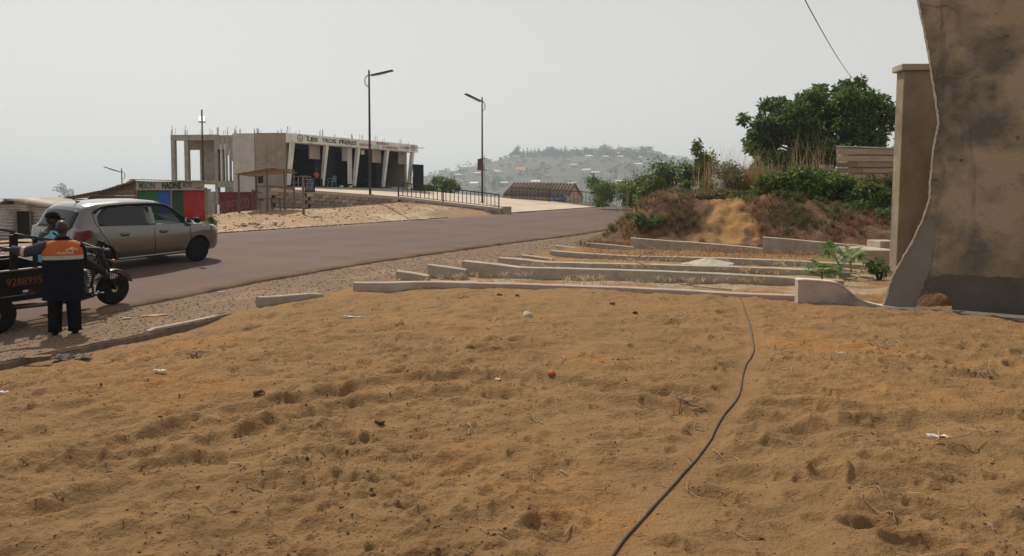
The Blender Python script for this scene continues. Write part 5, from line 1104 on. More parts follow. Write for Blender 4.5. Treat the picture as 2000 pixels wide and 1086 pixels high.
    def toppatch(name, xs_, fr, mat, off, par=T):
        rows = []
        for x in xs_:
            r = cring(x); ys = [r[10][0]*1.0, r[11][0], r[12][0], 0]; zs = [r[10][1], r[11][1], r[12][1], r[13][1]]
            rows.append([Vector((x, f*r[10][0]*fr, float(np.interp(abs(f)*r[10][0]*fr, ys[::-1], zs[::-1]))))+Vector(off) for f in np.linspace(-1, 1, 15)])
        m = MB(); m.grid(rows); return m.build(name, mat, par, smooth=True, solid=.004)
    toppatch('rear_window', np.linspace(-1.745,-1.535,8), .95, TINT, (-.012,0,.008)); toppatch('windscreen', np.linspace(.34,.97,12), .98, CLEAR, (.008,0,.010))
    m = MB(); m.tube([(-1.76,-.1,1.03),(-1.70,.12,1.10)], .010, 6); m.tube([(-1.775,-.1,1.0),(-1.765,-.1,1.04)], .025, 6); m.build('rear_wiper', BLACKP, T)
    m = MB(); m.tube([(-1.22,0,1.46),(-1.46,0,1.62)], [.012,.004], 6); m.ball((-1.22,0,1.47), (.05,.03,.015), 8, 6); m.build('aerial', BLACKP, T)
    m = MB(); m.box((-1.80,0,.82), (.02,.5,.12)); m.build('number_plate', pm('plate', (.5,.5,.48), (.4,.4,.4), 9, .5), T); m = MB(); m.box((-1.775,0,.44), (.10,1.30,.20)); m.build('rear_bumper', PAINT, T, bevel=.04); m = MB(); m.box((1.77,0,.42), (.09,1.05,.16)); m.build('front_bumper', PAINT, T, bevel=.035)
    m = MB(); m.tube([(-1.778,-.62,.965),(-1.772,0,.985),(-1.778,.62,.965)], .007, 5); m.build('tailgate_seam', BLACKP, T)
    for y in (-.32,.32):        # front seats seen through the side window
        m = MB(); m.hexa([(-.02,y-.2,.9),(.12,y-.2,.9),(.12,y+.2,.9),(-.02,y+.2,.9)], [(-.06,y-.18,1.18),(.04,y-.18,1.18),(.04,y+.18,1.18),(-.06,y+.18,1.18)]); m.box((.0,y,1.26), (.09,.24,.13)); m.build('front_seat', BLACKP, T, bevel=.02)
    m = MB(); m.lathe([(.17,-.012),(.185,0),(.17,.012)], 20, Matrix.Translation((.55,.32,1.02)) @ Matrix.Rotation(1.1, 4, 'Y')); m.build('steering_wheel', BLACKP, T)
    return T, M
CAR, CARM = make_car()
m = MB(); m.ball((0,0,0), (.06,.10,.11), 10, 7); m.prism([(-.09,0),(.10,.02),(-.01,.18)], (0,-.02,-.02), (1,0,0), (0,0,1), (0,.04,0)); o = m.build('plastic_bag', pm('light_blue_bag', (.10,.33,.62), (.08,.26,.5), 8, .5), smooth=True); o.matrix_world = CARM @ Matrix.Translation((.36,-.15,1.06)); tag(o, 'light blue plastic bag seen through the front side window of the car', 'bag')

# ---------------------------------------------------------------- cargo tricycle
def wheel(par, loc, r, w, name='wheel', sg=-1):
    m = MB(); Mw = Matrix.Translation(loc) @ Matrix.Rotation(math.pi/2, 4, 'X'); m.lathe([(r*.62,-w*.45),(r*.85,-w/2),(r*.97,-w*.36),(r,0),(r*.97,w*.36),(r*.85,w/2),(r*.62,w*.45)], 36, Mw); wo_ = m.build(name, RUBBER, par, smooth=True)
    m = MB(); m.lathe([(r*.64,-w*.44),(r*.60,-w*.30),(r*.56,0),(r*.60,w*.30),(r*.64,w*.44)], 30, Mw)
    for k in range(5):
        a = 2*math.pi*k/5; c = Vector(loc); m.beam(c+Vector((math.cos(a)*r*.12,0,math.sin(a)*r*.12)), c+Vector((math.cos(a)*r*.6,0,math.sin(a)*r*.6)), .05, .05, (0,1,0))
    m.build('rim', STEEL, wo_); m = MB(); m.lathe([(.0,-w*.5),(r*.2,-w*.5),(r*.2,w*.5),(0,w*.5)], 16, Mw); m.build('hub', CHROME, wo_)
    for k in range(24):
        pass
    return wo_
s, n = SN(-7.1, 12.5); TM = frame_on(s-1.08, n-.0, 1.08, .5, lambda s, n: road_z(s, n) if n > N0 else shoulder_z(s, n)); TM = TM @ Matrix.Translation((-1.08,0,0))
TR = thing('cargo_tricycle', 'black three wheeled cargo motorcycle parked at the road edge with a man on it', 'tricycle'); TR.matrix_world = TM
BLK = pm('black_enamel', (.0035,.0035,.004), (.006,.0055,.0055), 6, .5, spec=.2); wheel(TR, (2.15,0,.29), .29, .12); wheel(TR, (0,-.56,.28), .28, .14); wheel(TR, (0,.56,.28), .28, .14)
m = MB()
for sg in (-1,1): m.tube([(2.15,sg*.095,.29),(1.99,sg*.10,.70),(1.88,sg*.10,1.0)], [.028,.026,.03], 8)
m.build('fork', STEEL, TR, smooth=True)
m = MB(); rows = []
for t in np.linspace(R_(12), R_(150), 14): rows.append([Vector((2.15+(.335-.02*abs(y)*10)*math.cos(t)*1.02, y, .31+(.335-.25*y*y*4)*math.sin(t))) for y in (-.085,-.05,0,.05,.085)])
m.grid(rows); m.build('front_fender', pm('fender_grey', (.10,.10,.10), (.05,.05,.05), 7, .3), TR, smooth=True, solid=.006)
m = MB(); m.tube([(1.70,-.40,1.06),(1.80,-.30,1.10),(1.90,-.12,1.04),(1.90,.12,1.04),(1.80,.30,1.10),(1.70,.40,1.06)], .014, 8); m.build('handlebar', STEEL, TR, smooth=True)
for sg in (-1,1): m = MB(); m.tube([(1.68,sg*.43,1.05),(1.76,sg*.34,1.09)], .022, 8); m.build('grip', RUBBER, TR)
m = MB(); m.lathe([(.0,.0),(.06,.01),(.075,.05),(.075,.08),(0,.085)], 18, Matrix.Translation((1.90,-.02,1.08)) @ Matrix.Rotation(.5, 4, 'Y')); g_ = m.build('gauge', BLACKP, TR, smooth=False); m = MB(); m.lathe([(.0,.0),(.062,0),(.062,.004),(0,.004)], 18, Matrix.Translation((1.94,-.02,1.155)) @ Matrix.Rotation(.5, 4, 'Y')); m.build('dial', CHROME, g_)
m = MB(); m.lathe([(.02,-.09),(.06,-.08),(.09,-.02),(.095,.03),(.085,.035),(.0,.045)], 20, Matrix.Translation((2.03,0,.93)) @ Matrix.Rotation(math.pi/2, 4, 'Y')); h_ = m.build('headlight', BLACKP, TR, smooth=True); m = MB(); m.lathe([(.088,.028),(.10,.032),(.088,.038)], 20, Matrix.Translation((2.03,0,.93)) @ Matrix.Rotation(math.pi/2, 4, 'Y'), True); m.build('headlight_ring', CHROME, h_)
for sg in (-1,1): m = MB(); m.tube([(1.97,sg*.10,.85),(1.99,sg*.22,.84)], .01, 6); m.ball((1.99,sg*.26,.84), (.035,.05,.03), 10, 6); m.build('indicator', pm('orange_lens', (.5,.12,.03), (.4,.1,.03), 9, .2), TR, smooth=True)
m = MB(); m.ball((1.58,0,.86), (.30,.155,.13), 16, 10); m.build('fuel_tank', pm('tank_black', (.02,.016,.016), (.015,.012,.012), 7, .2, spec=.5), TR, smooth=True)
m = MB(); m.box((1.12,0,.76), (.56,.32,.11)); m.build('seat', BLACKP, TR, bevel=.04)
m = MB(); m.box((1.48,0,.44), (.34,.26,.30)); m.lathe([(.10,-.15),(.12,-.13),(.12,.13),(.10,.15)], 18, Matrix.Translation((1.36,0,.40)) @ Matrix.Rotation(math.pi/2, 4, 'X'))
for k in range(6): m.box((1.62,0,.50+k*.035), (.18,.22,.012))
m.build('engine', pm('engine_metal', (.16,.15,.14), (.05,.05,.05), 11, .45, metal=.6), TR)
for c_, r_ in (((1.50,-.18,.60),.05), ((1.42,-.19,.36),.055), ((1.6,-.17,.44),.035), ((1.36,-.17,.27),.05)): m = MB(); m.ball(c_, (r_,.03,r_*.7), 12, 8); m.build('engine_cover', pm('cast_alloy', (.45,.44,.42), (.3,.29,.28), 14, .35, metal=.8), TR, smooth=True)
m = MB(); m.tube([(1.72,-.12,.42),(1.70,-.17,.25),(1.4,-.2,.22),(.8,-.22,.26),(.2,-.24,.30)], [.022,.024,.026,.04,.045], 8); m.build('exhaust', pm('exhaust_metal', (.2,.17,.15), (.12,.1,.09), 9, .4, metal=.7), TR, smooth=True)
m = MB(); m.hexa([(1.12,-.36,.25),(1.78,-.34,.30),(1.78,-.16,.30),(1.12,-.16,.25)], [(1.12,-.36,.28),(1.80,-.34,.33),(1.80,-.16,.33),(1.12,-.16,.28)]); m.build('footboard', BLK, TR, bevel=.008); m = MB(); m.hexa([(1.12,.16,.25),(1.78,.16,.30),(1.78,.34,.30),(1.12,.36,.25)], [(1.12,.16,.28),(1.80,.16,.33),(1.80,.34,.33),(1.12,.36,.28)]); m.build('footboard', BLK, TR, bevel=.008)
m = MB()
for sg in (-1,1): m.tube([(1.86,0,.92),(1.55,sg*.08,.72),(1.0,sg*.15,.62),(.5,sg*.3,.48),(-.7,sg*.3,.46)], .028, 8); m.tube([(1.84,0,.78),(1.72,sg*.08,.40),(1.3,sg*.1,.24),(.8,sg*.2,.42)], .024, 8)
m.tube([(0,-.56,.28),(0,.56,.28)], .035, 8); m.build('frame', BLK, TR, smooth=True)
bx0, bx1, by, bz0, bz1 = -.80, .86, .60, .52, .92
m = MB(); m.box(((bx0+bx1)/2,0,bz0), (bx1-bx0,2*by,.05)); m.build('bed_floor', BLK, TR)
for sg in (-1,1):
    m = MB(); m.box(((bx0+bx1)/2,sg*(by-.012),(bz0+bz1)/2+.02), (bx1-bx0,.022,bz1-bz0-.02)); m.box(((bx0+bx1)/2,sg*by,.50), (bx1-bx0,.06,.07)); m.build('side_panel', BLK, TR, bevel=.004)
    m = MB(); m.beam((bx0,sg*(by+.004),bz1+.02), (bx1,sg*(by+.004),bz1+.02), .03, .02); m.build('panel_trim', pm('trim_metal', (.30,.30,.29), (.2,.2,.2), 9, .4, metal=.6), TR)
    for x, zt in ((-.7,1.28),(.26,1.47),(.56,1.38),(.82,1.32)): m = MB(); m.box((x,sg*(by-.03),(bz1+zt)/2), (.055 if x != .26 else .10,.045,zt-bz1)); m.build('stake', BLK, TR)
    m = MB(); m.beam((.26,sg*(by-.03),1.475), (.86,sg*(by-.03),1.33), .045, .035); m.build('sloping_rail', STEEL, TR); m = MB(); m.beam((-.78,sg*(by-.03),1.29), (.22,sg*(by-.03),1.29), .04, .035); m.build('side_rail', BLK, TR); m = MB(); m.beam((-.78,sg*(by-.03),1.10), (.22,sg*(by-.03),1.10), .035, .035); m.build('side_rail', BLK, TR)
for x in (bx0+.012, bx1-.012): m = MB(); m.box((x,0,(bz0+bz1)/2+.02), (.02,2*by-.05,bz1-bz0-.02)); m.build('end_panel', BLK, TR)
m = MB(); m.beam((.84,-by+.03,1.30),(.84,by-.03,1.30),.04,.035,(0,0,1)); m.build('front_rail', BLK, TR)
o = text('9288995', (.14,-by-.002,.70), (1,0,0), UP, .50, .115, pm('orange_paint', (.22,.085,.03), (.14,.05,.02), 9, .7), TR, depth=.002, world=False, thick=-.005)
for x, mt in ((.40, wp_), (.47, REDL)): m = MB(); m.box((x,-by-.003,.60), (.07,.008,.035)); m.build('reflector', mt, TR)
for x in (.28,.47,.62): m = MB(); m.box((x,-by-.035,.455), (.07,.02,.025)); m.build('hook', wp_, TR)

# ================================================================ people
def voxel_body(parts, voxel, name, mat, parent, smooth_it=3):
    m = MB()
    for p in parts:
        if p[0] == 'e': m.ball(p[1], p[2], 14, 10, p[3] if len(p) > 3 else None)
        else:
            pts = [Vector(q) for q in p[1]]; rs = p[2]
            for i in range(len(pts)-1): m.tube([pts[i].lerp(pts[i+1], t) for t in (0,.33,.67,1)], [rs[i]+(rs[i+1]-rs[i])*t for t in (0,.33,.67,1)], 12)
            for q, r in zip(pts, rs): m.ball(q, r, 12, 8)
    me = m.mesh('tmp', mat); o = bpy.data.objects.new('tmp', me); COL.objects.link(o); md = o.modifiers.new('r', 'REMESH'); md.mode = 'VOXEL'; md.voxel_size = voxel; md.use_smooth_shade = True
    sm = o.modifiers.new('s', 'SMOOTH'); sm.iterations = smooth_it; sm.factor = .5
    dg = bpy.context.evaluated_depsgraph_get(); out = bpy.data.meshes.new_from_object(o.evaluated_get(dg)); bpy.data.objects.remove(o)
    out.name = name; out.materials.clear(); out.materials.append(mat); out.shade_smooth(); ob = bpy.data.objects.new(name, out); COL.objects.link(ob); ob.parent = parent; return ob
def loft(rings, seg=28):     # rings (cx, cy, z, rx, ry)
    m = MB(); rows = [[Vector((cx+rx*math.cos(t), cy+ry*math.sin(t), z)) for t in np.linspace(0, 2*math.pi, seg+1)] for cx, cy, z, rx, ry in rings]; m.grid(rows); return m
SKIN = pm('dark_skin', (.045,.024,.017), (.034,.018,.013), 12, .5, spec=.3)
def hand(base, d, pm_n, sg, curl=.6):
    """five unequal bent fingers and a thumb rooted on a palm; d along the fingers, pm_n palm normal"""
    d = Vector(d).normalized(); pm_n = Vector(pm_n).normalized(); side = d.cross(pm_n)*sg; base = Vector(base); out = [('c', [base, base+d*.05, base+d*.085], [.028,.036,.034])]
    for k, L in enumerate((.066,.076,.072,.056)):
        r0 = base+d*.088+side*(-.030+.020*k); a = r0+d*L*.45*math.cos(curl*.4)+pm_n*L*.45*math.sin(curl*.4); b = a+d*L*.33*math.cos(curl*1.2)+pm_n*L*.33*math.sin(curl*1.2); c = b+d*L*.3*math.cos(curl*2)+pm_n*L*.3*math.sin(curl*2); out.append(('c', [r0-d*.02, a, b, c], [.0095,.0092,.0085,.007]))
    t0 = base+d*.03-side*.03; out.append(('c', [t0, t0-side*.03+d*.025, t0-side*.028+d*.055+pm_n*.015], [.013,.011,.009])); return out
def head(c, f, s=1.0):
    c = Vector(c); f = Vector(f).normalized(); r = f.cross(UP); u = UP; R3 = Matrix((r, f, u)).transposed(); q = lambda a, b, z: c+(r*a+f*b+u*z)*s
    return [('e', q(0,-.012,.02), (.077*s,.098*s,.10*s), R3), ('e', q(0,.022,-.045), (.062*s,.07*s,.075*s), R3), ('e', q(0,.098,-.02), (.014*s,.02*s,.024*s), R3), ('e', q(0,.085,-.062), (.026*s,.012*s,.011*s), R3), ('e', q(0,.06,-.095), (.03*s,.03*s,.025*s), R3),
            ('e', q(.079,-.005,-.01), (.012*s,.022*s,.032*s), R3), ('e', q(-.079,-.005,-.01), (.012*s,.022*s,.032*s), R3), ('e', q(.03,.082,.022), (.022*s,.01*s,.008*s), R3), ('e', q(-.03,.082,.022), (.022*s,.01*s,.008*s), R3)]
EYE = pm('eye_white', (.6,.57,.5), (.5,.47,.42), 9, .3)
def eyes(c, f, par, s=1.0):
    c = Vector(c); f = Vector(f).normalized(); r = f.cross(UP); m = MB()
    for sg in (-1,1): m.ball(c+(r*sg*.032+f*.078+UP*.002)*s, .0125*s, 8, 6)
    m.build('eyes', EYE, par, smooth=True)
# --- standing man, seen from behind
fx = Vector((-.50,.866,0)); px_, py_ = -6.40, 10.04; zg = float(shoulder_z(*SN(px_, py_)))
T = thing('person', 'man in navy work coat with orange yoke, his back turned, beside the tricycle', 'person', (px_, py_, zg), math.atan2(fx.y, fx.x)-math.pi/2)
NAVY = pm('navy_cloth', (.0055,.006,.012), (.009,.0095,.017), 5, .95, .3, 40, spec=.08); ORG = pm('orange_cloth', (.50,.125,.03), (.42,.10,.025), 5, .85, .2, 40); REFL = pm('reflective_band', (.42,.41,.38), (.34,.33,.31), 9, .6); BLKC = pm('black_trousers', (.005,.005,.006), (.009,.0085,.009), 6, .95, .3, 30, spec=.08)
wr = Vector((-.62,.14,1.235)); body = head((0,.02,1.52), (.05,1,-.05), .98)
body += [('c', [(0,-.005,1.30),(0,.005,1.42)], [.062,.055]), ('c', [(0,0,.84),(0,0,1.0),(0,-.01,1.2),(0,0,1.3)], [.13,.13,.14,.10]), ('c', [(-.15,0,1.29),(-.27,.02,1.25),(-.45,.07,1.20),wr], [.06,.055,.042,.03]), ('c', [(.15,0,1.29),(.23,.02,1.22),(.25,.14,.98),(.12,.34,1.02)], [.06,.055,.042,.03])]
for sg in (-1,1): body += [('c', [(sg*.09,0,.86),(sg*.105,.03,.46),(sg*.11,-.01,.09)], [.085,.06,.042]), ('c', [(sg*.11,-.02,.05),(sg*.125,.13,.035)], [.04,.035])]
body += hand(wr, (-.85,.25,.05), (0,.5,-1), 1, .8)+hand((.12,.34,1.02), (-.5,.8,-.1), (-.3,0,-1), -1, .8)
voxel_body(body, .009, 'body', SKIN, T); eyes((0,.02,1.52), (.05,1,-.05), T, .98)
m = loft([(0,0,.51,.265,.165),(0,0,.60,.262,.165),(0,0,.80,.255,.16),(0,0,1.0,.25,.155),(0,-.005,1.085,.252,.155)]); m.cur = 1; rr_ = [(0,-.005,1.085,.252,.155),(0,-.005,1.14,.254,.155)]
def addloft(m, rings, mi): b = loft(rings); m.cur = mi; m._add(b.v, b.f)
addloft(m, rr_, 1); addloft(m, [(0,-.005,1.14,.254,.155),(0,-.005,1.22,.258,.15),(0,-.003,1.28,.25,.138),(0,0,1.325,.205,.115),(0,.005,1.355,.13,.09)], 2); addloft(m, [(0,.005,1.355,.13,.09),(0,.005,1.375,.10,.085),(0,.005,1.40,.085,.08),(0,.005,1.405,.075,.07)], 0)
jk = m.build('coat', [NAVY, REFL, ORG], T, smooth=True)
sleeveL = [(-.17,.0,1.265),(-.27,.02,1.245),(-.36,.045,1.215),(-.45,.07,1.195),(-.54,.105,1.215),(-.605,.135,1.235)]; m = MB(); m.tube(sleeveL, [.098,.088,.078,.074,.066,.058], 16); m.build('sleeve', pm('sunlit_navy_cloth', (.04,.043,.055), (.025,.027,.037), 6, .9, .3, 40), jk, smooth=True)  # left sleeve's navy is lightened in colour for the sun on it
m = MB(); m.tube([(-.435,.066,1.199),(-.48,.082,1.204)], [.079,.075], 16, False); m.build('sleeve_band', REFL, jk, smooth=True)
m = MB(); m.tube([(.16,0,1.265),(.215,.03,1.20),(.235,.14,1.0),(.14,.30,1.02)], [.098,.082,.068,.058], 16); m.build('sleeve', NAVY, jk, smooth=True)
m = MB()
for sg in (-1,1): m.tube([(sg*.085,0,.80),(sg*.11,.02,.46),(sg*.12,-.01,.10),(sg*.122,-.01,.055)], [.12,.092,.084,.088], 16)
m.build('trousers', BLKC, T, smooth=True); m = MB()
for sg in (-1,1): m.ball((sg*.12,.06,.045), (.052,.135,.05), 14, 8)
m.build('shoes', BLACKP, T, smooth=True)
LET = pm('white_print', (.75,.70,.62), (.7,.64,.55), 9, .7)
text('ArcelorMittal', (-.06,-.164,1.166), (1,.10,0), UP, .195, .034, LET, jk, depth=.003, world=False)
m = MB(); 
for a, b in (((.04,1.215),(.10,1.245)), ((.10,1.245),(.145,1.245)), ((.145,1.245),(.185,1.215)), ((.10,1.245),(.125,1.212)), ((.118,1.225),(.142,1.208)), ((.085,1.232),(.112,1.258)), ((.112,1.258),(.14,1.244))): 
    f = lambda x: -.168+x*x*1.7; m.beam((a[0],f(a[0]),a[1]), (b[0],f(b[0]),b[1]), .008, .009)
m.build('emblem', LET, jk)
# --- rider
RT = thing('person', 'man in a light blue shirt and black cap sitting on the tricycle', 'person'); RT.matrix_world = TM
hc = Vector((1.13,-.03,1.57)); fd_ = Vector((.80,-.60,-.10)); body = head(hc, fd_, 1.0)
wrR = Vector((1.63,-.36,1.10)); wrL = Vector((1.63,.36,1.10))
body += [('c', [(1.08,0,1.36),(1.12,-.02,1.48)], [.06,.055]), ('c', [(1.03,0,.88),(1.03,0,1.05),(1.06,0,1.28),(1.08,0,1.36)], [.14,.13,.14,.09]), ('c', [(1.07,-.15,1.33),(1.08,-.20,1.29),(1.30,-.33,1.13),wrR], [.06,.055,.042,.03]), ('c', [(1.07,.15,1.33),(1.08,.20,1.29),(1.30,.33,1.13),wrL], [.06,.055,.042,.03])]
for sg, ft in ((-1,(1.90,-.24,.60)), (1,(1.72,.26,.36))): body += [('c', [(1.05,sg*.10,.87),(1.48,sg*.22,.93),ft], [.085,.06,.042]), ('c', [ft, (ft[0]+.14,ft[1],ft[2]-.03)], [.042,.034])]
body += hand(wrR, (.75,.25,-.12), (.2,0,-1), 1, 1.0)+hand(wrL, (.75,-.25,-.12), (.2,0,-1), -1, 1.0)
voxel_body(body, .009, 'body', SKIN, RT); eyes(hc, fd_, RT)
SKYB = pm('light_blue_shirt', (.16,.50,.62), (.12,.42,.55), 4, .85, .3, 30); m = loft([(1.03,0,.86,.17,.185),(1.03,0,1.0,.155,.18),(1.05,0,1.2,.15,.19),(1.07,0,1.32,.125,.185),(1.085,0,1.375,.085,.12),(1.10,-.005,1.41,.065,.075)], 26); sh = m.build('shirt', SKYB, RT, smooth=True)
for sg in (-1,1):
    m = MB(); m.tube([(1.07,sg*.12,1.325),(1.09,sg*.21,1.275),(1.19,sg*.275,1.205)], [.082,.08,.072], 14); m.build('sleeve', SKYB, sh, smooth=True); m = MB(); m.tube([(1.05,sg*.165,1.385),(1.08,sg*.245,1.33),(1.15,sg*.315,1.25)], .017, 6); m.build('shoulder_stripe', NAVY, sh, smooth=True)
m = MB()
for sg, ft in ((-1,(1.84,-.235,.66)), (1,(1.69,.25,.43))): m.tube([(1.02,sg*.09,.86),(1.46,sg*.22,.93),ft], [.115,.085,.06], 14)
m.build('trousers', pm('brown_trousers', (.022,.018,.016), (.014,.012,.011), 6, .9, .3, 30), RT, smooth=True)
for sg, ft in ((-1,(1.955,-.24,.565)), (1,(1.775,.26,.325))):
    m = MB(); m.ball(ft, (.13,.05,.055), 14, 8); s_ = m.build('shoe', pm('black_red_shoe', (.015,.013,.014), (.02,.015,.015), 6, .6), RT, smooth=True)
    m = MB()
    for k in range(3): m.tube([(ft[0]-.02+k*.035,ft[1]-sg*-.04+sg*.008,ft[2]+.035),(ft[0]-.03+k*.035,ft[1]+sg*.052,ft[2]-.03)], .008, 5)
    m.build('stripes', wp_, s_); m = MB(); m.ball((ft[0]+.09,ft[1],ft[2]-.005), (.05,.045,.04), 10, 6); m.build('toe_cap', pm('red_rubber', (.35,.06,.03), (.3,.05,.03), 9, .6), s_, smooth=True)
f2 = Vector((fd_.x, fd_.y, 0)).normalized(); r2 = f2.cross(UP); Rc = Matrix((r2, f2, UP)).transposed()
m = MB(); rows = []
for ph in np.linspace(0, math.pi/2, 7): rows.append([hc+Vector((0,0,.045))+Rc @ Vector((.092*math.cos(ph)*math.cos(t), .11*math.cos(ph)*math.sin(t)-.008, .10*math.sin(ph)**.8)) for t in np.linspace(0, 2*math.pi, 25)])
m.grid(rows); cp = m.build('cap', BLKC, RT, smooth=True); m = MB(); rows = []
for q in np.linspace(0, 1, 4): rows.append([hc+Vector((0,0,.05-.018*q))+Rc @ Vector((.088*math.sin(t)*(1-.1*q), .10*math.cos(t)+.075*q*math.cos(t)-.008, -.012*abs(math.sin(t))*q)) for t in np.linspace(-1.25, 1.25, 13)])
m.grid(rows); m.build('brim', BLKC, cp, smooth=True, solid=.006)
m = MB(); rs = random.Random(5)          # the unreadable red script on the cap
for k in range(7):
    a = -.55+k*.18; p = hc+Vector((0,0,.075))+Rc @ Vector((.095*math.sin(a), .114*math.cos(a)-.008, 0)); q = hc+Vector((0,0,.095+.012*(k % 2)))+Rc @ Vector((.093*math.sin(a+.08), .112*math.cos(a+.08)-.008, 0)); m.tube([p, q], .0045, 5)
m.build('cap_script', pm('red_thread', (.55,.03,.05), (.5,.03,.05), 9, .7), cp)
# --- shopkeeper
sp = fpt(2.55, .05, Z0+.02); T = thing('person', 'person in an orange top sitting in the first shop bay', 'person', sp, math.atan2(FO.y, FO.x)-math.pi/2); body = head((0,.02,1.22), (0,1,0)) + [('c', [(0,0,.48),(0,0,.8),(0,0,1.0),(0,0,1.12)], [.14,.13,.10,.05])]
for sg in (-1,1): body += [('c', [(sg*.1,0,.48),(sg*.12,.42,.48),(sg*.12,.42,.08)], [.085,.06,.042]), ('c', [(sg*.12,.42,.05),(sg*.13,.56,.04)], [.04,.035]), ('c', [(sg*.14,0,.98),(sg*.22,.05,.75),(sg*.12,.26,.62)], [.055,.042,.03])]+hand((sg*.12,.26,.62), (-sg*.3,.9,-.1), (0,-.2,-1), sg, .5)
voxel_body(body, .011, 'body', SKIN, T); eyes((0,.02,1.22), (0,1,0), T); m = loft([(0,0,.45,.17,.14),(0,0,.7,.165,.14),(0,0,.95,.18,.12),(0,0,1.05,.10,.08),(0,0,1.08,.06,.06)], 20); tp = m.build('top', pm('orange_top', (.42,.12,.09), (.34,.09,.07), 5, .9), T, smooth=True)
for sg in (-1,1): m = MB(); m.tube([(sg*.12,0,.97),(sg*.20,.03,.82)], [.075,.065], 12); m.build('sleeve', MATS['orange_top'], tp, smooth=True)
m = MB()
for sg in (-1,1): m.tube([(sg*.09,0,.48),(sg*.12,.43,.49),(sg*.12,.43,.12)], [.11,.085,.07], 12)
m.build('trousers', BLKC, T, smooth=True); chair('dark stool chair under the seated shopkeeper', Vector((sp.x,sp.y,sp.z))-FO*.02, math.atan2(FO.y, FO.x)-math.pi/2, m_navy)
# ================================================================ vegetation
def bush(name, label, px, pt, pb, Y, wpx, n, size, mat, seed, group=None, cat='bush', depth=None, clumps=12, stems=5, base=None):
    """leafy shrub: picture column px, top pt, foot pb at depth Y, wpx wide"""
    c = P(px, pb, Y); top = P(px, pt, Y).z; w = wpx/F*Y; z0 = gz(c.x, c.y) if base is None else base; z0 = min(z0, c.z+.3); h = max(top-z0, .3); rg = np.random.default_rng(seed)
    T = thing(name, label, cat, (c.x, c.y, z0), 0, group); dp = depth or w*.7
    cs = [(rg.uniform(-.42,.42)*w, rg.uniform(-.4,.4)*dp, h*(.06+.92*(k+.5)/clumps)) for k in range(clumps)]
    cs = [(x, y, z*(1-.38*(abs(x)/(w*.5))**2)+.02) for x, y, z in cs]
    rd = [(w*rg.uniform(.14,.26), dp*.24, h*rg.uniform(.14,.24)) for _ in cs]
    V, Q = leaf_cloud(n, cs, rd, size, .35, seed, .25, .5); np_mesh('foliage', V, Q, mat, T, False); m = MB()
    for k in range(stems):
        e = cs[k % len(cs)]; m.tube([(e[0]*.2, e[1]*.2, -.1), (e[0]*.6, e[1]*.6, e[2]*.6), e], [.03,.02,.008], 5)
    m.build('stems', BARK, T); return T
def tree(name, label, px, Ygr, clumps, n, size, mat, seed, trunk_px, zb):
    c = P(trunk_px, 380, Ygr); T = thing(name, label, 'tree', (c.x, Ygr, zb)); cs = []; rd = []; rg = np.random.default_rng(seed)
    for px_, py_, r in clumps:
        p = P(px_, py_, Ygr); k = r*.86/F*Ygr; dy = rg.uniform(-1.6,1.6)
        cs.append((p.x-c.x, dy, p.z-zb)); rd.append((k, k*1.1, k*.85))
        for q in range(4):
            d = rg.normal(size=3); d /= np.linalg.norm(d); cs.append((p.x-c.x+d[0]*k*1.05, dy+d[1]*k, p.z-zb+d[2]*k*.95)); rd.append((k*.34,k*.34,k*.26))
    V, Q = leaf_cloud(n, cs, rd, size, .45, seed, .5, .48); np_mesh('crown', V, Q, mat, T, False)
    m = MB(); m.tube([(0,0,-.4),(.05,.05,.8),(0,0,1.6)], [.26,.2,.17], 10); m.build('trunk', BARK, T, smooth=True)
    for k in range(0, len(cs), 5):
        e = Vector(cs[k]); m = MB(); m.tube([(0,0,1.3), (e.x*.35, e.y*.35, 1.3+(e.z-1.3)*.5), (e.x*.75, e.y*.75, e.z*.86), e], [.11,.07,.04,.015], 6); m.build('limb', BARK, T, smooth=True)
    return T
tree('leafy_tree', 'big dark green leafy tree standing behind the plank shack', 1600, 37, [(1463,230,9),(1472,221,7),(1553,194,9),(1613,170,11),(1648,166,9),(1690,157,11),(1741,240,9),(1743,272,9),(1480,244,24),(1520,252,32),(1565,200,22),(1575,235,36),(1630,200,26),(1470,262,18),(1620,310,34),(1565,335,30),(1505,335,26),(1500,275,34),(1545,225,32),(1530,205,22),(1560,265,40),(1610,215,30),(1617,180,16),(1605,265,42),(1650,240,40),(1655,180,20),(1690,175,24),(1680,215,38),(1715,230,26),(1720,265,24),(1700,205,26),(1490,315,28),(1540,315,30),(1660,290,36),(1725,195,12),(1475,288,18),(1510,200,12),(1590,300,34)], 28000, .25, LEAF_D, 5, 1600, 1.5)
tree('small_tree', 'small layered dark tree beyond the platform railing', 865, 66, [(865,358,14),(848,352,9),(885,357,9),(858,350,7),(838,366,9),(893,366,8),(872,372,12),(850,374,12)], 2600, .22, LEAF_D, 6, 866, -2.5)
bush('leafy_bush', 'tall leafy green bush at the top left of the earth mound', 1358, 283, 385, 32, 62, 4200, .15, LEAF_M, 11, base=1.3, clumps=12)
bush('leafy_bush', 'wide green bush left of the mound crest beyond the road', 1290, 318, 395, 38, 85, 5200, .16, LEAF_M, 12, clumps=16, base=.9)
bush('leafy_bush', 'low green bush at the end of the second railing', 1210, 350, 396, 52, 90, 4600, .17, LEAF_M, 13, clumps=14, base=1.1)
bush('leafy_bush', 'dark broad leaved bush behind the end post of the second railing', 1165, 345, 396, 60, 46, 1800, .2, LEAF_D, 14, clumps=9, base=.4)
bush('leafy_bush', 'dark dense bush in front of the tall dry reeds', 1440, 325, 420, 28, 120, 4200, .11, LEAF_Y, 15, base=1.3)
bush('leafy_bush', 'large leaved green bush left of the plank shack', 1540, 332, 425, 26, 130, 7000, .17, LEAF_M, 16, base=1.2, clumps=15)
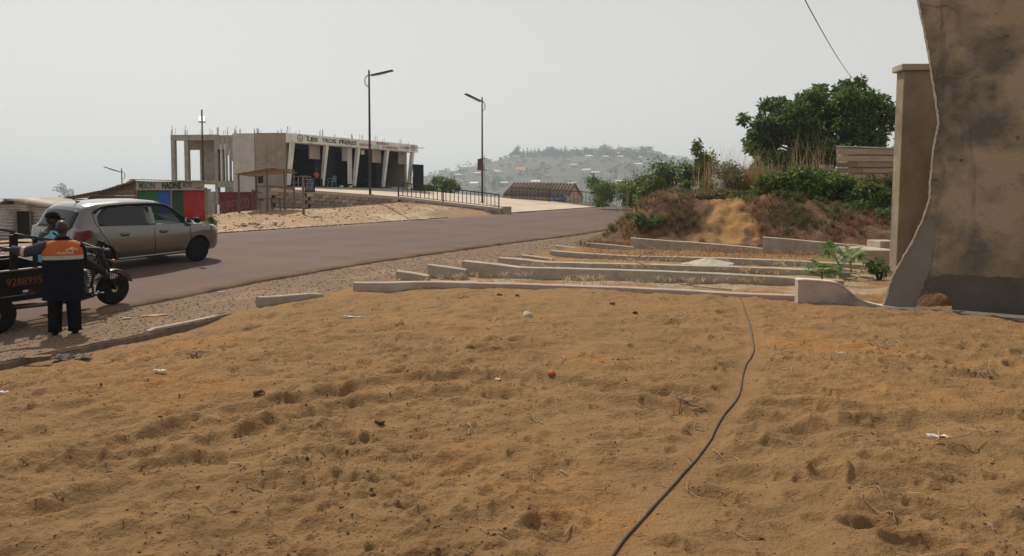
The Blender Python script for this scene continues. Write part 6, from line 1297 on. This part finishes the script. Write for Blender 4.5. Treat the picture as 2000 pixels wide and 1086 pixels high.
bush('leafy_bush', 'dense bush below the plank shack planks', 1640, 340, 428, 26, 140, 8500, .16, LEAF_M, 17, base=1.15, clumps=16)
bush('leafy_bush', 'yellowish bush beside the tall brown wall', 1728, 338, 430, 25, 80, 3600, .12, LEAF_Y, 18, base=1.1)
bush('leafy_bush', 'bright green shrub just below the dense bush', 1690, 362, 436, 24.6, 80, 3600, .14, LEAF_M, 19, base=1.0, clumps=8)
bush('leafy_bush', 'small green plant on the reddish bank by the brown wall', 1728, 415, 442, 23.4, 26, 320, .12, LEAF_L, 20, clumps=4, stems=3)
bush('leafy_bush', 'low dark creeper on the left flank of the mound', 1262, 418, 462, 25.2, 62, 1500, .10, LEAF_D, 21, clumps=9)
bush('leafy_bush', 'green weeds on the mound above the yellow sand', 1395, 372, 408, 26.6, 130, 3600, .09, LEAF_Y, 22, clumps=16, base=1.5)
bush('leafy_bush', 'mid green weeds right of the yellow sand patch', 1480, 375, 425, 25.6, 80, 2600, .09, LEAF_M, 23, clumps=12, base=1.1)
bush('leafy_bush', 'dark leafy bush behind the mound between the reeds and tree', 1480, 330, 400, 31, 100, 3000, .13, LEAF_D, 24, base=1.5)
bush('leafy_bush', 'sliver of green foliage behind the cap of the brown wall', 1757, 255, 330, 42, 30, 1200, .17, LEAF_M, 25, base=1.5)
bush('leafy_bush', 'small green tuft at the foot of the pale bank beside the red panel', 412, 424, 446, 28, 26, 700, .08, LEAF_L, 26, clumps=5, base=gz(-11.9, 28))
bush('leafy_bush', 'small dark creeping plant by the concrete steps', 1718, 515, 532, 14.6, 40, 420, .07, LEAF_M, 27, clumps=6, base=.02)
# tall dry reeds and grass on the mound
def grass(name, label, spots, n, h, w, bend, mat, seed, stuff=True, lean=None, cat='grass'):
    pts = np.array(spots); V, Q = blades(n, pts, h, w, bend, seed, lean); o = np_mesh(name, V, Q, mat, None, False); tag(o, label, cat)
    if stuff: kind(o, 'stuff')
    return o
def gspots(n, x0, x1, y0, y1, seed, cond=None):
    rg = np.random.default_rng(seed); x = rg.uniform(x0, x1, n); y = rg.uniform(y0, y1, n); z = ground_z(x, y); k = np.ones(n, bool) if cond is None else cond(x, y, z); return np.c_[x, y, z-.02][k]
grass('dry_reeds', 'tall pale dry reeds standing behind the mound crest', gspots(240, 7.6, 10.6, 28, 30.5, 1), 300, 2.0, .014, .25, DRY, 31)
grass('dry_reeds', 'russet dry grass clump at the top of the mound', gspots(140, 8.6, 10.2, 27.5, 29.0, 2), 1000, 1.3, .016, .4, DRYR, 32, lean=(.15,0))
grass('dry_reeds', 'thin pale stalks before the leafy tree', gspots(60, 11.2, 13.0, 28.5, 30.0, 3), 110, 2.4, .014, .2, DRY, 33)
grass('dry_reeds', 'sparse seed stalks rising above the bush by the railing', gspots(16, 6.9, 9.2, 44, 50, 4), 26, 2.6, .035, .12, LEAF_Y, 34)
grass('mound_grass', 'mixed dry and green grass over the flanks of the mound', gspots(2600, 3.5, 17, 23, 31, 5, lambda x, y, z: (z > .35) & (fbm(x*.9, y*.9, 2) > .02) & ~((np.abs(x-7.4) < .9) & (y < 26.2))), 13000, .30, .018, .7, LEAF_Y, 35)
grass('mound_grass', 'dry straw litter hanging on the mound', gspots(3600, 2.2, 15, 22.5, 29.5, 6, lambda x, y, z: (z > .12) & (fbm(x*.8+4, y*.8, 2) > -.02) & ~((np.abs(x-7.4) < .8) & (y < 26))), 17000, .30, .012, 1.3, DRYR, 36)
grass('mound_grass', 'bright green grass on the slope right of the yellow sand', gspots(1200, 9.5, 16.5, 22, 26, 7, lambda x, y, z: (z > .4) & (fbm(x*.8+14, y*.8, 2) > .0)), 9000, .24, .016, .8, LEAF_M, 37)
grass('verge_grass', 'dry grass along the shoulder at the foot of the mound', gspots(700, 2.2, 5.0, 23, 29, 8, lambda x, y, z: np.abs(SN(x, y)[1]-9.25) < .4), 700, .22, .012, .8, LEAF_Y, 38)
grass('bed_straw', 'dry reddish straw lying over the farthest terrace bed', gspots(3000, 2.2, 10.5, 18.8, 22.6, 9), 2600, .15, .012, 2.2, DRYR, 39)
grass('bed_straw', 'dry weeds scattered over the nearer terrace beds', gspots(900, -2, 8, 13.0, 18.5, 10, lambda x, y, z: (SN(x, y)[1] < 8.9) & (fbm(x*.9, y*.9, 2) > .05)), 2200, .14, .010, 1.8, DRY, 40)
grass('reed_clump', 'long green blades arching out of the bank below the bushes', gspots(30, 12.3, 12.8, 24.3, 24.8, 11), 60, .85, .05, .8, LEAF_L, 41, False, cat='plant')
# potted-like young plants by the low wall
def fan_plant(name, label, px, py, Y, h, nfr, mat, seed, L=.38, w=.03, leaflets=9):
    c = P(px, py, Y); z0 = float(sand_z(c.x, c.y)); T = thing(name, label, 'plant', (c.x, Y, z0)); rg = np.random.default_rng(seed); m = MB(); m.tube([(0,0,-.05),(.01,0,h*.5),(0,.01,h)], [.018,.014,.01], 6); m.build('stem', pm('green_stem', (.09,.10,.04), (.12,.09,.05), 9, .7), T)
    for k in range(nfr):
        an = 2*math.pi*k/nfr+rg.uniform(-.4,.4); el = rg.uniform(.1,1.1); d = Vector((math.cos(an)*math.cos(el), math.sin(an)*math.cos(el), math.sin(el))); m = MB(); base = Vector((0,0,h*rg.uniform(.75,1.0))); tip = base+d*L*.55; m.tube([base, tip], .006, 4)
        for j in range(leaflets):
            a2 = (j-(leaflets-1)/2)*.28; sd = d.cross(UP).normalized(); dd = (d*math.cos(a2)+sd*math.sin(a2)).normalized(); e1 = tip+dd*L*.3; e2 = tip+dd*L*.62-Vector((0,0,L*.22)); s2 = dd.cross(UP).normalized()*w*.5
            m._add([tip, e1+s2, e2, e1-s2], [(0,1,2,3)])
        m.build('frond', mat, T)
    return T
fan_plant('young_papaya', 'young plant with drooping fingered leaves behind the low pink wall', 1605, 548, 12.2, .46, 12, LEAF_L, 3, .36, .055, 9)
fan_plant('young_palm', 'young palm with upright bright green fronds beside the steps', 1640, 520, 15.2, .30, 9, LEAF_L, 4, .70, .05, 13)
fan_plant('young_palm', 'paler small palm right of the upright one', 1662, 515, 16.4, .25, 7, leafmat('leaf_pale', (.16,.22,.08), (.25,.28,.13)), 5, .55, .045, 11)
# ================================================================ small things on the ground
def clods(name, label, n, region, size, mat, seed, cond=None, zf=sand_z):
    rg = np.random.default_rng(seed); x = rg.uniform(region[0], region[1], n); y = region[2]+(region[3]-region[2])*rg.random(n)**1.4
    k = cond(x, y) if cond else np.ones(n, bool); k &= SN(x, y)[1] < NS-.1; x = x[k]; y = y[k]; z = zf(x, y); n = len(x)
    base = np.array([(1,0,0),(-1,0,0),(0,1,0),(0,-1,0),(0,0,1),(0,0,-1)], float); sz = size*(.3+rg.random(n)**3*1.6)
    V = base[None]*(sz[:, None, None]*(.6+.8*rg.random((n, 6, 1))))+rg.normal(size=(n, 6, 3))*sz[:, None, None]*.25; V[:, :, 2] *= .75
    V += np.c_[x, y, z-sz*.05][:, None]; Fc = np.array([(0,2,4),(2,1,4),(1,3,4),(3,0,4),(2,0,5),(1,2,5),(3,1,5),(0,3,5)])
    o = np_mesh(name, V.reshape(-1, 3), (np.arange(n)[:, None, None]*6+Fc[None]).reshape(-1, 3), mat, None, False); tag(o, label, 'clods'); kind(o, 'stuff')
m_clod = pm('damp_clod', (.095,.053,.026), (.15,.085,.04), 9, .95)
def patchy(x, y): return (fbm(x*.55+31, y*.8-8, 3)+.22*sstep(2.5, -2.5, x)-.05+.12*np.random.default_rng(4).normal(size=x.shape)) > .14
clods('soil_clods', 'dark soil crumbs scattered in patches over the yard sand', 34000, (-6.5, 6.5, 2.6, 12.5), .0058, m_clod, 51, patchy)
clods('soil_clods', 'fine dark grit sprinkled all over the yard sand', 20000, (-7.5, 8, 2.4, 13), .005, m_clod, 52)
clods('soil_clods', 'larger dark lumps lying in the near sand', 500, (-5, 4, 3.0, 12), .013, m_clod, 53, lambda x, y: fbm(x*.7+31, y*.9-8, 2) > .0)
clods('terrace_rubble', 'pale rubble and lumps in the beds between the terrace walls', 2600, (-2.5, 9, 13.6, 20), .022, m_conc, 54)
rg = np.random.default_rng(60); V = []; m = MB()
for k in range(760):        # dry twigs
    x = rg.uniform(-6, 7.5); y = 3+10*rg.random()**1.2
    if SN(x, y)[1] > NS-.3 or perlin(np.array([x*.8+2]), np.array([y*.8]))[0] < -.12: continue
    a = rg.uniform(0, 6.28); L = rg.uniform(.05,.22); pts = []
    for t in np.linspace(0, 1, 4): xx, yy_ = x+math.cos(a+.5*math.sin(t*3))*L*t, y+math.sin(a+.5*math.sin(t*3))*L*t; pts.append((xx, yy_, float(sand_z(xx, yy_))+.008+.015*math.sin(t*3.1)*rg.random()))
    m.tube(pts, [.0042,.004,.003,.002], 4)
kind(tag(m.build('dry_twigs', pm('pale_twig', (.42,.30,.19), (.22,.14,.09), 3, .9)), 'short dry twigs and roots strewn over the sand', 'twigs'), 'stuff')
def twigs(label, px, py, n, L, mat=None, spread=.12):
    c = G(px, py, 0.02); T = MB(); z = float(sand_z(c.x, c.y))
    for k in range(n):
        a = rg.uniform(0, 6.28); r = L*rg.uniform(.5,1.1); p = Vector((rg.normal()*spread*.3, rg.normal()*spread*.3, .005)); q = p+Vector((math.cos(a)*r*.5, math.sin(a)*r*.5, .02+.05*rg.random())); e = p+Vector((math.cos(a+.4)*r, math.sin(a+.4)*r, .01+.05*rg.random())); T.tube([p, q, e], [.005,.004,.002], 5)
    o = T.build('root_tangle', mat or MATS['pale_twig']); o.location = (c.x, c.y, z); tag(o, label, 'twigs')
for lab, px, py, n, L in (('forked pale root lying left of the cable near the bottom', 1330, 800, 7, .20), ('forked root right of the cable bend', 1520, 682, 6, .22), ('dry tuft of roots near the old kerb at the left', 378, 682, 16, .16), ('dark twig tangle in the sand below the swept wall', 1725, 682, 9, .22), ('long thin dry branch at the bottom right', 1850, 880, 3, .45), ('twiggy weed on the sand right of centre', 1310, 630, 8, .2), ('dead grass knot near the right edge', 1925, 740, 8, .18), ('small dry root tuft left of centre', 965, 630, 10, .15), ('straw tangle left of the white plastic ball', 900, 575, 12, .25), ('dry weed against the short kerb piece', 485, 605, 14, .22)):
    twigs(lab, px, py, n, L)
twigs('dead bristly weed on the terrace bed by the cable', 1345, 545, 16, .3); twigs('pale dry grass tuft on the kerb near the standing man', 215, 672, 9, .3)
def lump(name, label, cat, px, py, r, mat, z0=0.02, sq=(1,1,.7), seed=1, amp=.25):
    c = G(px, py, z0); rr_ = np.random.default_rng(seed); m = MB(); m.ball((0,0,0), r, 12, 8); m.v = [tuple(np.array(v)*np.array(sq)*(1+amp*float(perlin(np.array([v[0]/r*1.3+seed]), np.array([v[1]/r*1.3+v[2]/r*1.7]))[0])*2)) for v in m.v]; o = m.build(name, mat, smooth=True); o.location = (c.x, c.y, float(sand_z(c.x, c.y))+r*sq[2]*.6); tag(o, label, cat); return o
lump('clay_lump', 'orange clay lump on the sand near the middle', 'stone', 1077, 741, .035, pm('orange_clay', (.55,.17,.055), (.45,.13,.045), 20, .9, .5, 60), seed=3)
lump('plastic_ball', 'crumpled whitish plastic ball on the sand', 'litter', 1030, 622, .062, pm('dirty_plastic', (.60,.55,.47), (.42,.37,.30), 14, .5, .6, 30), seed=4, sq=(1,1,.85))
for lab, px, py, r, sd in (('black flat stone near the straw tangle', 1010, 576, .05, 5), ('dark stone at the top middle of the sand', 975, 572, .05, 6), ('dark lump on the sand above the plastic ball right', 1196, 595, .045, 7), ('dark pebble right of the upper centre', 1240, 620, .035, 8), ('dark wood chip at the lower left centre', 742, 832, .045, 9), ('dark lump low at the left', 505, 768, .045, 10)):
    lump('dark_stone', lab, 'stone', px, py, r*.7, m_clod, seed=sd, sq=(1.2,.9,.55), amp=.7)
m_scrap = pm('white_scrap', (.50,.46,.40), (.36,.32,.27), 9, .7)
for lab, px, py, w, d in (('thin white strip of plastic on the sand left of centre', 690, 611, .30, .05), ('pale torn scrap near the lower right branch', 1832, 850, .14, .06), ('white scrap at the left low edge', 4, 740, .08, .05), ('small white scrap at lower left', 312, 727, .12, .03), ('pale scrap beside the right twigs', 1645, 698, .12, .04), ('small white torn foil near the middle', 972, 744, .05, .04)):
    c = G(px, py, .02); m = MB(); rr_ = np.random.default_rng(int(px)); rows = [[Vector((u*w, v*d, .01+.02*rr_.random())) for u in np.linspace(-.5,.5,7)] for v in (-.5,0,.5)]; m.grid(rows); o = m.build('litter_scrap', m_scrap, smooth=True, solid=.003); o.location = (c.x, c.y, float(sand_z(c.x, c.y))+.004); o.rotation_euler.z = rr_.uniform(-.5,.5); tag(o, lab, 'litter')
c = G(140, 687, -.28); m = MB(); rr_ = np.random.default_rng(2); rows = [[Vector((u*.42, v*.16, .05+.07*abs(perlin(np.array([u*7]), np.array([v*5]))[0])*2*(1-abs(u))+.03*rr_.random())) for u in np.linspace(-.5,.5,14)] for v in np.linspace(-.5,.5,6)]; m.grid(rows); o = m.build('torn_sack', pm('sack_grey', (.22,.20,.175), (.08,.07,.065), 14, .9, .5, 30), solid=.006); o.location = (c.x, c.y, gz(c.x, c.y)-.01); o.rotation_euler.z = .25; tag(o, 'crumpled grey sack on the shoulder below the standing man', 'sack')
ac = W0+wd*((arch[0][0]+arch[-1][0])/2)-wn*.75; m = MB(); rows = [[Vector((.75*r*math.cos(t), .4*r*math.sin(t), .34*(1-r*r)+.07*float(perlin(np.array([r*4+math.cos(t)*2]), np.array([math.sin(t)*2.5]))[0]))) for t in np.linspace(0, 2*math.pi, 36)] for r in np.linspace(1, 0, 14)]; m.grid(rows); o = m.build('earth_heap', pm('rubbly_earth', (.30,.16,.065), (.14,.08,.04), 9, .95, 1.0, 22, bdist=.04), smooth=True); o.location = (ac.x, ac.y, -.03); tag(o, 'low heap of rubbly orange earth seen through the arched hole in the wall', 'heap')
# cement heap and rubbish on the bank
c = G(1385, 516, .02); c.y = 16.9; c.x = (1385-1000)/F*16.9; m = MB(); rows = [[Vector((.62*r*math.cos(t)*(1+.12*math.sin(3*t)), .4*r*math.sin(t), .15*(1-r)**1.2+.01*math.sin(9*t+r*7))) for t in np.linspace(0, 2*math.pi, 30)] for r in np.linspace(1, 0, 9)]; m.grid(rows); o = m.build('sand_heap', pm('white_sand', (.47,.43,.37), (.38,.34,.285), 9, .95, .5, 40), smooth=True); o.location = (c.x, c.y, 0.04); tag(o, 'small heap of white sand between two terrace walls', 'heap')
rg = np.random.default_rng(90)
for k in range(16):
    px = 505+rg.normal()*22; py = 437+rg.normal()*4; Y = 28.3+rg.normal()*.5; c = P(px, py, Y); z = float(bank_fn(np.array([c.x]), np.array([Y]))[0]); m = MB(); rows = [[Vector((u*.22, v*.14, .02+.05*rg.random())) for u in (-.5,-.1,.3,.5)] for v in (-.5,.1,.5)]; m.grid(rows); o = m.build('rubbish_scrap', [m_scrap, m_rawc, pm('scrap_black', (.03,.03,.03), (.05,.04,.04), 5)][k % 3], solid=.004); o.location = (c.x, Y, z); o.rotation_euler.z = rg.uniform(0,3); tag(o, ('white', 'grey', 'black')[k % 3]+' scrap of rubbish dumped on the pale sandy bank by the road', 'litter', 'rubbish on the sandy bank')
# stones and crumbs on bank and shoulder
def sprinkle(name, label, n, sn_, size, mat, seed, zf):
    rg = np.random.default_rng(seed); s = rg.uniform(sn_[0], sn_[1], n); nn = rg.uniform(sn_[2], sn_[3], n); x, y = XY(s, nn); z = zf(x, y, s, nn); base = np.array([(1,0,0),(-1,0,0),(0,1,0),(0,-1,0),(0,0,1),(0,0,-1)], float); sz = size*(.3+rg.random(n)**3*1.8)
    V = base[None]*(sz[:, None, None]*(.6+.8*rg.random((n, 6, 1))))+rg.normal(size=(n, 6, 3))*sz[:, None, None]*.2; V[:, :, 2] *= .7; V += np.c_[x, y, z+sz*.2][:, None]; Fc = np.array([(0,2,4),(2,1,4),(1,3,4),(3,0,4),(2,0,5),(1,2,5),(3,1,5),(0,3,5)])
    kind(tag(np_mesh(name, V.reshape(-1, 3), (np.arange(n)[:, None, None]*6+Fc[None]).reshape(-1, 3), mat, None, False), label, 'stones'), 'stuff')
sprinkle('shoulder_gravel', 'loose gravel over the old tarmac shoulder', 14000, (3, 30, NS, N0-.03), .012, pm('gravel_stone', (.34,.27,.21), (.17,.13,.105), 30, .95), 71, lambda x, y, s, n: sh_fn(s, n))
sprinkle('bank_stones', 'small stones and crumbs on the sandy bank across the road', 3000, (14, 40, N1+.1, N1+8), .03, m_bank, 72, lambda x, y, s, n: bank_fn(x, y))
sprinkle('roadside_chips', 'pale chips of broken paint along the far road edge', 260, (17, 30, N1-.22, N1+.05), .04, m_scrap, 73, lambda x, y, s, n: road_z(s, np.minimum(n, N1))+.005)
# sand blown on to the shoulder, orange stain
for lab, px, py, a, b, mt in (('orange brown paint spill on the shoulder', 300, 612, .22, .12, pm('orange_spill', (.50,.22,.07), (.38,.17,.07), 14, .9)), ('patch of orange sand by the torn sack', 75, 691, .16, .07, MATS['yard_sand'])):
    c = G(px, py, -.27); m = MB(); rr_ = np.random.default_rng(int(px)); q = [(a*math.cos(t)*(1+.25*rr_.normal()*.6), b*math.sin(t)*(1+.3*rr_.normal()*.6)) for t in np.linspace(0, 2*math.pi, 22, endpoint=False)]; s, n = SN(c.x, c.y); m.face([(c.x+u, c.y+v, float(sh_fn(*[np.array(w) for w in SN(c.x+u, c.y+v)]))+.012) for u, v in q]); o = m.build('ground_stain', mt); kind(o, 'structure')
# the cable snaking over the yard
cp = [(1175,1110),(1225,1050),(1285,985),(1335,930),(1358,905),(1382,873),(1400,838),(1418,810),(1438,785),(1446,762),(1450,735),(1456,712),(1468,693),(1472,680),(1468,655),(1462,630),(1454,605),(1448,588),(1441,575),(1425,570)]
pts = [G(px, py, .02) for px, py in cp]; pts = [Vector((p.x, p.y, float(sand_z(p.x, p.y))+.014)) for p in pts]
first = pts[0]; pts = [Vector((first.x-.3, first.y-.3, float(sand_z(first.x-.3, first.y-.3))+.014))]+pts
wtop = P(1415,568.5,12.55); pts += [Vector((wtop.x+.1, 12.5, wtop.z+.03)), Vector((wtop.x-.1, 12.75, wtop.z+.02))]
for px, py, Y in ((1360,556,13.2),(1330,548,13.7)): p = P(px, py, Y); pts.append(Vector((p.x, p.y, float(sand_z(p.x, p.y))+.02)))
def crom(pts, k=8):
    out = []; q = [pts[0]]+pts+[pts[-1]]
    for i in range(1, len(q)-2):
        for t in np.linspace(0, 1, k, endpoint=False): a, b, c, d = q[i-1:i+3]; out.append(.5*((2*b)+(c-a)*t+(2*a-5*b+4*c-d)*t*t+(3*b-a-3*c+d)*t**3))
    return out+[pts[-1]]
sm_ = crom(pts, 16); fixed = []; nw = len(sm_)-16*3
for i_, p in enumerate(sm_): fixed.append(Vector((p.x, p.y, float(sand_z(p.x, p.y))+.006 if i_ < nw-16 else max(p.z, float(sand_z(p.x, p.y))+.006))))
zs_ = np.array([p.z for p in fixed]); zs_ = np.convolve(np.pad(zs_, 4, 'edge'), np.ones(9)/9, 'valid'); fixed = [Vector((p.x, p.y, z)) for p, z in zip(fixed, zs_)]; m = MB(); m.tube(fixed, .008, 8); tag(m.build('cable', pm('dusty_cable', (.12,.088,.06), (.07,.053,.042), 9, .8), smooth=True), 'dark dusty cable snaking across the sand up to the terrace walls', 'cable')
m = MB(); w_ = [(1330,548,13.75),(1310,540,14.2),(1290,531,14.55),(1265,520,15.2),(1240,509,16.9),(1250,500,18.6),(1280,489,20.5),(1260,478,22.6),(1240,462,24.3)]; q = [P(*a) for a in w_]; m.tube(crom(q, 5), .011, 6); tag(m.build('thin_cable', MATS['dusty_cable'], smooth=True), 'thin wire crossing the terrace walls up to the mound', 'cable')
# loose white flakes on the road
rg = np.random.default_rng(17)
for lab, px, py in (('white scrap lying on the asphalt in front of the car', 432, 555), ('small pale scrap on the middle of the road', 930, 478), ('white scrap on the road near the tricycle wheel', 247, 590)):
    c = G(px, py, -.05); s, n = SN(c.x, c.y); m = MB(); m.box((0,0,.01), (.13,.05,.015), .4); o = m.build('litter_scrap', m_scrap); o.location = (c.x, c.y, float(road_z(s, n))+.004); tag(o, lab, 'litter')

# ================================================================ the dusty air
m = MB(); m.box((0, 700, 45), (19000, 19000, 190)); hz_ = m.build('haze', []); kind(hz_, 'stuff')
hmat = bpy.data.materials.new('haze'); hmat.use_nodes = True; t = hmat.node_tree; t.nodes.clear(); pv = t.nodes.new('ShaderNodeVolumePrincipled'); mo_ = t.nodes.new('ShaderNodeOutputMaterial')
pv.inputs['Color'].default_value = (.79,.87,.96,1); pv.inputs['Density'].default_value = .00047; pv.inputs['Anisotropy'].default_value = .25; t.links.new(pv.outputs[0], mo_.inputs['Volume']); hz_.data.materials.append(hmat)
hz_['label'] = 'pale dusty haze filling the air over the valley'
